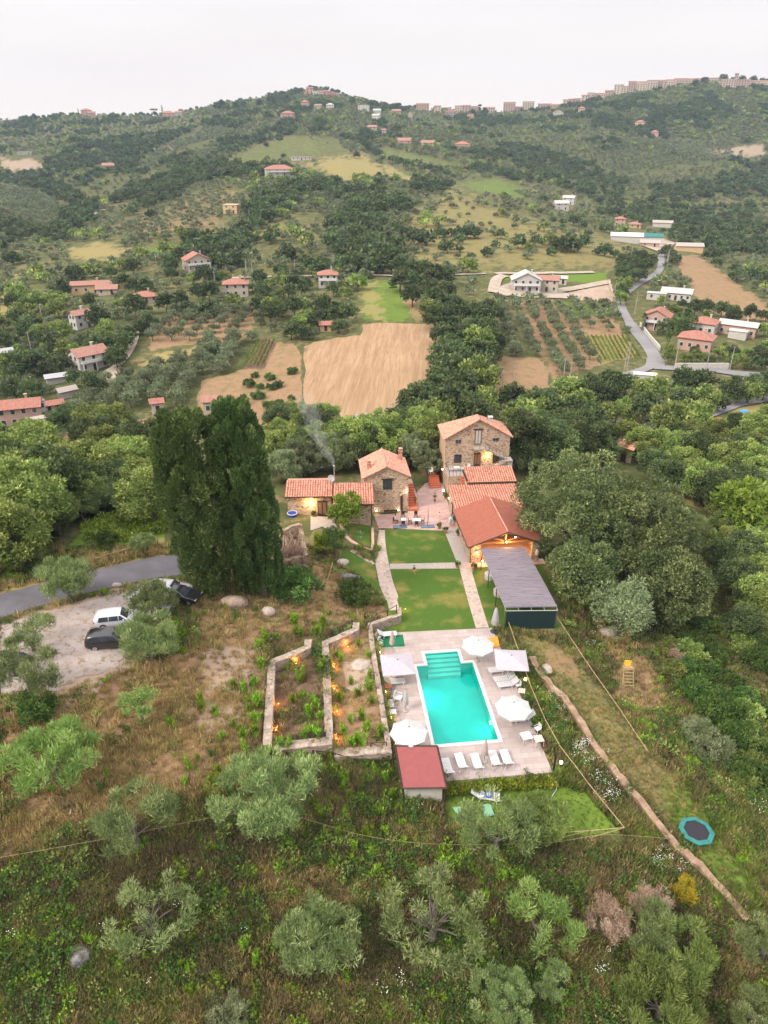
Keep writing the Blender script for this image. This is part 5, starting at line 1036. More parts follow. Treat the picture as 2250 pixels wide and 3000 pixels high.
house('cream two storey house with red roof beside the small upper vineyard','c3',1432,352,145,-4,2,'hip','plaster_cream','tile_far',.7,3)
house('pale house with wide red hip roof above the green meadow','c4',540,295,115,0,2,'hip','plaster_white','tile_far',.8,3,True)
house('long old farmhouse with faded tan roof among the left olives','c3',550,330,215,-8,1,'gable','plaster_ochre','tile_brown',.3,4,hgt=3.8)
house('small annex at the right end of the long old farmhouse','c3',650,340,120,-14,1,'gable','plaster_cream','tile_brown',.6,2)
house('low house with orange red roof half hidden by trees right of the old farmhouse','c3',875,390,130,6,1,'hip','plaster_cream','tile_far',.8,3)
house('white gabled house with tan roof in the left olive trees','c3',490,545,110,30,2,'gable','plaster_white','tile_brown',.7,2)
house('white house with brown gable roof beside the pale drive','c3',535,800,190,24,2,'gable','plaster_white','tile_brown',.7,3,True)
house('large house with long red roof at the bottom of the left valley','c3',120,1140,240,-10,2,'gable','plaster_pink','tile_far',.55,4)
house('white house with outside stair beside the long red roofed house','c3',240,1110,70,10,2,'flat','plaster_white','concrete',.9,2)
house('low red roofed wing right of the white stair house','c3',325,1060,105,6,1,'gable','plaster_cream','tile_far',.5,2)
house('flat white shed below the red roofed house at the left valley bottom','c3',215,1165,120,8,1,'flat','plaster_white','concrete',.5,0,chimney=False)
house('tiny white house with red roof at the foot of the olive rows','c3',955,1062,66,4,1,'gable','plaster_white','tile_far',.8,1,hgt=3.2)
house('house with dull red roof behind the tops of the cypresses','c3',1290,1062,100,-6,1,'gable','plaster_cream','tile_brown',.8,2,hgt=3.6)
house('grey metal shed at the left edge of the valley','c3',25,735,90,10,1,'gable','plaster_grey','metal_grey',.6,0,chimney=False)
house('low blue grey shed below the white house with brown roof','c3',340,880,110,4,1,'gable','plaster_grey','metal_grey',.4,0,chimney=False,hgt=2.2)
house('low grey shed with weathered roof in the left vineyard corner','c3',405,965,100,20,1,'gable','plaster_grey','concrete',.5,0,chimney=False,hgt=2.2)
house('large white villa with red roof high on the central spur','c1',1205,612,125,8,2,'hip','plaster_white','tile_far',.6,4,True,1.0)
house('roofless brown stone farmhouse on the earth slope of the spur','c1',1000,775,62,-20,2,'flat','plaster_ochre','plaster_ochre',.8,2,chimney=False)
house('unfinished pale concrete frame building below the grassy spur top','c1',1300,545,85,4,1,'flat','plaster_white','concrete',.5,5,chimney=False)
house('large white villa with grey roof and ring drive, main block','c5',190,325,170,6,2,'gable_front','plaster_white','plaster_grey',.8,4,True)
house('lower wing of the large white villa with reddish roof','c5',320,325,130,-4,2,'gable','plaster_cream','tile_brown',.6,3)
house('small grey roofed annex behind the large white villa','c5',395,275,80,0,1,'gable','plaster_white','plaster_grey',.5,2,chimney=False)
house('white bungalow with grey flat roof beside the valley road bend','c5',1110,375,170,-6,1,'gable','plaster_white','plaster_grey',.5,5,hgt=3.4)
house('low white extension left of the white bungalow','c5',985,372,110,-4,1,'flat','plaster_white','plaster_grey',.5,2,chimney=False)
house('pink villa with red gable roof beside the valley road','c5',990,555,150,-8,2,'gable_front','plaster_pink','tile_far',.8,3,True)
house('white house with bright red hip roof behind the cypress hedge','c5',1275,578,150,-10,1,'hip','plaster_white','tile_far',.8,3,hgt=4)
house('orange pink bungalow with broad orange roofs below the villas','c5',1235,675,190,-8,1,'hip','plaster_pink','tile_far',.75,4,hgt=4)
house('long pale row building at the right edge of the villas','c5',1480,590,210,-10,1,'gable','plaster_pink','plaster_grey',.35,5,hgt=4)
house('small white garage in front of the long pale building','c5',1480,610,100,-8,1,'flat','plaster_white','plaster_white',.6,0,chimney=False)
house('long white roofed farm sheds below the hill houses','c2',1050,900,130,4,1,'gable','plaster_white','white',.35,0,chimney=False,hgt=4)
house('long teal roofed farm shed behind the white sheds','c2',1140,905,120,8,1,'gable','plaster_white','teal',.35,0,chimney=False,hgt=4.5)
house('red framed barn in front of the teal roofed shed','c2',1150,920,80,4,1,'gable','plaster_pink','concrete',.5,2,chimney=False)
house('low dark barn with pale roof right of the farm sheds','c2',1320,940,110,12,1,'gable','plaster_ochre','concrete',.4,0,chimney=False,hgt=3.4)
house('white farmhouse between dark trees at the foot of the green slope','c2',765,760,60,20,2,'gable','plaster_white','plaster_grey',.7,2)
house('white barn right of the farmhouse between dark trees','c2',800,735,50,-12,2,'gable','plaster_white','plaster_grey',.7,2)
house('small pink house on the right hand slope above the sheds','c2',1020,830,45,0,2,'hip','plaster_pink','tile_far',.8,2)
house('small ochre house right of the pink one above the sheds','c2',1085,838,48,8,1,'hip','plaster_ochre','tile_brown',.8,2)
house('pale grey shed above the long farm sheds','c2',1205,835,80,0,1,'gable','plaster_white','concrete',.4,0,chimney=False,hgt=3.5)
house('tiny tool shed with red roof above the plowed field','c4',527,562,66,0,1,'gable','plaster_ochre','tile_far',.7,1,chimney=False,hgt=2.4)
house('old stone barn with tile roof among trees behind the right wood','d7',805,215,95,-24,1,'gable','stone','tile',.9,1,chimney=False,hgt=3.2)
house('long low barn with tile roof left of the old stone barn','d7',570,190,110,4,1,'gable','stone','tile',.5,0,chimney=False,hgt=2.6)
house('white hut half hidden in the belt along the lower road','c5',910,885,130,6,1,'flat','plaster_white','white',.4,0,chimney=False,hgt=2.8)
house('small pale shack behind the trees above the tiled house roof','c4',745,1140,60,20,1,'gable','plaster_grey','concrete',.7,0,chimney=False,hgt=2.4)
for (k, x, y, w, r_, st, rf, wl, tl_, lb) in (('f4',410,272,88,0,3,'hip','plaster_pink','tile_far','orange red house below the central hilltop'),('f4',545,292,72,10,2,'gable','plaster_white','tile_brown','white house right of the orange red one'),('f4',675,282,82,-6,2,'hip','plaster_white','plaster_grey','second white house in the row below the central hilltop'),
 ('f4',225,375,150,4,2,'hip','plaster_pink','tile_far','long pink house lower left of the central hilltop'),('f4',1030,305,110,-8,3,'flat','plaster_white','white','white flat roofed house right of the central hilltop'),('f4',1170,340,80,0,2,'gable','plaster_white','plaster_grey','small white house stepping down the hill, upper one'),('f4',1165,395,80,-20,2,'gable','plaster_white','plaster_grey','small white house stepping down the hill, lower one'),
 ('f4',1120,500,95,0,1,'gable','plaster_cream','tile_brown','low cream house in the hollow under the white houses'),('f4',1240,555,50,0,2,'gable','plaster_white','tile_brown','small white hut low in the hollow'),('f4',1375,325,90,0,1,'gable','plaster_pink','tile_brown','low pink house left of the first town blocks'),('f4',1520,370,48,0,2,'hip','plaster_white','tile_brown','small pale house among dark trees below the first town blocks'),
 ('f5',1390,380,80,14,2,'gable_front','plaster_white','tile_brown','white gabled house below the town slope'),('f5',1610,340,62,0,2,'hip','plaster_pink','tile_far','pink house below the rising town'),('f5',375,385,70,0,2,'gable','plaster_pink','tile_far','pink house in front of the left town blocks'),('f5',570,395,60,0,2,'flat','plaster_pink','tile_brown','small pinkish block below the umbrella pine'),
 ('f6',150,380,52,0,2,'hip','plaster_pink','tile_far','lone pinkish house under the middle of the old town'),('c2',1108,396,42,0,2,'hip','plaster_ochre','tile_far','ochre house in the woods under the old town'),('c2',1170,440,34,0,2,'hip','plaster_pink','tile_far','pinkish hut below the ochre house in the woods'),('c2',340,485,70,0,1,'hip','plaster_pink','tile_far','pink roofed house across the hollow'),('c2',190,480,55,0,1,'gable','plaster_ochre','tile_brown','ochre cottage left of the pink roofed house across the hollow'),('c2',90,470,60,0,1,'gable','plaster_pink','tile_brown','faded pink cottage at the left of the hollow'),
 ('f7',365,178,80,0,2,'gable','plaster_pink','tile_brown','house on the far left skyline, leftmost one'),('f7',500,165,80,0,2,'flat','plaster_grey','concrete','grey block on the far left skyline'),('f7',545,150,60,0,3,'flat','plaster_grey','concrete','taller grey block on the far left skyline'),('f7',745,170,90,0,3,'hip','plaster_pink','tile_far','pink house by a thin cypress on the far left skyline'),('f7',795,178,60,0,2,'gable','plaster_pink','tile_far','pink roofed wing right of the pink skyline house'),('f7',1460,180,110,0,2,'hip','plaster_pink','tile_far','long pink house by the umbrella pine on the left skyline'),('f7',1550,175,60,0,2,'gable','plaster_grey','tile_brown','small house right of the long pink skyline house'),
 ('c1',100,520,60,0,1,'flat','plaster_grey','plaster_grey','grey ruin on the pale quarry at the far left'),('c1',465,578,50,0,1,'gable','plaster_pink','tile_brown','small pink hut in the left hand woods')):
    house(lb, k, x, y, w, r_, st, rf, wl, tl_, .8, 3 if st > 1 else 2)
# ---------------------------------------------------------------- parasols
def canopy(b, n, r, z0, z1, rot, val=.16, sag=.05):
    V = []; F = []; m = 3
    for i in range(n):
        for s in range(m+1): pass
    ring = []
    for k_, f in ((0,0.0),(1,.35),(2,.7),(3,1.0)):
        pts = []
        for i in range(n):
            for j in range(4):                     # panels sag between ribs
                a0 = rot+2*math.pi*i/n; a1 = rot+2*math.pi*(i+1)/n; t_ = j/4
                p = Vector((math.cos(a0), math.sin(a0), 0)).lerp(Vector((math.cos(a1), math.sin(a1), 0)), t_)*r*f
                if f == 1.0 and n > 4: p *= 1-.035*math.sin(math.pi*t_)
                pts.append(Vector((p.x, p.y, z1+(z0-z1)*(f**1.15) - sag*math.sin(math.pi*t_)*f*(1-f*.4))))
        ring.append(pts)
    N = n*4; V = [(0,0,z1)]+[p for q in ring[1:] for p in q]+[(p.x*1.0,p.y*1.0,p.z-val) for p in ring[3]]
    F = [(0,1+i,1+(i+1) % N) for i in range(N)]
    for k_ in range(3): F += [(1+k_*N+i,1+(k_+1)*N+i,1+(k_+1)*N+(i+1) % N,1+k_*N+(i+1) % N) for i in range(N)]
    b.add(V, F)
def parasol(label, base, kind, canvas, rot=0.0, group=None):
    t = thing('parasol', label, 'parasol', base)
    b = MB(); b.tube([(0,0,0),(0,0,2.62)], .03, 6); b.build('pole', M['wood_dark'], t)
    b = MB(); b.lathe([(.30,0),(.30,.07),(.12,.12),(.06,.3)], 14); b.build('base', M['concrete' if canvas != 'lilac' else 'metal_dark'], t)
    if kind == 'closed':
        b = MB(); n = 16; prof = [(.05,2.6),(.11,2.35),(.17,1.9),(.22,1.4),(.26,.95),(.21,.8)]; V = []; F = []
        for r_, z_ in prof:
            for j in range(n): a = 2*math.pi*j/n; q = r_*(1+.22*math.cos(8*a)*(.3+.7*(2.6-z_)/1.8)); V.append((q*math.cos(a), q*math.sin(a), z_))
        for i in range(len(prof)-1):
            for j in range(n): F.append((i*n+j, i*n+(j+1) % n, (i+1)*n+(j+1) % n, (i+1)*n+j))
        b.add(V, F); b.build('canopy', M[canvas], t, smooth=True); b = MB(); b.lathe([(.235,1.25),(.25,1.28),(.235,1.32)], 12); b.build('strap', M['concrete'], t)
        return t
    b = MB(); n = 8 if kind == 'round' else 4
    canopy(b, n, 1.72 if n == 8 else 2.25, 2.02 if n == 8 else 2.08, 2.66, rot, .17 if n == 8 else .05); o = b.build('canopy', M[canvas], t); o.modifiers.new('thick', 'SOLIDIFY').thickness = .012
    b = MB()
    for i in range(n): a = rot+2*math.pi*i/n; rr = 1.6 if n == 8 else 2.1; b.tube([(0,0,2.58),(rr*math.cos(a),rr*math.sin(a),2.03)], .012, 4)
    b.build('ribs', M['wood_pale'], t); b = MB(); b.lathe([(.05,2.64),(.05,2.7),(.02,2.75)], 8); b.build('finial', M['wood_dark'], t); return t
Z = .03
g = 'parasols round the pool'
parasol('open white octagonal parasol by the orange cloth at the far end of the pool deck', at('d2',876,376,Z), 'round', 'canvas', .2, g)
parasol('open pale lilac square parasol on the left side of the pool', at('d2',232,536,Z), 'square', 'lilac', R(45+6), g)
parasol('open grey lilac square parasol tilted over loungers on the right of the pool', at('d2',1142,500,Z), 'square', 'lilac', R(45-4), g)
parasol('open white octagonal parasol halfway along the right pool side', at('d2',1157,890,Z), 'round', 'canvas', .5, g)
parasol('open white octagonal parasol next to the red pool house roof', at('d2',323,1092,Z), 'round', 'canvas', .1, g)
parasol('closed pinkish parasol standing at the green mat', at('f1',268,470,Z), 'closed', 'canvas_pale', 0, g)
parasol('closed white parasol beside the white armchair left of the pool', at('f1',483,1450,Z), 'closed', 'canvas', 0, g)
parasol('closed grey pink parasol among the loungers at the near pool end', at('d2',935,1190,Z), 'closed', 'canvas_pale', 0, g)
p_ = parasol('tall closed lilac parasol at the end of the right garden path by the pergola', at('e2',375,1940,0), 'closed', 'lilac', 0, g); p_.scale = (1.45,1.45,1.25)
parasol('closed pale pink parasol behind the pergola at the tavern corner', at('e2',1062,780,0), 'closed', 'canvas_pale', 0, g)
for i, (x, y) in enumerate(((205,920),(720,910))):
    t = thing('parasol', ('furled courtyard parasol on a blue grey slab beside the left dining table','furled courtyard parasol on a blue grey slab right of the dining tables')[i], 'parasol', at('e1',x,y,.01), R(4), 'furled courtyard parasols')
    b = MB(); b.box((0,0,.06),(1.9,.85,.1)); b.build('slab', M['slab'], t, bevel=.02)
    b = MB(); b.tube([(0,0,.1),(0,0,2.9)], .035, 6); b.build('pole', M['metal_dark'], t)
    b = MB(); b.lathe([(.05,.95),(.10,1.0),(.12,1.6),(.09,2.4),(.04,2.85)], 10); b.build('canopy', M['canvas_pale'], t)
# ---------------------------------------------------------------- plastic furniture
def lounger_proto():
    t = thing('sun_lounger', 'white plastic sun lounger', 'sun lounger')
    b = MB()
    for sx in (-1, 1): b.box((sx*.3,-.32,.33),(.05,1.3,.06))
    for i in range(9): b.box((0,-.9+i*.145,.36),(.6,.115,.025))
    b.build('seat', M['plastic'], t)
    b = MB(); Rm = Matrix.Rotation(R(38), 3, 'X')
    for sx in (-1, 1): b.box(Vector((sx*.3,.34,.36)) + Rm @ Vector((0,.33,0)), (.05,.68,.06), 0, 0, 1, Rm)
    for i in range(5): b.box(Vector((0,.34,.38)) + Rm @ Vector((0,.08+i*.135,0)), (.6,.11,.025), 0, 0, 1, Rm)
    b.build('backrest', M['plastic'], t)
    for sx in (-1, 1):
        for y in (-.75, .25, .7):
            b = MB(); b.tube([(sx*.3,y,.36),(sx*.33,y+(.06 if y > 0 else -.06),.0)], .035, 5); b.build('leg', M['plastic'], t)
    return t
lg = lounger_proto(); used = [False]
def lounger(label, p, yaw, group='white loungers round the pool'):
    o = lg if not used[0] else copy_tree(lg); used[0] = True
    put(o, p, yaw, 1.14, label, group); return o
for (k, x, y, yw, lb) in (('f3',545,445,190,'white sun lounger closest to the red pool house'),('f3',672,395,190,'white sun lounger second from the red pool house, lying flat'),
 ('f3',820,400,188,'white sun lounger just left of the closed parasol at the near pool end'),('f3',985,370,188,'white sun lounger just right of the closed parasol at the near pool end'),('f3',1095,360,188,'pinkish white sun lounger at the right end of the near row'),
 ('f2',420,480,-82,'white lounger under the grey lilac parasol'),('f2',530,660,-80,'white lounger between the lilac parasol and the next pair of loungers'),('f2',600,770,-80,'white lounger just behind the white round parasol on the right'),('f2',925,1450,-78,'white lounger with raised back in front of the right round parasol'),
 ('f1',320,905,98,'white lounger in the shade of the left lilac parasol'),('f1',300,1020,98,'white lounger between the lilac parasol and the brown stool')):
    lounger(lb, at(k, x, y, Z), R(yw))
used_k = lounger('white lounger on the lower lawn loaded with blue swim rings', at('f3',890,700,-1.2), R(80), 'white loungers on the lower lawn'); used_k.scale = (1.3,1.3,1.2)
lounger('small white lounger on the green mat behind the closed parasol', at('f1',180,250,Z), R(98))
def torus(b, c, R_, r_, tilt=0.0, n=18, m=8):
    V = []; F = []
    for i in range(n):
        a = 2*math.pi*i/n
        for j in range(m):
            e = 2*math.pi*j/m; p = Vector(((R_+r_*math.cos(e))*math.cos(a), (R_+r_*math.cos(e))*math.sin(a), r_*math.sin(e))); p.rotate(Matrix.Rotation(tilt, 3, 'X')); V.append(p+Vector(c))
    for i in range(n):
        for j in range(m): F.append((i*m+j, ((i+1) % n)*m+j, ((i+1) % n)*m+(j+1) % m, i*m+(j+1) % m))
    b.add(V, F)
pb = at('f3',890,700,-1.2)
for i, (dx, mm, lb) in enumerate(((-.35,'lilac','pale blue and white swim ring on the lawn lounger'),(.28,'blue','dark blue swim ring on the lawn lounger'))):
    b = MB(); torus(b, (0,0,0), .30, .10); tag(b.build('swim_ring', plain('swim_ring_%d' % i, ((.30,.45,.70),(.03,.07,.40))[i], ((.7,.75,.8),(.05,.15,.5))[i], 6, .4), None, pb+Vector((dx,.05,.50)), 0, True), lb, 'swim ring')
def chair_proto():
    t = thing('plastic_chair', 'white plastic armchair', 'chair'); b = MB(); b.box((0,0,.42),(.5,.48,.04)); b.build('seat', M['plastic'], t)
    b = MB(); b.box((0,.25,.68),(.48,.04,.48),0,0,.85)
    b.build('backrest', M['plastic'], t)
    for sx in (-1, 1): b = MB(); b.tube([(sx*.26,-.22,.62),(sx*.26,.24,.64)], .03, 5); b.build('armrest', M['plastic'], t)
    for sx in (-1, 1):
        for sy in (-1, 1): b = MB(); b.tube([(sx*.22,sy*.2,.42),(sx*.27,sy*.25,0)], .03, 5); b.build('leg', M['plastic'], t)
    return t
ch = chair_proto(); used[0] = False
def chair(label, p, yaw, group='white plastic chairs'):
    o = ch if not used[0] else copy_tree(ch); used[0] = True; return put(o, p, yaw, 1.0, label, group)
chair('white plastic armchair behind the striped table at the right deck edge', at('f2',1200,1690,Z), R(-60))
chair('white plastic chair tucked behind the loungers on the right deck edge', at('f2',800,800,Z), R(-70))
chair('large white armchair left of the pool beside the closed white parasol', at('f1',370,1290,Z), R(70)).scale = (1.5,1.5,1.15)
chair('white plastic chair behind the small white table at the left deck wall', at('f1',250,1420,Z), R(10))
chair('white plastic chair at the back of the green mat', at('f1',40,310,Z), R(60)); chair('white plastic chair at the front of the green mat', at('f1',75,400,Z), R(60))
TP = Vector((9.35,100.95,0)); tl = lambda x, y: TP+Vector((x*math.cos(R(5))-y*math.sin(R(5)), x*math.sin(R(5))+y*math.cos(R(5)), 3.04))
chair('white plastic chair left of the table on the house terrace', tl(.75,-1.6), R(90)); chair('white plastic chair right of the table on the house terrace', tl(2.5,-1.7), R(-80)); chair('white plastic chair nearest the dark door on the house terrace', tl(3.5,-1.2), R(-20))
def table(label, p, yaw, w, d, hgt, top, legs='plastic', cat='table', round_=False):
    t = thing('side_table', label, cat, p, yaw); b = MB()
    if round_: b.lathe([(w/2,hgt-.04),(w/2,hgt)], 16)
    else: b.box((0,0,hgt-.02),(w,d,.04))
    b.build('tabletop', M[top], t, bevel=.008)
    for sx in (-1, 1):
        for sy in (-1, 1): b = MB(); k_ = .36 if round_ else .44; b.tube([(sx*w*k_,sy*d*k_,hgt-.04),(sx*w*k_*1.06,sy*d*k_*1.06,0)], .028, 5); b.build('leg', M[legs], t)
    return t
table('white plastic table by the striped table at the right deck edge', at('f2',965,1880,Z), R(15), .95, .9, .72, 'plastic')
table('red striped table at the right deck edge', at('f2',1215,1940,Z), R(10), .8, .8, .72, 'striped')
table('red striped stool behind the round parasol on the right', at('f2',880,930,Z), R(-12), .65, .65, .5, 'striped')
table('small brown red stool against the left deck wall', at('f1',190,1110,Z), R(8), .8, .6, .55, 'terracotta', 'wood_dark')
table('small white table against the left deck wall', at('f1',262,1525,Z), R(4), .85, .6, .5, 'plastic')
table('long white table in the middle of the courtyard', at('e1',510,870,.01), R(4), 1.15, .85, .76, 'plastic'); table('small white table left of the courtyard parasol pole', at('e1',265,860,.01), R(4), .75, .8, .76, 'plastic')
table('white table on the upper house terrace', tl(1.6,-1.7), R(5), .9, .8, .74, 'plastic')
wc = None
for i, (x, y, yw, lb) in enumerate(((500,745,0,'dark wicker chair behind the long courtyard table'),(390,860,90,'wicker chair left of the long courtyard table'),(622,850,-90,'dark wicker chair right of the long courtyard table'),(258,745,0,'dark wicker chair behind the small courtyard table'),(512,905,180,'dark wicker chair in front of the long courtyard table'),(262,900,180,'dark wicker chair in front of the small courtyard table'),(110,850,70,'dark wicker chair under the seated person in the courtyard'))):
    if wc is None:
        wc = thing('wicker_chair', lb, 'chair'); b = MB(); b.box((0,0,.43),(.5,.48,.05)); b.build('seat', M['wood'], wc); b = MB(); b.box((0,.24,.7),(.48,.04,.52)); b.build('backrest', M['wood_dark'], wc)
        for sx in (-1, 1):
            for sy in (-1, 1): b = MB(); b.tube([(sx*.22,sy*.2,.43),(sx*.23,sy*.22,0)], .025, 5); b.build('leg', M['wood_dark'], wc)
        o = wc
    else: o = copy_tree(wc)
    put(o, at('e1',x,y,.01), R(yw), 1.0, lb, 'wicker chairs in the courtyard')
for i in range(6):
    o = chair('white plastic chair in the stack at the tavern wall, %s' % ('at the bottom','second from the bottom','third from the bottom','third from the top','second from the top','on top')[i], at('e1',1150,885,.01)+Vector((0,.0,.13*i)), R(-80), 'stacked white chairs at the tavern wall')
t = thing('bench', 'dark wooden bench against the front wall of the gabled house', 'bench', at('e1',30,660,.01), R(6)); b = MB(); b.box((0,0,.42),(1.9,.4,.05)); b.build('seat', M['wood_dark'], t)
for sx in (-1, 1): b = MB(); b.box((sx*.8,0,.2),(.08,.36,.4)); b.build('leg', M['wood_dark'], t)
# ---------------------------------------------------------------- mats, shower, hose, lamps on the deck and below
b = MB(); q = [at('f1',*p,Z+.012) for p in ((0,430),(475,405),(445,215),(0,250))]; b.add([(p.x,p.y,0) for p in q]+[(p.x,p.y,-.01) for p in q], [(0,1,2,3),(0,4,5,1),(1,5,6,2),(2,6,7,3),(3,7,4,0)])
tag(b.build('green_mat', M['green_mat'], None, (0,0,Z+.014)), 'dark green artificial turf mat in the far left corner of the deck', 'mat')
b = MB(); q = [at('d2',*p,Z) for p in ((925,292),(1062,262),(1040,196),(985,205))]; V = [(p.x,p.y,z) for p, z in zip(q, (.06,.10,.34,.28))]+[(p.x,p.y,z) for p, z in zip(q, (.02,.04,.28,.22))]
b.add(V, [(0,1,2,3),(7,6,5,4),(0,4,5,1),(1,5,6,2),(2,6,7,3),(3,7,4,0)]); tag(b.build('orange_cloth', M['orange'], None, (0,0,Z)), 'bright orange cloth lying at the deck edge under the far white parasol', 'cloth')
for k, pts, lb in (('f3',((840,765),(945,755),(985,860),(900,880)),'faded green sheet lying on the lower lawn'),('f3',((590,785),(740,775),(760,850),(640,860)),'faded green sheet near the pool house corner under the olive')):
    q = [at(k,*p,-1.2) for p in pts]; b = MB(); b.add([(p.x,p.y,.0+rnd.uniform(0,.05)) for p in q]+[(p.x,p.y,-.04) for p in q], [(3,2,1,0),(0,1,5,4),(1,2,6,5),(2,3,7,6),(3,0,4,7)]); tag(b.build('ground_sheet', M['green_pale'], None, (0,0,-1.16)), lb, 'sheet')
t = thing('garden_shower', 'black curved garden shower at the near right deck corner', 'shower', at('f3',1535,438,Z), 0)
b = MB(); b.tube([(0,0,0),(.02,0,.9),(.03,0,1.6),(-.05,0,2.0),(-.3,.05,2.25)], [.09,.09,.085,.08,.06], 8); b.build('column', M['black'], t, smooth=True); b = MB(); b.lathe([(.04,0),(.11,-.03),(.11,-.05)], 10, 0, (-.32,.05,2.24)); b.build('shower_head', M['metal_dark'], t)
b = MB(); b.tube([(.09,0,1.0),(.2,0,1.0)], .03, 6); b.build('tap', M['metal_grey'], t)
hp = [at('f3',1545,440,.05)]+[ground('f3',x,y)+Vector((0,0,.07)) for x, y in ((1580,465),(1592,510),(1580,545),(1565,575),(1560,625),(1525,680),(1508,740))]
b = MB(); b.tube(smooth_path(hp, 6), .035, 5); tag(b.build('garden_hose', M['plastic'], smooth=True), 'white garden hose snaking from the shower over the lower lawn', 'hose')
t = thing('crumpled_bag', 'crumpled grey white bag lying among the olive twigs on the lower lawn', 'bag', at('f3',1270,770,-1.2), 0)
b = MB(); b.lathe([(.3,0),(.38,.12),(.3,.32),(.12,.42),(.05,.4)], 11); o = b.build('bag', M['lilac'], t)
for v in o.data.vertices: v.co += Vector((rnd.uniform(-.07,.07), rnd.uniform(-.07,.07), rnd.uniform(-.04,.05)))
def bollard(label, p, e=10):
    t = thing('bollard_lamp', label, 'lamp', p); b = MB(); b.tube([(0,0,-.2),(0,0,.75)], .05, 7); b.build('post', M['metal_dark'], t); b = MB(); b.lathe([(.06,.75),(.13,.82),(.13,.95),(.05,1.02)], 10); b.build('globe', M['bulb'], t)
    lamp_light('lamp_light', (0,0,1.35), e, (1,.85,.6), .1, t)
bollard('lit bollard lamp in the planting beside the lilac parasol', Vector(at('f2',945,760,-.4))); bollard('lit bollard lamp behind the shower at the near deck corner', Vector(at('f3',1597,430,-.7)))
bollard('lit bollard lamp on the courtyard edge by the tavern door', Vector(at('e1',1010,330,.0)), 6)
GL = (('d1',243,1045,2.0,'amber ground lamp low on the left retaining wall, halfway down'),('d1',218,1300,2.0,'amber ground lamp low on the left retaining wall, near its lower end'),('d1',415,655,2.0,'amber ground lamp under the slanting top of the left retaining wall'),
 ('d1',785,690,1.05,'amber ground lamp at the top of the middle retaining wall'),('d1',787,900,1.05,'second amber ground lamp down the middle retaining wall'),('d1',812,1120,1.05,'third amber ground lamp down the middle retaining wall'),('d1',808,1385,1.05,'amber ground lamp at the lower end of the middle retaining wall'),
 ('d1',915,490,1.05,'amber ground lamp under the slanting top of the middle retaining wall'),('d1',1475,125,.05,'amber ground lamp on the lawn at the corner of the cobbled path'),('d1',1360,265,.05,'amber ground lamp on the lawn behind the green mat'))
for i, (k, x, y, z, lb) in enumerate(GL):
    p = at(k, x+10, y, z); t = thing('ground_lamp', lb, 'lamp', p, 0, 'amber ground lamps along the garden walls')
    b = MB(); b.tube([(0,0,-.05),(0,0,.12)], .035, 6); b.build('stem', M['metal_dark'], t); b = MB(); b.lathe([(.02,.12),(.05,.14),(.05,.17),(.02,.19)], 8); b.build('lens', M['bulb_amber'], t)
    lamp_light('lamp_light', (0,0,.45), 40, (1,.42,.06), .08, t)
for k, x, y, lb in (('f1',55,500,'lit lamp on the left deck wall near the green mat'),('f1',125,870,'lit lamp on the left deck wall under the lilac parasol'),('f1',120,1140,'lit lamp on the left deck wall at the brown stool'),('f1',215,1560,'lit lamp on the left deck wall at the small white table'),('d2',205,1045,'lit lamp on the left deck wall at the pool house corner')):
    p = at(k, x, y, .45); wall_lamp(lb, p+Vector((.03,0,0)), 30, (1,.62,.28), R(84), off=.3)
# ---------------------------------------------------------------- fences
def fence(name, label, pts, ht=.95, post='wood', rail='wood_pale', rails=1, gap=2.4, cat='fence', brace=False):
    pts = [Vector(p) for p in pts]; t = thing(name, label, cat, pts[0]); P_ = []
    for i in range(len(pts)-1):
        n = max(1, round((pts[i+1]-pts[i]).length/gap))
        for j in range(n): P_.append(pts[i].lerp(pts[i+1], j/n))
    P_.append(pts[-1]); pm = None
    for p in P_:
        q = p-pts[0]
        if pm is None: b = MB(); b.tube([(0,0,-.3),(0,0,ht)], .055, 6); pm = b.build('post', M[post], t); pm.location = q
        else: part('post', pm, t, q)
    for r in range(rails):
        b = MB()
        for i in range(len(P_)-1):
            z = ht-.04-r*.45; b.tube([P_[i]-pts[0]+Vector((0,0,z+rnd.uniform(-.04,.04))), P_[i+1]-pts[0]+Vector((0,0,z+rnd.uniform(-.04,.04)))], .042, 5)
            if brace and i % 1 == 0: b.tube([P_[i]-pts[0]+Vector((0,0,z)), P_[i+1]-pts[0]+Vector((0,0,.05))], .03, 5)
        b.build('rail', M[rail], t)
    return t
gz = lambda k, pts: [ground(k, x, y) for x, y in pts]
fence('garden_fence', 'chestnut pole fence running down beside the right edge of the pool deck', gz('D',[(1095,1354),(1118,1420),(1145,1500),(1175,1570),(1205,1625),(1265,1705),(1345,1806)]), 1.0)
fence('garden_fence', 'short dark pole fence closing the bottom of the lower lawn', gz('D',[(1345,1806),(1270,1812),(1180,1818)]), 1.0, brace=True)
fence('garden_fence', 'pole fence running down the playground slope from the pergola', gz('D',[(1200,1346),(1240,1408),(1285,1476),(1340,1555),(1396,1640)]), 1.0, rail='wood_pale')
fence('garden_fence', 'dark metal rail fence above the middle retaining wall', [at('d1',*p) for p in ((770,370,2.1),(880,330,2.1),(970,280,2.1))], .8, 'metal_dark', 'metal_dark')
fence('garden_fence', 'dark metal rail on the wall corner beside the lawn path', [at('d1',*p) for p in ((1130,330,1.0),(1210,210,1.0),(1310,180,1.0),(1400,130,1.0))], .8, 'metal_dark', 'metal_dark')
fence('garden_fence', 'dark braced rail at the lower end of the left terrace', [at('d1',*p) for p in ((560,1395,2.0),(710,1375,2.0))], .8, 'metal_dark', 'metal_dark', brace=True)
fence('garden_fence', 'dark braced rail at the lower end of the right terrace', [at('d1',*p) for p in ((1150,1480,1.0),(1300,1470,1.0))], .8, 'metal_dark', 'metal_dark', brace=True)
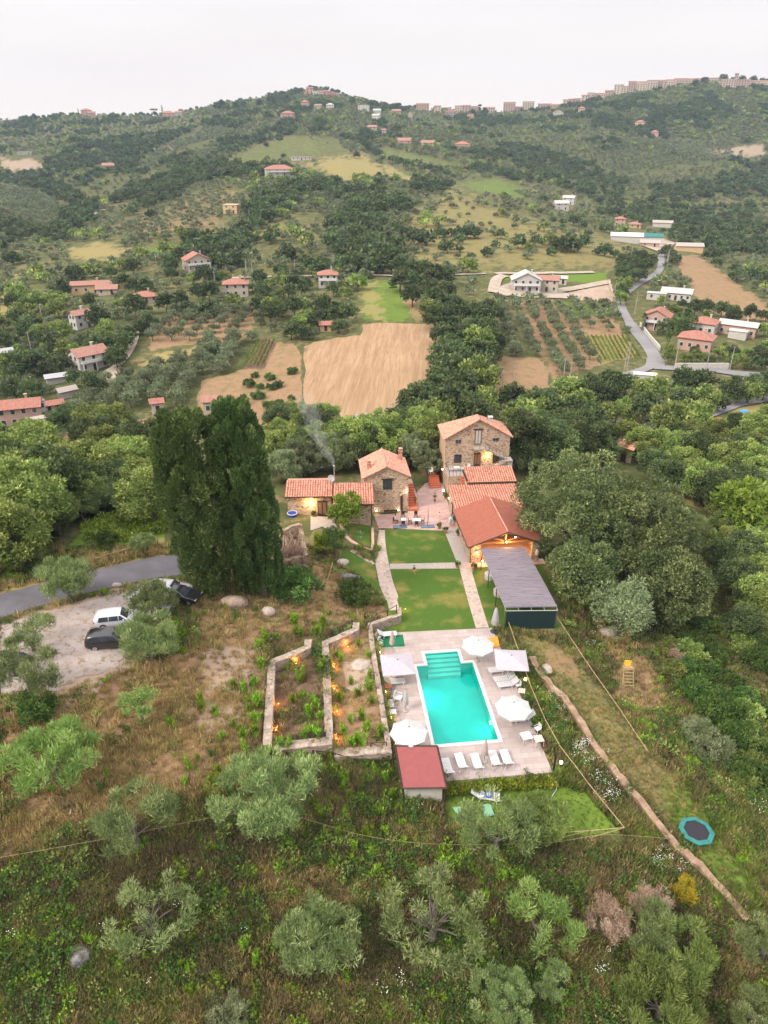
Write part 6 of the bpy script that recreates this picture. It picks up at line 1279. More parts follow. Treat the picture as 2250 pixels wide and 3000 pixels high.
fence('garden_fence', 'dark rail fence beside the pool house below the terraces', gz('d1',[(590,1560),(770,1580),(990,1640),(1180,1650),(1340,1650)]), .9, 'wood_dark', 'wood_dark', brace=True)
fence('road_fence', 'rough wooden rail fence along the grass verge behind the access road', gz('e6',[(970,1330),(1110,1290),(1265,1250),(1420,1200),(1600,1130)]), .9, 'wood', 'wood_pale')
fence('terrace_fence', 'dark wooden porch railing beside the red steps behind the gabled house', [at('e5',*p,2.0) for p in ((70,420),(240,410))], 1.0, 'wood_dark', 'wood_pale', 2, 1.0)
t = thing('porch_steps', 'flight of red brick steps left of the tallest house', 'steps', at('e5',240,705,0), R(4)); b = MB(); steps(b, -.95, .65, 0, 0, 2.2, 1.25, 6); b.build('lower_flight', M['brick_step'], t); b = MB(); steps(b, -.95, .2, 2.2, 1.25, 4.2, 2.0, 4); b.box((-.5,5.4,1.0),(2.4,2.4,2.0)); b.build('upper_flight', M['brick_step'], t)
for x, y, lb in ((95,410,'white chair on the wooden porch beside the red steps'),): chair(lb, at('e5',140,430,2.03), R(-60))
# ---------------------------------------------------------------- play things, stones
p = ground('D',1501,1806); p.z += .0; t = thing('trampoline', 'teal rimmed octagonal trampoline with black mat on the lower right grass', 'trampoline', p, R(8))
b = MB(); n = 8; r0, r1 = 1.42, 1.02; V = [(r*math.cos(R(22.5+45*i)), r*math.sin(R(22.5+45*i)), z) for r, z in ((r0,.66),(r1,.70),(r1,.64),(r0,.58)) for i in range(n)]
b.add(V, [(k*n+i, k*n+(i+1) % n, ((k+1) % 4)*n+(i+1) % n, ((k+1) % 4)*n+i)[::-1] for k in range(4) for i in range(n)]); b.build('pad', M['teal'], t)
b = MB(); b.prism([(1.03*math.cos(R(22.5+45*i)), 1.03*math.sin(R(22.5+45*i))) for i in range(n)], .62, .64); b.build('jumping_mat', M['black'], t)
for i in range(8): a = R(22.5+45*i); b = MB(); b.tube([(1.36*math.cos(a),1.36*math.sin(a),.6),(1.42*math.cos(a),1.42*math.sin(a),-.15)], .03, 5); b.build('leg', M['metal_grey'], t)
p = ground('D',1354,1478); t = thing('climbing_frame', 'small wooden climbing frame with yellow slide board on the playground slope', 'climbing frame', p, R(-4))
for sx in (-1, 1):
    b = MB(); b.tube([(sx*.55,-.6,0),(sx*.48,.5,1.9)], .05, 4); b.build('rail', M['wood_pale'], t); b = MB(); b.tube([(sx*.5,.9,0),(sx*.48,.85,2.1)], .05, 4); b.build('post', M['wood_pale'], t)
for i in range(6): b = MB(); f = .12+i*.15; b.box((0,-.6+1.1*f,1.9*f),(1.05,.09,.05)); b.build('rung', M['wood_pale'], t)
b = MB(); b.box((0,.7,1.72),(1.0,.55,.05)); b.build('platform', M['wood_pale'], t); b = MB(); b.box((0,.95,2.02),(.72,.06,.6)); b.box((0,1.25,1.6),(.5,.9,.05),0,0,1,Matrix.Rotation(R(-25),3,'X')); b.build('slide', M['yellow'], t)
def rock(label, p, sx, sy, sz, mat, seed, group=None, name='boulder'):
    bm = bmesh.new(); bmesh.ops.create_icosphere(bm, subdivisions=3, radius=1)
    for v in bm.verts:
        n_ = float(fbm(np.array([v.co.x*1.3+seed*7+v.co.z]), np.array([v.co.y*1.3+seed*3-v.co.z]), seed, 3)[0]); v.co *= .75+.55*n_; v.co.x *= sx; v.co.y *= sy; v.co.z = v.co.z*sz
    me_ = bpy.data.meshes.new(name); bm.to_mesh(me_); bm.free(); me_.materials.append(M[mat]); o = link(bpy.data.objects.new(name, me_)); o.location = p; return tag(o, label, 'boulder', group)
rock('large flat pinkish boulder on the grass before the cypresses', ground('d3',1540,385)+Vector((0,0,.2)), 1.35, .8, .75, 'rock', 1)
rock('grey weathered stump like rock in the grass at the lower left', ground('D',172,2075)+Vector((0,0,.2)), .75, .8, .6, 'rock_grey', 2)
rock('long grey outcrop along the side lawn wall', ground('e3',1080,900)+Vector((0,0,.1)), 1.6, .5, .5, 'rock_grey', 3)
rock('white rocks at the foot of the young fruit tree', ground('e3',1030,690)+Vector((0,0,.1)), .8, .6, .4, 'rock_white', 4)
rock('pale rocks under the silver olive by the playground', ground('D',1312,1368)+Vector((0,0,.1)), 1.3, .7, .5, 'rock_white', 5)
rock('pale flat slab lying on the earth wall by the lilac parasol', ground('f2',1390,470)+Vector((0,0,.35)), .5, .8, .25, 'rock_white', 6)
rock('pale stone on the verge beside the access road', ground('d3',770,262)+Vector((0,0,.1)), .5, .35, .25, 'rock_white', 7)
rock('small pale boulder in the dry grass above the retaining walls', ground('d1',150,150)+Vector((0,0,.1)), .7, .55, .5, 'rock_white', 8)
rock('bare brown mound under the dead pink shrub', ground('D',1293,2062)+Vector((0,0,-.1)), .95, .7, .3, 'rock', 9)
rock('pale flat rock in the grass at the bottom centre', ground('D',985,2140)+Vector((0,0,.0)), .9, .9, .25, 'rock_white', 10)
rock('pale stones in the terrace bed beside the deck wall', ground('d1',1060,660)+Vector((0,0,.0)), 1.0, .9, .3, 'rock_white', 11)
def pot(label, p, plant='l_shrub', s=.5):
    t = thing('potted_plant', label, 'potted plant', p); b = MB(); b.lathe([(.16*s*2,0),(.22*s*2,.35*s*2),(.24*s*2,.38*s*2)], 10); b.build('pot', M['terracotta'], t); return t
POTS = [('potted plant at the courtyard corner of the lawn', at('e1',935,950,0)),('potted plant next to the path bend by the lawn', at('e1',1055,1035,0)),('large bushy potted plant against the tavern wall', at('e1',1250,900,0)),('potted plant at the front corner of the tavern', at('e1',1290,1080,0)),('potted plant on the path left of the pergola', at('c7',365,1600,0)),('potted plant at the tavern front step', at('c7',525,1620,0)),('potted plant on the tile wing door side', at('e1',1050,380,0)),('potted plant by the doorstep of the low cottage', at('c6',465,1115,1.0))]
POT_O = [pot(*a) for a in POTS]
# ---------------------------------------------------------------- cars
def car(label, p, yaw, body, kind='suv', L_=4.4, Wd=1.8, H=1.6):
    t = thing('parked_car', label, 'car', p, yaw); hw = Wd/2
    st = {'suv':[(-.5,.55,.98,.98),(-.485,.40,1.02,1.30),(-.42,.32,1.0,1.52),(-.30,.28,.98,1.60),(-.08,.27,.98,1.62),(.06,.27,.98,1.56),(.21,.28,.99,1.07),(.36,.30,.95,.98),(.46,.34,.86,.88),(.5,.48,.70,.72)]}[kind]
    b = MB(); V = []; F = []; k = 12
    for x, zl, zb, zr in st:
        e = 1-.10*max(0, abs(x)*2-.8)/.2; w0 = hw*e; sc = H/1.62; wr = w0*(.80 if zr-zb > .12 else .93)
        prof = [(-w0*.92,zl),(-w0,zl+.12),(-w0,(zl+zb)/2+.06),(-w0*.96,zb),(-wr,zb+(zr-zb)*.86),(-wr*.86,zr),(wr*.86,zr),(wr,zb+(zr-zb)*.86),(w0*.96,zb),(w0,(zl+zb)/2+.06),(w0,zl+.12),(w0*.92,zl)]
        V += [(x*L_, y, z*sc) for y, z in prof]
    n = len(st)
    for i in range(n-1):
        for j in range(k): F.append((i*k+j, i*k+(j+1) % k, (i+1)*k+(j+1) % k, (i+1)*k+j))
    F += [tuple(range(k-1,-1,-1)), tuple((n-1)*k+j for j in range(k))]; b.add(V, F); b.build('body', M[body], t, smooth=True, bevel=0)
    def quad(name, pts, m): b = MB(); b.add(pts, [tuple(range(len(pts)))]); o = b.build(name, M[m], t); o.modifiers.new('thick','SOLIDIFY').thickness = .02; return o
    sc = H/1.62
    for s in (-1, 1):
        yb, yt = s*hw*.965+s*.012, s*hw*.805+s*.012
        for x0, x1, x2, x3 in ((-.40,-.19,-.19,-.37),(-.17,.015,.015,-.17),(.035,.17,.07,.035)):
            quad('side_window', [(x0*L_,yb,1.02*sc),(x1*L_,yb,1.02*sc),(x2*L_,yt,1.47*sc),(x3*L_,yt,1.47*sc)][::s], 'glass')
        b = MB(); b.box((.13*L_,s*(hw+.06),1.05*sc),(.12,.16,.12)); b.build('mirror', M[body], t)
        b = MB(); b.box((-.487*L_,s*hw*.72,.93*sc),(.08,.34,.2)); b.build('tail_light', M['tail'], t)
        b = MB(); b.box((.462*L_,s*hw*.72,.76*sc),(.14,.36,.13)); b.build('headlight', M['plastic'], t)
        for x in (-.31, .31):
            w = MB(); w.tube([(x*L_,s*(hw-.20),.34),(x*L_,s*(hw+.015),.34)], .34, 20); o = w.build('wheel', M['rubber'], t)
            w = MB(); w.tube([(x*L_,s*(hw+.0),.34),(x*L_,s*(hw+.028),.34)], .22, 10); w.build('rim', M['rim'], o)
    quad('windscreen', [(.205*L_,-hw*.82,1.09*sc),(.205*L_,hw*.82,1.09*sc),(.07*L_,hw*.68,1.56*sc),(.07*L_,-hw*.68,1.56*sc)], 'glass').location.z = .012
    quad('rear_window', [(-.492*L_,hw*.74,1.05*sc),(-.492*L_,-hw*.74,1.05*sc),(-.432*L_,-hw*.66,1.46*sc),(-.432*L_,hw*.66,1.46*sc)], 'glass').location.x = -.02
    b = MB(); b.box((-.503*L_,0,.62*sc),(.03,.5,.12)); b.build('number_plate', M['white'], t)
    return t
def carpos(k, x, y, off, yaw):
    p = ground(k, x, y) + Vector((math.cos(yaw)*off, math.sin(yaw)*off, 0)); p.z = hz(p.x, p.y)+.05; return p
yw = R(9); car('black estate car with red tail lights half hidden by an olive on the gravel', carpos('d3',620,680,1.35,yw)+Vector((0,.75,0)), yw, 'car_black')
yw = R(11); car('white hatchback parked behind the black estate car', carpos('d3',605,545,2.2,yw)+Vector((0,.9,0)), yw, 'car_white', H=1.5)
yw = R(-6); car('silver saloon car parked next to the road behind the olives', carpos('d3',1110,315,.2,yw), yw, 'car_silver', H=1.46)
yw = R(-14); car('black car with its bonnet towards the cypress', carpos('d3',1180,345,.0,yw)+Vector((.2,-.2,0)), yw, 'car_black', H=1.45)
yw = R(-12); car('white car parked under the low olive near the road', carpos('d3',990,395,.2,yw), yw, 'car_white', H=1.45)
yw = R(170); car('dark blue car behind the olive at the left edge of the photo', carpos('d3',20,800,-.2,yw), yw, 'car_blue', H=1.45)
# ---------------------------------------------------------------- people
def person(label, p, yaw, hgt, top, legs, pose='stand', hair='hair'):
    t = thing('person', label, 'person', p, yaw); s = hgt/1.75
    if pose == 'sit': J = {'pel':(0,0,.52),'ch':(0,-.02,.98),'nk':(0,-.01,1.18),'hd':(0,.02,1.36),'kl':(-.12,.42,.5),'kr':(.12,.42,.5),'fl':(-.12,.44,.05),'fr':(.12,.44,.05),'tl':(-.12,.56,.03),'tr':(.12,.56,.03)}
    else:
        w = .16 if pose == 'walk' else .02
        J = {'pel':(0,0,.93),'ch':(0,.0,1.30),'nk':(0,.0,1.48),'hd':(0,.03,1.63),'kl':(-.1,w*.8,.5),'kr':(.1,-w*.3,.5),'fl':(-.1,w,.07),'fr':(.1,-w*1.5,.09),'tl':(-.1,w+.16,.03),'tr':(.1,-w*1.5+.15,.03)}
    J['sl'] = (-.19,J['ch'][1],J['ch'][2]+.10); J['sr'] = (.19,J['ch'][1],J['ch'][2]+.10)
    a_ = .30 if pose == 'sit' else (.12 if pose == 'walk' else .03)
    J['el'] = (-.25,J['ch'][1]+a_*.3,J['ch'][2]-.20); J['er'] = (.25,J['ch'][1]-a_*.3+(.2 if pose == 'sit' else 0),J['ch'][2]-.20)
    J['hl'] = (-.26,J['ch'][1]+a_+.04,J['ch'][2]-.40); J['hr'] = (.26,J['ch'][1]+(.34 if pose == 'sit' else .06-a_),J['ch'][2]-(.3 if pose == 'sit' else .42))
    def skin(name, chain, rad, mat, par, root):
        names = list(dict.fromkeys([n for c in chain for n in c])); me_ = bpy.data.meshes.new(name)
        me_.from_pydata([Vector(J[n])*s for n in names], [(names.index(a), names.index(b_)) for a, b_ in chain], []); me_.materials.append(M[mat]); o = link(bpy.data.objects.new(name, me_)); o.parent = par; addkid(par, o)
        m_ = o.modifiers.new('skin', 'SKIN'); sk = me_.skin_vertices[0].data
        for i, n in enumerate(names): sk[i].radius = (rad[n]*s, rad[n]*s*.85); sk[i].use_root = n == root
        u = o.modifiers.new('sub', 'SUBSURF'); u.levels = 1; u.render_levels = 1; return o
    rad = dict(pel=.125,ch=.135,nk=.05,hd=.095,kl=.065,kr=.065,fl=.042,fr=.042,tl=.035,tr=.035,sl=.06,sr=.06,el=.042,er=.042,hl=.032,hr=.032)
    J['top'] = (J['hd'][0],J['hd'][1],J['hd'][2]+.10); rad['top'] = .075
    for h_ in 'lr':                                  # palm, five fingers and a thumb
        hx = Vector(J['h'+h_]); ex = Vector(J['e'+h_]); d = (hx-ex).normalized(); sd = d.cross(Vector((0,1,.2))).normalized()
        for f in range(4): J['f%s%d' % (h_, f)] = tuple(hx+d*(.15-.012*abs(f-1.5))+sd*(f-1.5)*.022); rad['f%s%d' % (h_, f)] = .009
        J['th'+h_] = tuple(hx+d*.06+sd*.06); rad['th'+h_] = .011
    ch_ = [('pel','ch'),('ch','nk'),('nk','hd'),('hd','top'),('ch','sl'),('ch','sr'),('sl','el'),('sr','er'),('el','hl'),('er','hr'),('pel','kl'),('pel','kr'),('kl','fl'),('kr','fr'),('fl','tl'),('fr','tr')]
    ch_ += [('h'+h_, 'f%s%d' % (h_, f)) for h_ in 'lr' for f in range(4)]+[('h'+h_, 'th'+h_) for h_ in 'lr']
    skin('body', ch_, rad, 'skin', t, 'pel')
    r2 = {k: v*1.16+.006 for k, v in rad.items()}
    skin('top', [('pel','ch'),('ch','sl'),('ch','sr'),('sl','el'),('sr','er')], r2, top, t, 'pel')
    r3 = {k: v*1.2+.01 for k, v in rad.items()}; J['al'] = tuple((Vector(J['kl'])*.35+Vector(J['fl'])*.65)); J['ar'] = tuple((Vector(J['kr'])*.35+Vector(J['fr'])*.65)); r3['al'] = r3['ar'] = .055
    if pose != 'kid': skin('trousers', [('pel','kl'),('pel','kr'),('kl','al'),('kr','ar')], r3, legs, t, 'pel')
    else: skin('shorts', [('pel','kl'),('pel','kr')], r3, legs, t, 'pel')
    hd = Vector(J['hd'])*s; b = MB(); b.lathe([(.085*s,-.02*s),(.112*s,.05*s),(.105*s,.11*s),(.06*s,.17*s),(.01,.185*s)], 10, 0, (hd.x, hd.y-.025*s, hd.z)); b.build('hair', M[hair], t, smooth=True)
    b = MB(); b.box((hd.x, hd.y+.098*s, hd.z+.01*s), (.022*s,.035*s,.04*s)); 
    for sx in (-1, 1): b.box((hd.x+sx*.098*s, hd.y, hd.z+.01*s), (.02*s,.045*s,.06*s))
    b.build('nose_and_ears', M['skin'], t)
    b = MB(); 
    for sx in (-1, 1): b.box((hd.x+sx*.036*s, hd.y+.088*s, hd.z+.035*s), (.022*s,.02*s,.014*s))
    b.box((hd.x, hd.y+.088*s, hd.z-.038*s), (.05*s,.02*s,.01*s)); b.build('eyes_and_mouth', M['cloth_dark'], t); return t
person('child in navy shirt and ochre shorts walking on the lawn by the cross path', at('c6',1436,1668,.0), R(10), 1.28, 'cloth_navy', 'cloth_yellow', 'walk')
person('standing person in dark clothes at the back of the courtyard', at('e1',850,478,.0), R(170), 1.72, 'cloth_dark', 'cloth_dark', 'stand')
person('child in pale pink standing in the middle of the courtyard', at('e1',935,795,.0), R(150), 1.35, 'cloth_pink', 'cloth_pink', 'walk')
person('person in dark pink top seated at the left courtyard table', at('e1',112,852,.0), R(-70), 1.7, 'cloth_pink', 'cloth_dark', 'sit')
# ---------------------------------------------------------------- wires, poles, smoke
b = MB(); cb = [ground('D',-20,1885)+Vector((0,0,1.3)), ground('D',250,1838)+Vector((0,0,1.4)), ground('D',480,1795)+Vector((0,0,1.6)), ground('D',600,1785)+Vector((0,0,1.6)), ground('D',780,1822)+Vector((0,0,1.0)), ground('D',940,1838)+Vector((0,0,.8)), ground('D',1180,1835)+Vector((0,0,.8)), ground('D',1300,1820)+Vector((0,0,.9)), ground('D',1440,1822)+Vector((0,0,.6))]
b.tube(smooth_path(cb, 6), .016, 4); tag(b.build('cable', M['wood_pale']), 'thin pale cable strung low across the foreground olives', 'cable')
b = MB(); b.tube([ground('e3',700,935)+Vector((0,0,.5)), ground('e3',830,945)+Vector((0,0,.3)), ground('e3',900,770)+Vector((0,0,.9))], .05, 5); tag(b.build('bent_pole', M['wood_pale']), 'bent pale pole lying in the grass under the ruin', 'pole')
POLES = [('c3',720,215),('c3',957,205),('c3',1500,235),('c3',1538,265),('c3',1312,330),('c3',270,545),('c3',200,720),('c4',45,235),('c4',85,265),('c4',343,232),('c4',575,205),('c4',935,1215),('c5',822,145),('c5',925,205),('c5',1045,165),('c5',722,372),('c5',848,460),('c5',806,770),('c5',783,815),('c5',408,910),('c5',450,905),('c5',1480,975),('c5',1050,1005),('c5',1275,835),('c5',40,965),('c5',110,940),('c5',1425,800),('c5',1090,790),('c1',1560,500),('c2',43,570),('c2',185,630),('c2',433,705),('c2',900,875),('c2',400,830),('c2',1220,1000)]
pm = None
for i, (k, x, y) in enumerate(POLES):
    p = ground(k, x, y)
    if p is None: continue
    if pm is None:
        pm = thing('utility_pole', '', 'utility pole'); b = MB(); b.tube([(0,0,-.5),(0,0,8.5)], [.17,.10], 6); b.build('pole', M['concrete'], pm); b = MB(); b.box((0,0,8.1),(1.3,.1,.1)); b.build('crossarm', M['metal_grey'], pm); o = pm
    else: o = copy_tree(pm)
    fld = 'on the left valley slope' if k in ('c3','c1') else ('among the central fields' if k == 'c4' else ('on the far spur' if k == 'c2' else 'along the valley road on the right'))
    put(o, p, rnd.uniform(-.4,.4), rnd.uniform(.85,1.1), 'slender pale utility pole standing '+fld, 'utility poles in the valley')
p0 = Vector((-6.75, 90.6, 7.2)); nrm = [(0,0,0,.14),(-.4,.6,1.1,.38),(-1.6,1.2,2.6,.75),(-2.6,2.2,4.6,1.15),(-3.3,3.4,7.2,1.5),(-4.6,4.6,10.0,1.6)]
b = MB(); b.tube([p0+Vector(q[:3]) for q in nrm], [q[3] for q in nrm], 14); sm = b.build('chimney_smoke', [], None, smooth=True)
t = NT('smoke'); nz = t.n('TexNoise', {'Scale': .75, 'Detail': 4, 'Distortion': .8}); t.set(nz.inputs['Vector'], t.geo())
sx_ = t.n('SeparateXYZ'); t.set(sx_.inputs[0], t.geo()); fade = t.ramp(t.math('MULTIPLY', t.math('SUBTRACT', sx_.outputs[2], 7.2), .1), .0, 1.0, (1,1,1), (.06,.06,.06))
pv = t.n('VolumePrincipled', {'Color': (.95,.96,1,1)}); t.set(pv.inputs['Density'], t.math('MULTIPLY', t.math('MULTIPLY', t.ramp(nz.outputs[0], .40, .68), fade), .42)); t.t.links.new(pv.outputs[0], t.out.inputs[1]); sm.data.materials.append(t.m)
tag(sm, 'thin grey smoke drifting up from the flue of the low cottage', 'smoke')
# ---------------------------------------------------------------- vegetation
def unit(a): return a/np.maximum(np.linalg.norm(a, axis=-1, keepdims=True), 1e-9)
def blades(C, D, ln, wd, g, flat=0.0):            # one lozenge leaf (spray) per centre
    n = len(C); D = unit(D); r = g.normal(size=(n,3)); Wv = unit(np.cross(D, r)); ln = np.broadcast_to(ln, n)[:,None]; wd = np.broadcast_to(wd, n)[:,None]
    V = np.stack([C-D*ln*.5, C+Wv*wd*.5-D*ln*.05, C+D*ln*.5, C-Wv*wd*.5-D*ln*.05], 1).reshape(-1,3)
    return V, np.arange(n*4).reshape(n,4)
def lobes_on(g, n, R, Hv, zc, lo=-.55, fill=.25, squash=1.0):
    d = unit(g.normal(size=(n*3,3))); d = d[d[:,2] > lo][:n]; k = np.where(g.random(len(d)) < fill, g.uniform(.25,.7,len(d)), g.uniform(.78,1.0,len(d)))
    irr = .78+.44*fbm(d[:,0]*1.6+n, d[:,1]*1.6+d[:,2]*1.3, int(n*7+zc*10), 2); P = d*(k*irr)[:,None]*np.array([R,R,Hv]); P[:,2] += zc; return P
def cloud(g, lob, lr, per, ln, wd, up=.45, spread=1.0, inner=.5):      # leaves in shells round lobes
    C = []; D = []; T = []
    for i, p in enumerate(lob):
        r = lr*g.uniform(.7,1.25); d = unit(g.normal(size=(per,3))+np.array([0,0,.25])); k = g.uniform(inner,1.08,per)
        c = p + d*(k*r)[:,None]*np.array([1,1,.85]); C.append(c); D.append(d*.8+np.array([0,0,up])+g.normal(size=(per,3))*.45*spread)
        T.append(np.clip(g.normal(g.uniform(.15,.8),.2,per),0,1))
    C = np.concatenate(C); D = np.concatenate(D); T = np.concatenate(T)
    V, F = blades(C, D, ln*g.uniform(.7,1.3,len(C)), wd*g.uniform(.7,1.3,len(C)), g); return V, F, np.repeat(T, 4)
def crown_mesh(name, mat, parts):
    Vs = []; Fs = []; Ts = []; b = 0
    for V, F, T in parts: Vs.append(V); Fs.append(F+b); Ts.append(T); b += len(V)
    return npmesh(name, np.concatenate(Vs), np.concatenate(Fs), M[mat], attrs={'tint': np.concatenate(Ts)})
def trunk_mb(g, h, r, ends, lean=.2, n=7):
    b = MB(); top = Vector((g.uniform(-lean,lean), g.uniform(-lean,lean), h)); b.tube([(0,0,-.4),(top.x*.2,top.y*.3,h*.45),top], [r*1.35, r, r*.8], n)
    for e in ends:
        e = Vector(e); m = top.lerp(e, .5)+Vector((g.uniform(-.2,.2), g.uniform(-.2,.2), .15*h*.3)); e = top.lerp(e, .72); b.tube([top-Vector((0,0,r)), top.lerp(m, .8), e], [r*.42, r*.24, r*.07], 5)
    return b
PROTO = {}
def tree_proto(key, name, seed, R, Hv, zc, nl, lr, per, ln, wd, lmat, bark='bark', th=None, tr=.2, up=.45, fill=.25, lo=-.55, limbs=7, flat=False, gaps=0.0, merge=False):
    g = np.random.default_rng(seed); lob = lobes_on(g, nl, R, Hv, zc, lo, fill)
    if gaps: keep = fbm(lob[:,0]*.9+seed*3, lob[:,1]*.9+lob[:,2]*.7, seed, 2) > gaps; lob = lob[keep]
    pr = [cloud(g, lob, lr, per, ln, wd, up)]
    cm = crown_mesh('crown', lmat, pr)
    th = th or zc*.5; sel = lob[g.permutation(len(lob))[:limbs]]
    tm_b = trunk_mb(g, th, tr, [tuple(p*np.array([.85,.85,1])) for p in sel], .25*th*.4)
    if merge:
        co = np.empty(len(cm.vertices)*3, np.float32); cm.vertices.foreach_get('co', co); fv = np.array([p.vertices[:] for p in cm.polygons]); tt = np.empty(len(cm.vertices), np.float32); cm.attributes['tint'].data.foreach_get('value', tt)
        tv = np.array(tm_b.v, np.float32); tf = np.array([f for f in tm_b.f if len(f) == 4])
        me_ = npmesh(name, np.concatenate([co.reshape(-1,3), tv]), np.concatenate([fv, tf+len(cm.vertices)]), [M[lmat], M[bark]], np.concatenate([np.zeros(len(fv)), np.ones(len(tf))]), {'tint': np.concatenate([tt, np.zeros(len(tv))])})
        PROTO.setdefault(key, []).append(('one', name, me_, R)); return
    tm_ = bpy.data.meshes.new('trunk'); tm_.from_pydata(tm_b.v, [], tm_b.f); tm_.materials.append(M[bark]); tm_.update()
    PROTO.setdefault(key, []).append(('two', name, (cm, tm_), R))
def hides_house(x, y, z, r):                        # a crown this big would stand in front of a house
    d = y*cp-(z-CAM_H)*sp; u, v = toD(x, y, z+r*.7); rp = r*1540.2/d*.62
    return any(a-rp < u < b_+rp and c-rp*.4 < v < e+rp*.55 and y < Y_+6 for a, b_, c, e, Y_ in HBOX)
def plant(key, p, s, label, group=None, yaw=None, cat='tree', variant=None):
    L_ = PROTO[key]; kind, name, dat, R_ = L_[rnd.randrange(len(L_)) if variant is None else variant % len(L_)]; yaw = rnd.uniform(0, 6.28) if yaw is None else yaw
    ss = s if isinstance(s, tuple) else (s, s, s*rnd.uniform(.9,1.12))
    if kind == 'one': o = link(bpy.data.objects.new(name, dat)); o.location = p; o.rotation_euler = (0,0,yaw); o.scale = ss; return tag(o, label, cat, group)
    t = thing(name, label, cat, p, yaw, group); t.scale = ss
    for n_, m_ in (('crown', dat[0]), ('trunk', dat[1])):
        if m_ is None: continue
        o = link(bpy.data.objects.new(n_, m_)); o.parent = t
    return t
# near prototypes (about 1 unit of radius = real metres)
for i in range(4): tree_proto('olive', 'olive_tree', 30+i, 2.4, 1.35, 2.5, 84, .60, 180, .38, .048, 'l_olive', 'bark_pale', 1.3, .20, .9, .3, -.5, 6, gaps=.41)
for i in range(3): tree_proto('olive_g', 'olive_tree', 40+i, 2.35, 1.2, 2.1, 80, .60, 175, .40, .052, 'l_olive_green', 'bark_pale', 1.1, .17, .95, .3, -.5, 5, gaps=.39)
tree_proto('olive_open', 'olive_tree', 51, 3.0, 1.4, 2.6, 92, .60, 165, .38, .046, 'l_olive', 'bark_pale', 1.4, .22, .95, .2, -.4, 8, gaps=.43)
tree_proto('olive_open', 'olive_tree', 52, 2.9, 1.4, 2.6, 44, .55, 110, .36, .055, 'l_olive', 'bark_pale', 1.4, .22, .55, .1, -.3, 14, gaps=.46)
tree_proto('olive_round', 'olive_tree', 55, 1.0, .62, 1.75, 22, .34, 110, .24, .05, 'l_olive_green', 'bark_pale', 1.25, .09, .5, .3, -.4, 5)
for i in range(3): tree_proto('broad', 'broadleaf_tree', 60+i, 4.0, 3.3, 4.7, 44, 1.15, 210, .40, .22, 'l_broad', 'bark', 2.6, .26, .2, .3, -.6, 8)
for i in range(3): tree_proto('oak', 'oak_tree', 70+i, 4.0, 3.4, 4.6, 44, 1.15, 210, .40, .22, 'l_oak', 'bark', 2.4, .28, .2, .3, -.6, 8)
for i in range(2): tree_proto('lime', 'lime_green_tree', 80+i, 2.0, 1.7, 2.8, 34, .68, 110, .40, .17, 'l_lime', 'bark', 1.4, .12, .5, .3, -.6, 6)
for i in range(3): tree_proto('shrub', 'shrub', 85+i, 1.6, 1.05, .9, 34, .5, 110, .26, .10, 'l_shrub', 'bark', .5, .06, .5, .35, -.7, 5)
for i in range(2): tree_proto('shrub_b', 'shrub', 90+i, 1.6, 1.05, .9, 32, .5, 100, .28, .12, 'l_broad', 'bark', .5, .06, .5, .35, -.7, 5)
for i in range(2): tree_proto('olive_p', 'olive_tree', 26+i, 2.5, 1.9, 2.6, 80, .62, 150, .40, .085, 'l_silver', 'bark_pale', 1.2, .2, .6, .3, -.7, 5)
for i in range(2): tree_proto('silver', 'silver_shrub', 94+i, 1.8, 1.2, 1.1, 34, .55, 120, .30, .055, 'l_silver', 'bark_pale', .6, .08, .6, .3, -.7, 6)
tree_proto('dead', 'dry_shrub', 97, 1.5, 1.1, 1.3, 30, .5, 130, .34, .022, 'l_dead', 'bark_pale', .8, .07, .5, .35, -.6, 12); tree_proto('dead', 'dry_shrub', 98, 1.5, 1.0, 1.1, 28, .5, 130, .34, .022, 'l_dead', 'bark_pale', .7, .07, .5, .35, -.6, 12)
tree_proto('broom', 'broom_bush', 99, 1.0, .6, .6, 20, .4, 120, .30, .05, 'l_yellow', 'bark', .4, .05, .8, .3, -.6, 4)
tree_proto('fruit', 'fruit_tree', 100, 1.9, 1.6, 2.7, 26, .72, 120, .26, .13, 'l_shrub', 'bark', 1.3, .12, .3, .3, -.6, 6)
# mid distance and far
for i in range(4): tree_proto('olive_m', 'olive_tree', 110+i, 2.2, 1.35, 2.3, 26, .78, 34, .62, .22, 'l_olive_far', 'bark_pale', 1.2, .18, .4, .3, -.5, 3, merge=True)
for i in range(4): tree_proto('oak_m', 'oak_tree', 120+i, 4.0, 3.2, 4.3, 40, 1.25, 44, .85, .50, 'l_oak', 'bark', 2.0, .25, .2, .3, -.6, 3, merge=True)
for i in range(3): tree_proto('broad_m', 'broadleaf_tree', 130+i, 4.0, 3.2, 4.4, 40, 1.25, 44, .85, .50, 'l_broad', 'bark', 2.0, .25, .2, .3, -.6, 3, merge=True)
for i in range(3): tree_proto('far_oak', 'far_oak', 140+i, 4.2, 3.2, 3.6, 20, 1.7, 13, 1.8, 1.2, 'l_oak', 'bark', 1.5, .25, .2, .3, -.4, 1, merge=True)
for i in range(3): tree_proto('far_olive', 'far_olive', 150+i, 2.3, 1.5, 1.9, 12, 1.0, 12, 1.1, .6, 'l_olive_far', 'bark_pale', 1.0, .16, .3, .3, -.4, 1, merge=True)
for i in range(2): tree_proto('far_broad', 'far_broad', 160+i, 3.6, 2.8, 3.2, 18, 1.5, 12, 1.6, 1.0, 'l_broad', 'bark', 1.4, .2, .2, .3, -.4, 1, merge=True)
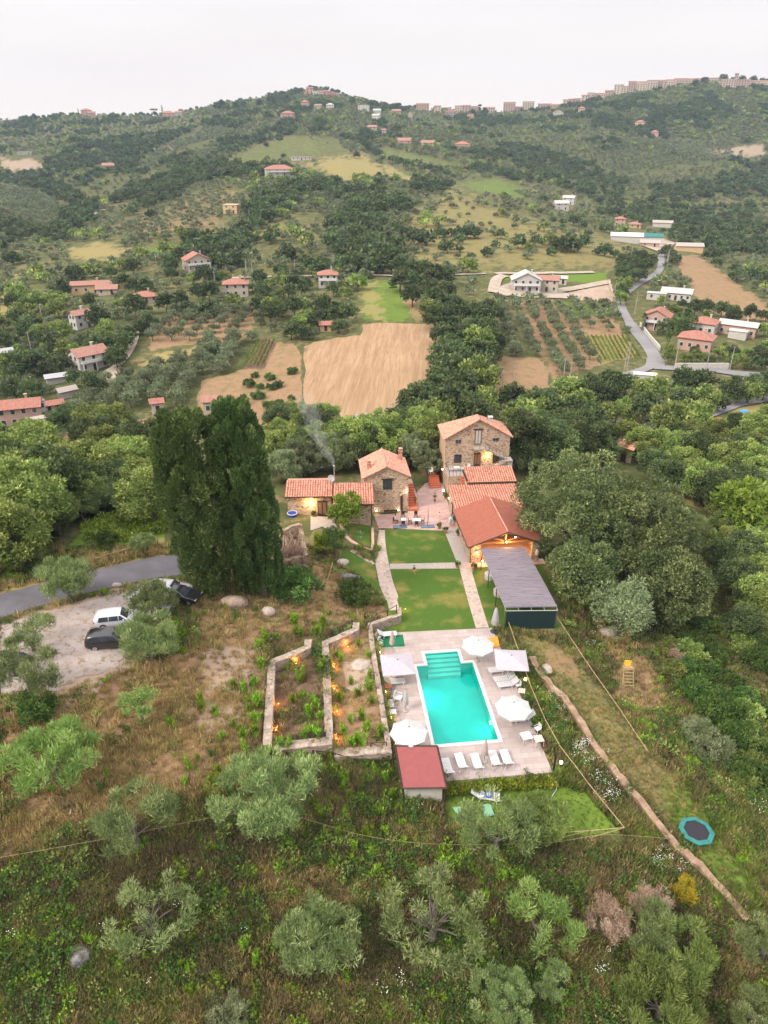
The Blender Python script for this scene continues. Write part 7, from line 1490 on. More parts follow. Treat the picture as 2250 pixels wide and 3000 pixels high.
# --- the two giant cypresses
def cypress(label, p, H_, Rm, seed, chunky, lean):
    g = np.random.default_rng(seed); t = thing('cypress_tree', label, 'tree', p); pr = []; n = 230 if chunky else 330
    ax = lambda z: np.array([lean[0]*(z/H_)**.8, lean[1]*(z/H_)**.8, 0])
    for i in range(n):
        f = (i+.5)/n; z = 1.3+(H_-2.2)*f; prof = np.interp(f, [0,.08,.25,.5,.75,.9,1.0], [.5,.78,.95,1.0,.98,.84,.45] if chunky else [.6,.88,1.0,1.0,.97,.86,.48])*Rm
        a = i*2.39996+g.uniform(-.5,.5); k = g.uniform(.78,1.10) if i % 4 else g.uniform(.1,.55); c = np.array([math.cos(a)*prof*k, math.sin(a)*prof*k, z])+ax(z)
        lr = g.uniform(.5,.92)*(1.05 if chunky else .70); per = 190 if chunky else 170; hgt = g.uniform(.95,1.4) if chunky else g.uniform(1.6,2.4)
        d = unit(g.normal(size=(per,3))+np.array([math.cos(a)*.35, math.sin(a)*.35, .3])); q = c + d*g.uniform(.78,1.05,per)[:,None]*np.array([lr,lr,lr*hgt]); out = np.array([[math.cos(a), math.sin(a), 0]]); D = d*.5+out*.35+np.array([0,0,.9 if not chunky else .6])+g.normal(size=(per,3))*.25
        V, F = blades(q, D, .38*g.uniform(.7,1.3,per), .14*g.uniform(.7,1.3,per), g); pr.append((V, F, np.repeat(np.clip(g.normal(g.uniform(.15,.7),.18,per),0,1), 4)))
    for j in range(7 if chunky else 3):                # separate tips at the top
        a = g.uniform(2.0,5.6) if chunky else g.uniform(0,6.283); rr = g.uniform(.25,.95 if chunky else .5)*Rm; zt = H_-g.uniform(.2,3.4 if chunky else 1.5)-rr*.3
        for m in range(7):
            c = np.array([math.cos(a)*rr, math.sin(a)*rr, zt-m*.7])+ax(zt); lr = .20+.11*m; per = 80; d = unit(g.normal(size=(per,3))); q = c+d*np.array([lr,lr,lr*1.5]); V, F = blades(q, d*.4+np.array([0,0,1.0]), .5, .15, g); pr.append((V, F, np.repeat(np.clip(g.normal(.5,.2,per),0,1), 4)))
    o = link(bpy.data.objects.new('crown', crown_mesh('crown', 'l_cyp', pr))); o.parent = t
    b = MB(); b.tube([(0,0,-.5),tuple(ax(1.5)*.3+np.array([0,0,1.4])),tuple(ax(4.0)+np.array([0,0,4.0]))], [.5,.36,.1], 9); b.build('trunk', M['bark_pale'], t); return t
pc = ground('e4',1140,2080); cypress('taller giant cypress with smooth narrow top, right one of the pair', pc, 22.2, 2.5, 5, False, (-1.8,.4))
pc = ground('e4',640,2040); cypress('giant lumpy cypress with several tips, left one of the pair', pc, 20.6, 2.85, 6, True, (-1.3,.4))
# --- the huge evergreen by the tavern
def big_tree(label, x, y, R_, Hv, zc, seed, n, mat='l_holm', per=260, lr=1.3, ln=.36, wd=.17, name='holm_oak_tree'):
    g = np.random.default_rng(seed); z0 = hz(x, y); lob = lobes_on(g, n, R_, Hv, zc, -.75, .25); pr = [cloud(g, lob, lr, per, ln, wd, .25, 1.0, .74)]
    t = thing(name, label, 'tree', (x, y, z0)); o = link(bpy.data.objects.new('crown', crown_mesh('crown', mat, pr))); o.parent = t
    sel = lob[g.permutation(n)[:12]]; trunk_mb(g, zc*.45, .45, [tuple(p*np.array([.8,.8,.95])) for p in sel], .4, 9).build('trunk', M['bark'], t); return t
big_tree('huge evergreen tree whose crown overhangs the dark tavern roof', 24.6, 80.5, 7.2, 6.0, 7.6, 11, 120)
big_tree('huge evergreen tree on the right half of the large crown beside the tavern', 31.5, 78.0, 7.2, 6.0, 7.2, 12, 120)
big_tree('rounded evergreen below the huge crown near the end of the pergola', 23.2, 70.8, 3.6, 3.6, 4.2, 13, 60)
big_tree('dark evergreen at the lower right foot of the huge crown', 33.5, 70.0, 4.2, 3.9, 4.2, 14, 70)
big_tree('pale silvery olive below the huge evergreen crown', 26.4, 65.4, 3.2, 3.2, 3.9, 15, 62, 'l_silver', 130, .95, .36, .10, 'olive_tree')
# --- trees and shrubs near the drone, each read off the photograph (centre of crown, width)
NEARV = [('olive',145,1262,122,'olive tree standing alone on the gravel beside the road'),('olive',65,1372,112,'small olive with thin trunk on the gravel at the left edge'),('olive',60,1462,145,'olive at the left edge rising over a dark green bush'),
 ('olive',325,1303,104,'low spreading olive hiding the car near the road'),('olive',322,1386,132,'low olive covering the front of the black estate car'),('olive_round',300,1516,72,'small round topped young olive alone in the dry grass'),
 ('olive_g',115,1640,190,'hollow ring shaped green olive shrub on the dry slope at left',),('olive',288,1788,180,'feathery olive in the dry grass below the ring shaped olive'),('olive_open',578,1722,225,'large silvery olive below the left terrace wall'),
 ('olive_open',320,1985,212,'large olive with bare grey trunk showing at the lower left'),('olive',688,2035,178,'dense grey olive at the bottom left of centre'),('olive_open',935,1985,258,'widest open olive with bare branches at the bottom centre'),
 ('olive',1075,1800,170,'dark olive below the lower lawn beside the pool house'),('olive_g',1165,1768,130,'olive with twigs reaching over the bag on the lower lawn'),('olive_g',1165,2005,170,'bright green olive right of the bottom centre'),('olive',1400,2010,125,'silvery olive on the near side of the dry pink shrubs'),('olive_g',1462,2065,165,'bright green olive at the lower right behind the bottom corner'),('olive_g',1430,2165,190,'large green olive at the bottom edge on the right'),
 ('olive',1655,2050,130,'silvery olive cut by the right edge at the bottom'),('olive_open',1080,2165,140,'sparse pale olive at the bottom edge right of centre'),('olive',1190,2120,90,'small sparse olive beside the pale one at the bottom edge'),('silver',490,2200,105,'pale silvery olive twigs at the bottom edge left of centre'),('olive',1630,2190,110,'dark olive in the bottom right corner'),
 ('dead',1312,1990,105,'dry pinkish leafless shrub at the lower right'),('dead',1405,1958,95,'dry pinkish shrub beside the earth wall at the lower right'),('broom',1475,1922,55,'bright yellow flowering broom by the earth wall'),
 ('silver',1505,1580,75,'silvery shrub above its larger twin on the right slope'),('silver',1540,1618,92,'larger silvery shrub on the right slope'),('shrub',1560,1535,110,'dark green bush right of the silvery shrubs'),('shrub',1600,1590,90,'dark bush at the right edge beyond the silvery shrubs'),
 ('shrub',1500,1490,85,'dark bramble bush above the silvery shrubs'),('shrub_b',1450,1450,70,'light green bush on the bank right of the climbing frame'),('shrub',1632,1390,105,'dark green bush at the right edge level with the parasols'),('shrub_b',1440,1395,60,'small bush below the huge evergreen crown'),
 ('shrub_b',1610,1690,70,'light green bush at the right edge above the trampoline'),('dead',1465,1415,50,'grey leafless shrub on the right bank'),
 ('lime',1606,1112,128,'bright lime green tree standing out on the right'),('lime',1650,1150,90,'lime green tree cut by the right edge'),('oak',1596,1195,112,'dark tree below the bright lime green tree'),('broad',1640,1290,100,'dark tree at the right edge below the lime tree'),('olive',1492,1140,78,'grey olive behind the huge evergreen crown'),
 ('dead',1500,1180,40,'bare grey dead tree right of the huge evergreen crown'),
 ('shrub',75,1535,105,'dark green bush under the olive at the left edge'),('shrub',640,1268,112,'dense dark green bush at the foot of the taller cypress'),('shrub',600,1250,80,'dark bush between the cypress trunk and the ruin'),('shrub',762,1283,88,'rounded dark bush below the side lawn'),('lime',750,1106,80,'bright green round tree in front of the cottage roof'),
 ('fruit',722,1170,60,'small fruit tree on the side lawn beside the ruin'),('hedge_y',692,1172,34,'tall yellow green bush between the ruin and the fruit tree'),('olive',308,1178,58,'small dark trunked olive by the wooden fence on the verge'),
 ('olive',110,1110,110,'olive on the verge left of the lone gravel olive'),('olive_g',40,1190,120,'olive at the left edge beside the road'),('olive',222,1085,75,'olive in the row above the bright ground cover'),('olive',262,1062,70,'grey olive at the right of the row above the bright ground cover'),('olive',175,1105,75,'olive at the lower left of the row above the bright ground cover'),('shrub',230,1165,50,'dark bush in the grass near the wooden fence'),
 ('olive_p',612,1008,88,'grey olive behind the left end of the low cottage'),('olive_p',655,990,98,'large grey olive directly behind the low cottage'),('olive_p',700,985,92,'grey olive behind the smoking flue of the low cottage'),('olive_p',748,980,92,'grey olive behind the dish of the low cottage'),('olive_p',790,962,78,'grey olive at the left back corner of the gabled house'),
 ('olive_p',900,978,92,'grey olive between the gabled and tallest houses'),('olive_p',925,1000,70,'low olive beside the porch of the tallest house'),
 ('olive_p',1145,982,84,'grey olive right of the tallest house'),('olive_p',1192,972,90,'pale olive above the huge evergreen crown'),('olive_p',1120,1002,52,'small olive at the right wall of the tallest house'),('lime',855,1058,26,'small light shrub behind the gable chimney')]
g_ = np.random.default_rng(77)
for i in range(2): tree_proto('hedge_y', 'yellow_bush', 170+i, 1.0, 1.5, 1.7, 26, .42, 90, .26, .13, 'l_hedge', 'bark', .6, .06, .5, .3, -.8, 4)
LIFT = {'olive_p':2.2,'olive':2.0,'olive_g':1.8,'olive_open':2.1,'olive_round':1.7,'broad':4,'oak':4,'lime':2.6,'shrub':.8,'shrub_b':.8,'silver':1.0,'dead':1.1,'broom':.5,'fruit':2.4,'hedge_y':1.6}
for key, cx, cyy, w, lb in NEARV:
    p = ground('D', cx, cyy, LIFT[key])
    if p is None: continue
    R_ = PROTO[key][0][3]
    sc_ = (w/2*depth_of(p)/1540.2)/(R_+.25*(R_ > 1.2)); p = ground('D', cx, cyy, LIFT[key]*min(sc_, 1.6)); p.z = hz(p.x, p.y)
    plant(key, p, sc_, lb, cat='shrub' if key in ('shrub','shrub_b','silver','dead','broom','hedge_y') else 'tree')
g = np.random.default_rng(5); hp0, hp1 = Vector((5.5,42.36,-.36)), Vector((14.4,43.26,-.36)); n = 42; lob = np.array([np.array(hp0.lerp(hp1, (i+.5)/n)) + g.normal(size=3)*np.array([.1,.12,.1]) for i in range(n)])
o = link(bpy.data.objects.new('clipped_hedge', crown_mesh('clipped_hedge', 'l_hedge', [cloud(g, lob, .46, 130, .24, .13, .3)]))); tag(o, 'yellow green clipped hedge along the near edge of the pool deck', 'hedge')
for (pt, nm) in zip(POT_O, POTS):
    gq = np.random.default_rng(rnd.randrange(9999)); cm = crown_mesh('plant', 'l_shrub', [cloud(gq, lobes_on(gq, 9, .28, .3, .62), .2, 40, .16, .07)]); o = link(bpy.data.objects.new('plant', cm)); o.parent = pt
POT_O[2].scale = (1.7,1.7,2.0)
h_, rw_, rd_ = RUIN_AT; gq = np.random.default_rng(12); lob = np.column_stack([gq.uniform(-rw_+.5,-.5,34), gq.uniform(-.1,2.2,34), gq.uniform(2.3,3.9,34)])
o = link(bpy.data.objects.new('dead_brush', crown_mesh('dead_brush', 'l_dead', [cloud(gq, lob, .5, 70, .45, .04, .5)]))); o.parent = h_
# --- bright upright weeds in the beds and on the slope
def weed_mesh(seed):
    g = np.random.default_rng(seed); C = []; D = []
    for s in range(9):
        x, y = g.normal(size=2)*.105; h = g.uniform(.45,.95); n = 26; z = g.uniform(.08,1,n)*h; a = g.uniform(0,6.28,n)
        C.append(np.column_stack([x+np.cos(a)*.07, y+np.sin(a)*.07, z])); D.append(np.column_stack([np.cos(a)*.6, np.sin(a)*.6, np.full(n, .9)]))
    C = np.concatenate(C); V, F = blades(C, np.concatenate(D), .24, .05, g); return crown_mesh('weed_plant', 'l_weed', [(V, F, np.repeat(g.random(len(C)), 4))])
wm = [weed_mesh(i) for i in range(4)]
WEEDS = [('d1',x,y) for x, y in ((490,730),(465,810),(590,1010),(610,1060),(655,1170),(545,1150),(595,1290),(615,1330),(545,1330),(660,720),(390,1000),(490,975),(815,570),(860,600),(1030,460),(1130,560),(1140,770),(960,825),(1130,880),(1020,940),(1165,1020),(1060,1165),(955,1190),(1110,1270),(1245,1320),(1010,1400),(1060,1420),(960,1430),(830,985),(880,1310),(430,350),(225,390),(110,380),(140,440),(60,480),(90,660),(45,1030),(80,1050),(20,830),(20,1310),(650,330),(690,270),(400,240),(280,1450),(360,1480),(650,1600),(750,1560),(480,1560),(1180,1690),(1290,1780),(880,1790),(780,1680),(1340,1700),(700,1700),(600,350),(470,360),(15,1200),(120,1530),(60,1600),(640,1350),(430,760),(700,660))]
WEEDS += [('d4',x,y) for x, y in ((1220,150),(1300,165),(1480,40),(1415,15),(1510,165),(1560,130),(1350,330),(1460,290),(1480,320),(1550,320),(1480,400),(1410,265),(1300,590),(1120,600),(1140,510),(1320,540),(1200,460),(1030,250),(1540,480),(1640,440),(140,1600),(310,1580),(540,1580),(1230,1190),(1150,1740),(1160,1890),(1560,1700),(1100,1720),(1300,1010),(1620,350),(1590,430),(1215,100),(1530,10))]
WEEDS += [('d5',x,y) for x, y in ((480,150),(500,180),(630,20),(670,70),(570,100),(740,75),(600,310),(780,300),(890,290),(990,240),(700,400),(680,460),(580,460),(830,550),(910,450),(1000,360),(1240,410),(1290,510),(1410,510),(1600,570),(640,180),(850,180),(930,70),(970,150),(430,120),(1500,690),(1550,850),(560,500),(100,1080),(40,980),(740,480),(1330,500))]
for i, (k, x, y) in enumerate(WEEDS):
    p = ground(k, x, y, .3)
    if p is None: continue
    p.z = hz(p.x, p.y); o = link(bpy.data.objects.new('weed_plant', wm[i % 4])); o.location = p; o.rotation_euler = (0,0,rnd.uniform(0,6.3)); s_ = rnd.uniform(.9,1.45)*(1.2 if k == 'd1' else 1); o.scale = (s_*1.15, s_*1.15, s_)
    tag(o, ('bright green upright weed growing in the walled terrace beds or beside their walls' if k == 'd1' else ('bright green upright weed on the dry slope left of the terraces' if k == 'd4' else 'bright green upright weed in the rough grass below the pool house')), 'weed', 'bright green weeds')
# --- woods and orchards further off: rows and scatter
def in_poly(poly, n, mind, seed):
    xs = [p[0] for p in poly]; ys = [p[1] for p in poly]; g = np.random.default_rng(seed); out = []
    P = np.column_stack([g.uniform(min(xs), max(xs), n*14), g.uniform(min(ys), max(ys), n*14)]); P = P[sdist(P[:,0], P[:,1], poly) < 0]
    for q in P:
        if all((q[0]-o[0])**2+((q[1]-o[1])*1.5)**2 > mind*mind for o in out[-900:]): out.append(q)
        if len(out) >= n: break
    return np.array(out).reshape(-1,2)
ENT = []                                           # kind, x, y, z, scale, label
def wood(k, pts, mind, mix, label, smin=.8, smax=1.2, n=400, lift=3.0, seed=1):
    P = in_poly(DP(k, pts), n, mind, seed)
    for u, v in P:
        p = ground('D', u, v, lift)
        if p is None: continue
        r = rnd.random(); acc = 0
        for kd, w in mix:
            acc += w
            if r <= acc: break
        ENT.append((kd, p.x, p.y, hz(p.x, p.y), rnd.uniform(smin, smax), label))
def orchard(k, pts, axis, da, db, kd, label, smin=.85, smax=1.15, jit=.5, skip=.05):
    W_ = [(p.x, p.y) for p in wpoly(k, pts)]; a0, a1 = wpoly(k, axis); ax = Vector((a1.x-a0.x, a1.y-a0.y)).normalized(); bx = Vector((-ax.y, ax.x)); c = Vector((sum(p[0] for p in W_)/len(W_), sum(p[1] for p in W_)/len(W_))); rng = max((Vector(p)-c).length for p in W_)
    m = int(rng/min(da, db))+2; G = np.array([(c.x+ax.x*i*da+bx.x*j*db+rnd.uniform(-jit,jit), c.y+ax.y*i*da+bx.y*j*db+rnd.uniform(-jit,jit)) for i in range(-m, m+1) for j in range(-m, m+1)])
    G = G[sdist(G[:,0], G[:,1], W_) < -.3]; Z_ = height(G[:,0], G[:,1])
    for (x, y), z in zip(G, Z_):
        if rnd.random() > skip: ENT.append((kd, x, y, z, rnd.uniform(smin, smax), label))
wood('D',[(0,930),(180,905),(335,965),(345,1085),(230,1040),(150,1075),(60,1120),(0,1180)], 40, (('broad',.48),('oak',.46),('olive',.06)), 'tree in the dense wood at the left behind the access road', .75, 1.15, 90, 4, 3)
wood('D',[(150,1050),(340,1000),(345,1060),(200,1080)], 34, (('olive',.6),('broad',.4)), 'tree in the lower left row in front of the wood', .9, 1.2, 14, 2.5, 4)
wood('D',[(580,905),(640,890),(760,910),(945,900),(945,965),(700,985),(590,975)], 30, (('broad',.6),('oak',.4)), 'light green tree in the belt behind the stone houses', .6, .95, 70, 3.5, 5)
wood('D',[(1105,915),(1260,925),(1265,965),(1120,985)], 34, (('oak',.6),('broad',.4)), 'walnut like tree behind the tallest house', .8, 1.1, 18, 3.5, 6)
wood('D',[(1380,945),(1659,890),(1659,1090),(1560,1080),(1520,1040),(1400,1010)], 36, (('broad',.7),('oak',.3)), 'yellow green tree in the wood at the right edge', .55, .9, 62, 4, 7)
wood('D',[(1540,1060),(1659,1060),(1659,1330),(1610,1330),(1580,1200)], 50, (('broad',.35),('oak',.65)), 'dark tree in the right hand wood below the lime tree', .5, .75, 14, 3.5, 8)
wood('D',[(1270,940),(1390,950),(1400,975),(1290,985)], 32, (('oak',.6),('broad',.4)), 'tree beside the ruined stone barn on the right', .6, .8, 8, 3, 9)
wood('D',[(1480,1340),(1659,1340),(1659,1700),(1580,1690),(1590,1640),(1500,1500),(1465,1440)], 40, (('shrub',.6),('shrub_b',.4)), 'bush in the thicket on the right hand bank', .7, 1.2, 26, .8, 18)
wood('c4',[(970,150),(1090,180),(1290,230),(1310,420),(1530,460),(1540,680),(1480,830),(1500,1060),(1010,1090),(1130,950),(1250,830),(1220,600),(1130,400),(980,300)], 26, (('oak_m',.9),('broad_m',.1)), 'dark tree in the wooded gully beside the plowed field', .85, 1.25, 110, 4, 10)
wood('c5',[(90,930),(300,930),(560,890),(900,830),(1050,850),(1320,880),(1659,840),(1659,930),(1310,990),(1290,1120),(980,1130),(700,1090),(100,1070)], 27, (('oak_m',.55),('broad_m',.3),('olive_m',.15)), 'tree in the belt along the lower valley road', .6, 1.0, 120, 3.5, 11)
orchard('c3',[(700,880),(1190,690),(1285,640),(1080,1020),(920,1020),(440,1105),(430,1000)], [(1100,980),(1280,650)], 4.5, 6.3, 'olive_m', 'olive tree in the dense planted rows left of the plowed field', 1.0, 1.25)
orchard('c3',[(1300,660),(1550,610),(1480,795),(1215,845)], [(1220,840),(1310,660)], 4.5, 6.3, 'olive_m', 'olive tree in the planted rows next to the small vineyard', 1.0, 1.25)
orchard('c3',[(910,560),(1150,420),(1540,450),(1550,590),(1230,640),(930,660)], [(920,660),(1150,430)], 7.0, 7.0, 'olive_m', 'olive tree on the bare earth above the planted rows', .9, 1.15)
orchard('c5',[(-10,375),(330,365),(560,560),(600,760),(380,890),(300,730),(0,720)], [(120,370),(340,880)], 4.2, 6.5, 'olive_m', 'olive tree in the straight rows of the right hand orchard', .75, 1.0)
orchard('c5',[(360,375),(740,390),(840,570),(560,570)], [(430,370),(600,600)], 6.0, 7.0, 'olive_m', 'olive tree at the top of the right hand orchard', .7, .95)
orchard('c3',[(1140,440),(1560,430),(1560,470),(1120,500)], [(1140,460),(1560,450)], 5.5, 6, 'olive_m', 'olive tree in the band below the pink roofed house', .9, 1.1)
wood('D',[(0,640),(160,600),(420,560),(560,590),(545,640),(430,680),(330,700),(285,725),(225,830),(150,850),(120,905),(0,880)], 19, (('olive_m',.62),('oak_m',.30),('broad_m',.08)), 'tree among the houses on the left valley slope', .7, 1.1, 240, 2.5, 12)
wood('D',[(545,600),(700,610),(760,640),(755,700),(640,730),(560,690)], 20, (('olive_m',.35),('oak_m',.45),('broad_m',.2)), 'tree round the red roofed house above the plowed field', .6, .95, 70, 2.5, 13)
wood('D',[(1340,560),(1412,550),(1395,590),(1365,615),(1340,650)], 17, (('oak_m',.8),('broad_m',.2)), 'tree along the bend of the valley road', .7, 1.0, 26, 3, 14)
wood('D',[(1430,640),(1659,680),(1659,720),(1480,720),(1420,690)], 22, (('oak_m',.7),('broad_m',.3)), 'tree around the pink villas on the right', .5, .8, 30, 3, 15)
wood('D',[(1450,755),(1659,745),(1659,790),(1440,775)], 20, (('oak_m',.6),('broad_m',.4)), 'hedge tree below the pink villas on the right', .4, .65, 26, 2, 16)
FARP = {'far_oak':[], 'far_olive':[], 'far_broad':[]}
def far_grove(k, pts, axis, da, db, s0=.8):         # planted groves too far off to count: rows of the olive mass
    n0 = len(ENT); orchard(k, pts, axis, da, db, 'olive_m', '', s0, s0*1.25, .8, .12); new = ENT[n0:]; del ENT[n0:]
    FARP['far_olive'] += [(e[1], e[2], e[3]-.1, e[4]) for e in new]; GROVES.append(DP(k, pts))
GROVES = []
far_grove('c1',[(850,650),(1040,650),(1090,740),(960,790),(720,850),(540,880),(460,870),(700,740)],[(700,760),(1000,700)], 6.5, 9.5)
far_grove('c1',[(620,600),(760,520),(940,450),(1000,410),(880,400),(740,470),(600,560)],[(640,590),(940,440)], 6.5, 8)
far_grove('c2',[(870,540),(1200,455),(1520,470),(1480,550),(1300,560),(1060,600)],[(900,530),(1450,480)], 7, 9, .95)
far_grove('c2',[(1060,620),(1310,580),(1430,570),(1430,630),(1300,640),(1060,660)],[(1070,650),(1420,590)], 7, 9, .85)
far_grove('c1',[(1060,960),(1400,940),(1500,1010),(1080,1030)],[(1080,1000),(1450,990)], 9, 11, 1.0)
far_grove('c2',[(560,680),(700,640),(760,690),(640,730)],[(580,690),(740,670)], 7, 9, .8)
far_grove('c1',[(0,660),(160,680),(300,760),(200,840),(0,800)],[(0,720),(240,760)], 7, 9, .95)
# each one an individual, the nearest first; the surplus of a kind joins the far growth
ENT.sort(key=lambda e: e[2]); KIND = {'shrub':'s','shrub_b':'s','broad':'b','broad_m':'b','oak':'o','oak_m':'o','olive':'v','olive_m':'v'}; cnt = {'b':0,'o':0,'v':40,'s':20}
for kd, x, y, z, s_, lb in ENT:
    if y > 130 and hides_house(x, y, z, (2.2 if kd[0] == 'o' and kd[1] == 'l' else 4.0)*s_): continue
    c = KIND[kd]; cnt[c] += 1
    if cnt[c] <= 292: plant(kd, (x, y, z), s_, lb, lb.replace('tree','trees',1).replace('bush','bushes',1), cat='shrub' if c == 's' else 'tree')
    else: FARP[{'b':'far_broad','o':'far_oak','v':'far_olive'}[c]].append((x, y, z, s_*1.05))
# --- far growth: woods, groves and scrub of the hills (beyond counting)
for lo, hi in ((-330,-25),(1690,1990)):            # woods going on past the edges of the photograph
    for u, v in in_poly([(lo,690),(hi,690),(hi,1300),(lo,1230)], 150, 34, 991+lo):
        p = ground('D', u, v, 3.0)
        if p is not None and (lo > 0 or v < 1160): FARP[('far_broad','far_oak')[rnd.random() < .5]].append((p.x, p.y, hz(p.x, p.y)-.2, rnd.uniform(.8,1.15)))
FIELDS = [DP(k, p) for k, p in (('c4',[(400,655),(735,590),(752,525),(1180,522),(1245,760),(1100,990),(620,1150),(395,1100)]),('c4',[(0,830),(230,630),(375,700),(385,1080),(0,1100)]),('c3',[(1490,780),(1590,600),(1700,600),(1600,800)]),('c4',[(740,250),(955,245),(1180,505),(740,505)]),
 ('c5',[(-10,360),(740,370),(940,720),(900,760),(350,900),(-10,960)]),('c3',[(370,1230),(450,1130),(900,1085),(990,1140),(700,1260)]),('c5',[(380,250),(700,240),(740,380),(-20,375),(-20,220)]),('c3',[(430,1100),(700,870),(1290,630),(1560,600),(1480,800),(1080,1030)]),('c3',[(900,660),(920,560),(1150,420),(1540,450),(1550,600),(1230,650)]),
 ('c1',[(270,930),(430,890),(560,930),(500,980),(300,980)]),('c1',[(570,960),(680,900),(850,910),(700,960)]),('c1',[(960,570),(1110,480),(1250,440),(1450,460),(1500,510),(1240,545)]),('c1',[(1240,560),(1450,520),(1570,510),(1659,580),(1659,610),(1480,640),(1380,600)]),('c2',[(0,560),(160,620),(80,640),(0,610)]),
 ('c2',[(290,640),(500,620),(690,690),(620,720),(400,690)]),('c2',[(0,490),(330,565),(330,580),(0,530)]),('c2',[(1360,500),(1640,470),(1659,520),(1580,540),(1400,530)]),('c1',[(0,530),(150,530),(200,590),(60,610),(0,580)]),('c5',[(1080,90),(1230,100),(1659,400),(1659,500),(1330,470),(1180,300)]),
 ('c2',[(1090,905),(1200,885),(1260,905),(1180,1000)]),('c5',[(760,360),(850,270),(1020,140),(1010,230),(830,380),(1020,720),(960,760)]))]
SPARSE = [DP(k, p) for k, p in (('c2',[(120,760),(300,640),(560,760),(800,830),(1100,900),(1180,1032),(150,1032),(60,900)]),('c1',[(450,850),(620,760),(860,690),(1000,640),(1060,720),(960,900),(600,880)]),('c2',[(1060,610),(1310,570),(1440,560),(1450,600),(1300,640),(1050,660)]),('c2',[(860,540),(1200,450),(1540,460),(1200,510),(900,580)]),('c1',[(1060,780),(1400,780),(1500,1032),(1060,1032)]),('c3',[(0,640),(320,600),(330,860),(0,860)]),('c1',[(640,480),(780,450),(760,500),(640,510)]))]
DENSE = [DP(k, p) for k, p in (('c1',[(0,600),(200,620),(420,740),(420,800),(300,900),(0,940)]),('c2',[(560,480),(900,560),(1050,680),(980,760),(760,660),(560,580)]),('c2',[(340,590),(440,560),(700,640),(730,680),(480,610)]),('c1',[(300,560),(560,480),(860,400),(1000,400),(760,520),(600,560)]),('c1',[(930,580),(1010,560),(1040,600),(940,620)]),('c1',[(1000,560),(1270,400),(1280,430),(1050,560)]),('c2',[(330,385),(600,350),(600,400),(330,400)]),
 ('c1',[(1080,780),(1200,690),(1400,640),(1500,640),(1300,720),(1200,800),(1040,900),(1000,1000),(1060,850)]),('c2',[(900,700),(1200,760),(1600,740),(1659,900),(1400,1000),(1250,900),(1000,780)]),('c1',[(1400,880),(1500,760),(1659,640),(1659,900),(1560,1032),(1480,1032)]),('c2',[(1100,640),(1659,590),(1659,720),(1450,700),(1200,740)]),('c4',[(600,130),(720,60),(960,40),(990,220),(800,220)]))]
gq = np.random.default_rng(42); pts = []
v = 700.0
while v > 178:
    hh = np.interp(v, [180,220,300,450,700], [2.4,2.9,4.9,8.4,14]); ww = hh*1.55
    us = np.arange(-330, 1990, ww) + gq.uniform(-.5,.5,len(np.arange(-330,1990,ww)))*ww; pts.append(np.column_stack([us, v+gq.uniform(-.5,.5,len(us))*hh])); v -= hh*.72
P = np.concatenate(pts); W3 = groundD(P[:,0], P[:,1]); ok = ~np.isnan(W3[:,0]) & (W3[:,1] > 235) & (W3[:,1] < 1900); P = P[ok]; W3 = W3[ok]
ex = np.zeros(len(P), bool); spz = np.zeros(len(P), bool); den = np.zeros(len(P), bool)
for q in FIELDS: ex |= sdist(P[:,0], P[:,1], q) < 1.5
for q in SPARSE: spz |= sdist(P[:,0], P[:,1], q) < 0
for q in GROVES: ex |= sdist(P[:,0], P[:,1], q) < 2
for q in DENSE: den |= sdist(P[:,0], P[:,1], q) < 0
nz_ = fbm(W3[:,0]/70, W3[:,1]/110, 31, 4); n2_ = fbm(W3[:,0]/45+9, W3[:,1]/60, 37, 3); rr = gq.random(len(P))
near_ind = np.zeros(len(P), bool)
if ENT:
    occ = set((int(e[1]//6), int(e[2]//6)) for e in ENT)
    near_ind = np.array([any((int(x//6)+i, int(y//6)+j) in occ for i in (-1,0,1) for j in (-1,0,1)) and y < 420 for x, y in W3[:,:2]])
prob = np.where(nz_ > .48, .95, np.where(nz_ > .40, .78, .55)); prob = np.where(P[:,1] < 360, np.maximum(prob, .80), prob); prob = np.where(spz, .30, prob); prob = np.where(den, 1.0, prob); prob = np.where(ex, .02, prob)
keep = (rr < prob) & ~near_ind & ~((sdist(P[:,0], P[:,1], DP('D',[(1020,560),(1330,560),(1450,800),(1400,850),(1020,850)])) < 0))
oak = (den & (gq.random(len(P)) < .86)) | (n2_ > .56); brd = ~den & ~oak & (gq.random(len(P)) < .12)
for (u, v), (x, y, z), o_, b_, k_ in zip(P, W3, oak, brd, keep):
    if not k_: continue
    s_ = gq.uniform(.55,1.1)*(1.0 if y < 700 else .92); key = 'far_oak' if o_ else ('far_broad' if b_ else 'far_olive')
    if o_ and not den[0] and gq.random() < .25: s_ *= .7
    if hides_house(x, y, z, (3.6 if o_ else 2.3)*s_): continue
    FARP[key].append((x, y, z-.2, s_*(1.05 if key == 'far_oak' else 1.15)))
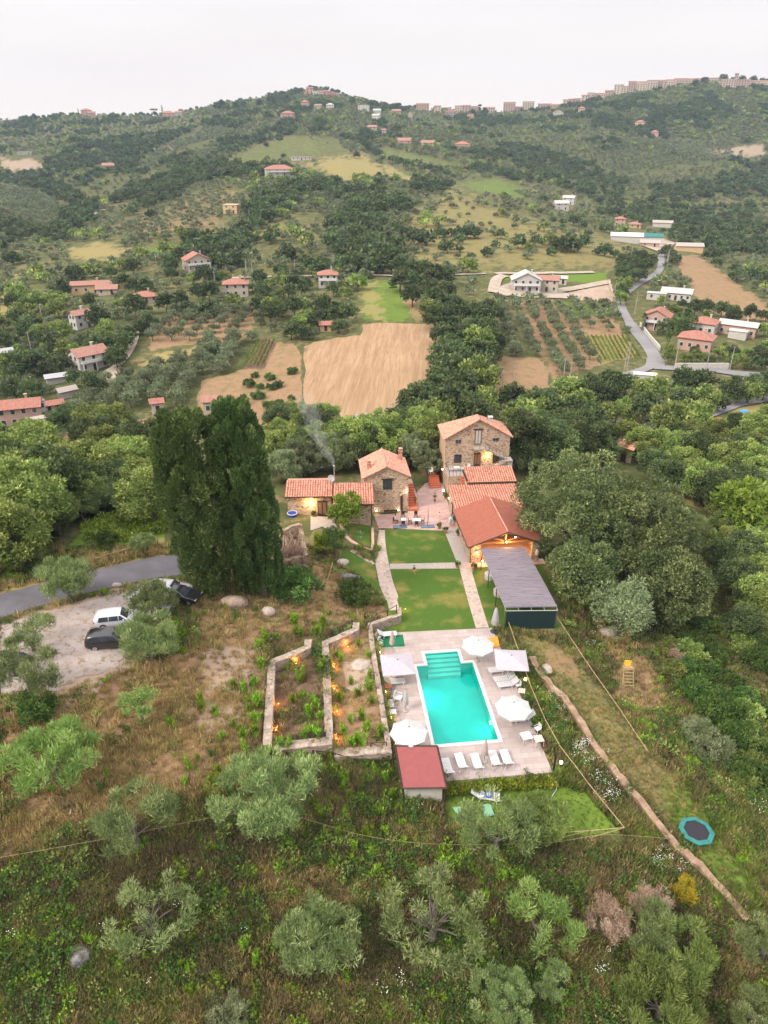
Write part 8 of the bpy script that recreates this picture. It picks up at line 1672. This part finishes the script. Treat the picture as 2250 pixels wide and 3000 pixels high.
def gn_scatter(name, protos, P, rz, sc, ix, label=None, mats=()):
    pc_ = bpy.data.collections.new(name+'_kinds')
    for i, m_ in enumerate(protos): pc_.objects.link(bpy.data.objects.new('%s_kind_%02d' % (name, i), m_))
    me_ = bpy.data.meshes.new(name); me_.vertices.add(len(P)); me_.vertices.foreach_set('co', np.asarray(P, np.float32).ravel())
    for a, d, ty in (('rz',rz,'FLOAT'),('sc',sc,'FLOAT'),('ix',ix,'INT')):
        at_ = me_.attributes.new(a, ty, 'POINT'); at_.data.foreach_set('value', np.asarray(d, np.float32 if ty == 'FLOAT' else np.int32))
    o = link(bpy.data.objects.new(name, me_)); ng = bpy.data.node_groups.new(name, 'GeometryNodeTree')
    ng.interface.new_socket('Geometry', in_out='INPUT', socket_type='NodeSocketGeometry'); ng.interface.new_socket('Geometry', in_out='OUTPUT', socket_type='NodeSocketGeometry')
    N = ng.nodes.new; gi, go = N('NodeGroupInput'), N('NodeGroupOutput'); ip = N('GeometryNodeInstanceOnPoints'); ci = N('GeometryNodeCollectionInfo'); ci.inputs[0].default_value = pc_; ci.inputs[1].default_value = True; ci.inputs[2].default_value = True
    def na(a, ty): d = N('GeometryNodeInputNamedAttribute'); d.data_type = ty; d.inputs[0].default_value = a; return d.outputs[0]
    cx = N('ShaderNodeCombineXYZ'); er = N('FunctionNodeEulerToRotation'); lk = ng.links.new
    lk(na('rz','FLOAT'), cx.inputs[2]); lk(cx.outputs[0], er.inputs[0]); lk(gi.outputs[0], ip.inputs['Points']); lk(ci.outputs[0], ip.inputs['Instance']); ip.inputs['Pick Instance'].default_value = True
    lk(na('ix','INT'), ip.inputs['Instance Index']); lk(er.outputs[0], ip.inputs['Rotation']); lk(na('sc','FLOAT'), ip.inputs['Scale']); lk(ip.outputs[0], go.inputs[0])
    md = o.modifiers.new('scatter', 'NODES'); md.node_group = ng; return tag(o, label, None, None, 'stuff')
for key, nm, lb in (('far_oak','hill_woodland','dark woodland covering the far hills'),('far_olive','hill_olive_groves','grey green olive groves spread over the far hills'),('far_broad','hill_scrub','light green scrub and trees scattered over the far hills')):
    A_ = np.array(FARP[key])
    if len(A_): gn_scatter(nm, [d[2] for d in PROTO[key]], A_[:,:3], gq.uniform(0,6.28,len(A_)), A_[:,3], gq.integers(0, len(PROTO[key]), len(A_)), lb)
print('far growth', {k: len(v_) for k, v_ in FARP.items()}, 'individual', cnt)
for x, y in ((245,890),(120,960),(320,965),(180,1015),(250,1012),(190,845),(130,900),(65,890),(200,905),(280,1045),(360,1040),(325,810),(20,1000),(100,830)):
    p = ground('c4', x, y, .5); plant('shrub', (p.x, p.y, hz(p.x, p.y)), rnd.uniform(.6,1.2), 'small round bush dotted on the tan field left of the plowed one', 'bushes on the tan field', cat='shrub')
# --- vineyards
def vine_row(p0, p1, label, group):
    L_ = (p1-p0).length; n = max(8, int(L_/.5)); g = np.random.default_rng(rnd.randrange(99999)); lob = []
    for i in range(n): q = p0.lerp(p1, (i+.5)/n); lob.append((q.x-p0.x+g.normal()*.12, q.y-p0.y+g.normal()*.12, hz(q.x, q.y)-p0.z+.95+g.normal()*.1))
    o = link(bpy.data.objects.new('vine_row', crown_mesh('vine_row', 'l_vine', [cloud(g, np.array(lob), .30, 26, .30, .18, .3)]))); o.location = p0; return tag(o, label, 'vine row', group)
M['l_vine'] = leaf('vine_leaf', (.10,.15,.02), (.16,.22,.03), (.26,.28,.05))
VA, VB, VC, VD = wpoly('c4',[(40,785),(140,785),(215,625),(118,630)])
for i in range(5): t_ = i/4; vine_row(VA.lerp(VB, t_), VD.lerp(VC, t_), 'vine row of the small bright green vineyard left of the plowed field', 'vine rows of the left vineyard')
VA, VB, VC, VD = wpoly('c5',[(645,750),(872,725),(795,590),(560,600)])
for i in range(10): t_ = i/9; vine_row(VA.lerp(VB, t_), VD.lerp(VC, t_), 'vine row of the yellow green vineyard beside the valley road', 'vine rows of the right vineyard')
VA, VB, VC, VD = wpoly('c4',[(110,440),(270,450),(270,350),(110,345)])
for i in range(7): t_ = i/6; vine_row(VA.lerp(VB, t_), VD.lerp(VC, t_), 'vine row of the vineyard below the cream red roofed house', 'vine rows of the upper vineyard')
for i in range(11):
    x_ = 985+i*22; p = ground('c5', x_, 585+ (i % 2)*3); o = None
    g = np.random.default_rng(200+i); lob = np.array([(0,0,1.0),(0,0,2.2),(0,0,3.4),(0,0,4.6),(0,0,5.5)]); o = link(bpy.data.objects.new('cypress_tree', crown_mesh('cypress_tree', 'l_cyp', [cloud(g, lob, .85, 60, .6, .3, .8)]))); o.location = p; o.scale = (1,1,rnd.uniform(.85,1.15)); tag(o, 'slim dark cypress in the hedge row between the pink villas', 'tree', 'cypress hedge row at the villas')
for x_, y_ in ((895,560),(1040,690)):
    p = ground('c5', x_, y_); o = copy_tree(o); o.location = p; o['label'] = 'slim dark cypress at the gate of the pink villa' if y_ < 600 else 'slim dark cypress by the roadside lamp below the villas'; o['group'] = 'villa cypresses'
# --- rough grass, dry stalks and flowers of the near slope
def tuft(seed, n, h, w, mat, spread, lean=.35):
    g = np.random.default_rng(seed); a = g.uniform(0,6.28,n); r = np.sqrt(g.random(n))*spread; hh = h*g.uniform(.5,1.2,n); D = np.column_stack([np.cos(a)*lean, np.sin(a)*lean, np.ones(n)])+g.normal(size=(n,3))*.16
    C = np.column_stack([np.cos(a)*r, np.sin(a)*r, hh*.42]); V, F = blades(C, D, hh, w, g); return crown_mesh('tuft', mat, [(V, F, np.repeat(g.random(n), 4))])
def herb(seed, n, mat):
    g = np.random.default_rng(seed); C = g.normal(size=(n,3))*np.array([.20,.20,.08])+np.array([0,0,.14]); V, F = blades(C, g.normal(size=(n,3))+np.array([0,0,.6]), .13, .06, g); return crown_mesh('herb', mat, [(V, F, np.repeat(g.random(n), 4))])
def shrublet(seed, mat):
    g = np.random.default_rng(seed); lob = g.normal(size=(6,3))*np.array([.22,.22,.08])+np.array([0,0,.26]); return crown_mesh('shrublet', mat, [cloud(g, lob, .22, 36, .15, .07, .6)])
flm = MB(); 
for i in range(5): x, y, z = rnd.uniform(-.25,.25), rnd.uniform(-.25,.25), rnd.uniform(.35,.65); flm.tube([(x,y,z),(x,y,z+.02)], .026, 6); flm.tube([(x,y,0),(x,y,z)], .006, 3, 1)
fl_me = bpy.data.meshes.new('flower'); fl_me.from_pydata(flm.v, [], flm.f); fl_me.materials.append(M['petal']); fl_me.materials.append(M['g_green']); fl_me.polygons.foreach_set('material_index', flm.m)
TK = [tuft(1,26,.42,.035,'g_dry',.22), tuft(2,26,.5,.035,'g_dry',.28), tuft(3,30,.40,.04,'g_green',.24), tuft(4,30,.5,.045,'g_green',.28), herb(5,44,'g_dark'), herb(6,40,'g_green'), tuft(7,22,.6,.03,'g_brown',.25), herb(8,44,'g_dark'), shrublet(9,'l_shrub'), shrublet(10,'l_weed'), shrublet(11,'l_broad')]
n = 112000; U_ = gq.uniform(-330, 1990, n); V_ = gq.uniform(1180, 2290, n); W3 = groundD(U_, V_); ok = ~np.isnan(W3[:,0]) & (W3[:,1] < 105); W3 = W3[ok]; X, Y = W3[:,0], W3[:,1]
bad = np.zeros(len(X), bool); HP = [YARD, [(p[0],p[1]) for p in strip(road_main, 4.8)], [(p.x,p.y) for p in wpoly('D',[(0,1352),(250,1285),(400,1256),(330,1330),(262,1440),(120,1495),(0,1505)])]]
HP += [[(p[0],p[1]) for p in [at('e3',*q,.2) for q in L_]] for L_ in ([(1080,560),(1470,730),(1540,1100),(1340,1000),(1220,890),(1000,830),(990,690)],[(1130,190),(1420,200),(1415,490),(1240,430),(1060,250)],[(600,75),(880,75),(1000,280),(880,280),(760,220),(600,300)])]
for q in HP: bad |= sdist(X, Y, q) < .1
lw = sdist(X, Y, LOWL) < .2; bed = (sdist(X, Y, T1P) < 0) | (sdist(X, Y, T2P) < 0); dryw = cover_at('dry', X, Y); pal = cover_at('pale', X, Y); lus = cover_at('lush', X, Y); gol = cover_at('gold', X, Y); soi = cover_at('soil', X, Y); drk = cover_at('dark', X, Y)
pn = fbm(X/2.6, Y/2.6, 51, 4); r = gq.random(len(X)); dens = np.where(bed, .30, 1)*np.where(lw, .35, .92-.55*np.maximum(dryw*(pn < .5), pal*.95)); keep = ~bad & (gq.random(len(X)) < dens)
wd = .26+.75*np.maximum(dryw, gol)*1.0-.25*lus-.12*drk+1.1*(pn-.5); wb = .2+.45*soi; 
ix = np.where(r < np.clip(wd, .03, .9), gq.integers(0,2,len(X)), np.where(gq.random(len(X)) < wb, 6, np.where(pn+.25*lus-.2*drk+gq.uniform(-.15,.15,len(X)) > .5, gq.integers(2,4,len(X)), np.where(gq.random(len(X)) < .6, gq.choice([4,7], len(X)), 5))))
cl = (gq.random(len(X)) < .032*(1-dryw*.75)*(.4+1.6*(fbm(X/4.5, Y/4.5, 71, 3) > .5))); ix = np.where(cl, gq.choice([8,8,9,10], len(X)), ix)
ix = np.where(lw, gq.choice([2,5], len(X)), ix); sc_ = gq.uniform(.6,1.6,len(X))*(.8+.6*fbm(X/1.7, Y/1.7, 63, 3)); sc_ = np.where(lw, .36, sc_); sc_ = np.where((dryw > .5) & (gq.random(len(X)) < .8), sc_*.62, sc_)
MOWN = [(p.x, p.y) for p in wpoly('D',[(1110,1370),(1210,1400),(1300,1490),(1430,1660),(1520,1760),(1640,1960),(1560,1910),(1420,1760),(1290,1600),(1170,1440)])]; mw = sdist(X, Y, MOWN) < .2; sc_ = np.where(mw, sc_*.45, sc_); ix = np.where(mw & (ix > 3), gq.choice([0,1,2,5], len(X)), ix)
gn_scatter('rough_grass', TK, W3[keep], gq.uniform(0,6.28,keep.sum()), sc_[keep], ix[keep], 'rough grass and low weeds covering the near slope')
FL = [('d6',560,470,60,40),('d6',640,560,70,40),('d6',540,420,50,80),('d6',700,680,60,40),('d6',390,230,60,25),('d6',1000,1080,70,55),('d6',1120,1150,50,20),('d6',620,1760,60,12),('d6',1600,760,50,25),('d6',1180,1300,60,15),('d5',1080,110,60,16),('d5',1010,1210,40,14),('d5',880,1280,70,8),('d5',700,400,300,26),('d4',60,1560,60,14),('d4',700,1300,600,40),('d1',160,460,110,24),('d7',600,1300,60,18),('d7',1150,1150,200,10),('d5',1000,700,500,26),('d6',800,1500,500,30),('e3',1250,330,60,14),('f2',1550,1000,130,26)]
fp = []
for k, x, y, sg, n in FL:
    for i in range(max(2, int(n*.42))):
        p = ground(k, x+gq.normal()*sg*.6, y+gq.normal()*sg*.6)
        if p is not None and p.y < 100: fp.append(p)
gn_scatter('white_flowers', [fl_me], np.array([tuple(p) for p in fp]), gq.uniform(0,6.28,len(fp)), gq.uniform(.6,1.2,len(fp)), np.zeros(len(fp)), 'white wild carrot flowers dotted through the grass')
lob = []
gb = np.random.default_rng(8)
Pg = in_poly(DP('e6',[(860,940),(1300,820),(1659,760),(1659,960),(1300,1080),(900,1060)]), 160, 7, 61)
lob = np.array([tuple(ground('D', u, v, .3)) for u, v in Pg]); lob[:,2] = height(lob[:,0], lob[:,1])+.4
o = link(bpy.data.objects.new('ground_cover', crown_mesh('ground_cover', 'l_lime', [cloud(gb, lob, 1.0, 90, .36, .2, .3)]))); tag(o, 'bright green creeper thicket beyond the grass verge', None, None, 'stuff')
# ---------------------------------------------------------------- the hill town and the trees on the skyline
def town(k, items, cat_label, group, wall_cycle, roof_cycle):
    for i, (x0, x1, yt, yb) in enumerate(items):
        p = ground(k, (x0+x1)/2, yb)
        if p is None: p = ground(k, (x0+x1)/2, yb+14)
        if p is None: continue
        m_ = CROP[k][2]*.7373*depth_of(p)/1540.2; w = (x1-x0)*m_*1.04; hgt_ = max(4.5, (yb-yt)*m_*(rnd.uniform(.85,1.3) if k == 'f6' else .95)); d = max(9, w*.6); wl = wall_cycle[i % len(wall_cycle)]; rl = roof_cycle[i % len(roof_cycle)]
        t = thing('town_house', cat_label[i] if isinstance(cat_label, list) else cat_label, 'town house', (p.x, p.y+d*.3, hz(p.x, p.y)), rnd.uniform(-.12,.12)-math.atan2(p.x, p.y), group); b = MB(); b.box((0,0,(hgt_-14)/2),(w,d,hgt_+14)); b.build('wall', M[wl], t)
        b = MB(); flat_ = rl in ('concrete','plaster_grey','town_d')
        if flat_: b.box((0,0,hgt_+.2),(w+.8,d+.8,.4))
        else: e = .6; rh = 1.6; b.add([(-w/2-e,-d/2-e,hgt_),(w/2+e,-d/2-e,hgt_),(w/2+e,d/2+e,hgt_),(-w/2-e,d/2+e,hgt_),(-w/2-e,0,hgt_+rh),(w/2+e,0,hgt_+rh)], [(0,1,5,4),(2,3,4,5),(1,2,5),(3,0,4),(3,2,1,0)])
        b.build('roof', M[rl], t); b = MB(); nc_ = max(2, int(w/4.2)); ns_ = max(1, int(hgt_/3.3))
        for s in range(ns_):
            for c in range(nc_): b.box((-w/2+w*(c+.5)/nc_, -d/2-.03, s*3.3+1.9), (1.7,.1,1.9))
        b.build('window', M['glass'], t); t.children[-1]['label'] = 'rows of small dark windows'
WC = ['town_a','town_c','town_b','town_d','town_c','town_b']
town('f5', [(65,180,275,335),(232,292,296,350),(300,385,308,340),(345,430,345,388),(425,488,296,345),(492,568,292,348),(576,640,297,345),(690,795,296,335),(880,985,266,345),(985,1060,290,330),(1058,1160,256,335),(1205,1320,262,305),(1320,1400,268,290)], ['square ochre block alone at the left start of the town','pale slim block second from the left in the town','wide low dark block in the left part of the town','low pale building in front of the wide dark block','narrow dark roofed house left of the umbrella pine','cream block with dark windows left of the umbrella pine','greyish house directly below the umbrella pine','long low brown block right of the umbrella pine','large ochre apartment block, left one of the matching pair','low link building between the two large apartment blocks','large pinkish apartment block, right one of the matching pair','cream block under the small second pine of the town','low roofline where the old town begins to climb'], 'town houses on the middle skyline', WC, ['tile_brown','tile_brown','town_d','tile_far'])
T6 = [(0,45,290,325),(45,95,280,320),(95,140,278,315),(150,200,252,300),(195,245,240,290),(245,285,250,280),(285,345,228,262),(340,405,208,250),(378,425,176,215),(412,480,172,235),(470,530,180,240),(525,580,160,232),(560,625,112,160),(620,680,98,150),(575,600,165,225),(600,680,160,222),(680,760,150,215),(760,830,142,205),(830,905,138,190),(665,760,125,150),(745,840,62,118),(840,940,62,115),(760,880,120,140),(905,1000,125,160),(1020,1090,60,112),(1085,1160,72,110),(1000,1100,118,160),(1100,1200,115,158),(1200,1285,112,155),(1285,1400,138,195),(1385,1410,84,160),(1400,1500,142,180),(1500,1590,138,180),(1590,1670,140,178),(1410,1445,80,120)]
town('f6', T6, 'pale town house packed into the long row of the old town on the right hilltop', 'old town houses on the right hilltop', ['town_c','town_b','town_a','town_c','plaster_cream','town_b'], ['tile_brown','tile_far','tile_brown','tile_far','town_d'])
town('f4', [(400,430,115,150),(425,495,72,140),(495,550,100,140),(550,600,108,148),(600,670,105,152),(668,715,118,158),(712,770,128,162)], ['small reddish house at the left end of the central hilltop hamlet','tallest reddish house of the central hilltop hamlet','white house right of the tallest one on the central hilltop','cream house in the middle of the central hilltop hamlet','red house in the middle of the central hilltop hamlet','pinkish house near the right end of the central hilltop hamlet','last house at the right end of the central hilltop hamlet'], 'houses of the central hilltop hamlet', ['plaster_pink','plaster_pink','plaster_white','plaster_cream','plaster_pink','plaster_pink','plaster_cream'], ['tile_far','tile_far','plaster_grey','tile_brown','tile_far'])
for i, (k, x, y, h_, lb) in enumerate((('f5',655,330,62,'umbrella pine standing over the left town blocks'),('f5',1288,285,50,'small umbrella pine above the middle of the town'),('f7',1342,178,56,'umbrella pine on the left skyline'),('f7',970,190,34,'low wide pine on the left skyline'))):
    p = ground(k, x, y) or ground(k, x, y+16)
    if p is None: continue
    m_ = CROP[k][2]*.7373*depth_of(p)/1540.2; H_ = max(h_*m_, 6); g = np.random.default_rng(300+i); t = thing('umbrella_pine', lb, 'tree', p)
    lob = np.column_stack([g.normal(size=16)*H_*.22, g.normal(size=16)*H_*.22, np.full(16, H_*.88)+g.normal(size=16)*H_*.03]); o = link(bpy.data.objects.new('crown', crown_mesh('crown', 'l_oak', [cloud(g, lob, H_*.13, 22, H_*.1, H_*.07, .3)]))); o.parent = t
    b = MB(); b.tube([(0,0,-2),(0,0,H_*.85)], H_*.025, 5); b.build('trunk', M['bark'], t)
for k, x, y, h_, lb in (('f7',685,160,55,'thin cypress on the far left skyline'),('f7',1413,160,80,'thin tall cypress beside the long pink skyline house')):
    p = ground(k, x, y+12)
    if p is None: continue
    m_ = CROP[k][2]*.7373*depth_of(p)/1540.2; H_ = h_*m_; g = np.random.default_rng(9); lob = np.array([(0,0,H_*f) for f in (.15,.3,.45,.6,.75,.9)]); o = link(bpy.data.objects.new('cypress_tree', crown_mesh('cypress_tree', 'l_oak', [cloud(g, lob, H_*.09, 20, H_*.12, H_*.05, .8)]))); o.location = p; tag(o, lb, 'tree')
gq2 = np.random.default_rng(3)                      # woods along the skyline between the houses
for i, (u, v) in enumerate([(60,252),(75,250),(470,228),(480,222),(490,226),(510,226),(525,222),(560,220),(585,214),(620,208),(760,214),(800,222),(830,226),(860,228),(1380,180),(1395,178),(1425,172),(1440,172),(1520,172),(1560,170),(1580,170),(1600,172),(1625,172),(1645,172),(1655,172),(1500,180),(870,232),(1020,240),(1045,240)]):
    p = ground('D', u, v+12)
    if p is None: continue
    plant('oak_m', p, 1.3+gq2.random()*.6, 'dark tree rising on the skyline between the hilltop houses', 'skyline trees')
for k, x, y, w, lb, mt in (('c5',1085,885,26,'bright blue tarpaulin on the grass near the road junction','blue_t'),('c5',910,930,34,'light blue sheet in the green belt below the junction','blue_t'),('c5',1515,1055,60,'blue covered pool on the right hand terrace','blue_t'),('c5',1450,1120,60,'bright blue cover on the grass at the right','blue_t'),('c5',1350,1105,90,'stack of reddish planks beside the village road','terracotta')):
    M.setdefault('blue_t', plain('sky_blue_sheet', (.03,.22,.60), (.08,.35,.70), 1, .5)); p = ground(k, x, y); w_ = w*CROP[k][2]*.7373*depth_of(p)/1540.2; b = MB(); b.lathe([(w_*.5,-.3),(w_*.5,.35),(w_*.35,.7),(w_*.1,.8)], 7, 0, (0,0,0), 1, .6); tag(b.build('covered_heap', M[mt], None, p), lb, 'heap')

# ---------------------------------------------------------------- the air between here and the hills
b = MB(); b.box((0, 1180, 95), (7600, 4600, 430)); hb = b.build('haze', []); t = NT('haze_air'); pv = t.n('VolumePrincipled', {'Color': (.52,.70,1.0,1), 'Density': HAZE, 'Anisotropy': 0.0}); t.t.links.new(pv.outputs[0], t.out.inputs[1]); hb.data.materials.append(t.m); tag(hb, kind='stuff')
zs = [v.co.z for v in terrain.data.vertices]; print('terrain z', min(zs), max(zs))
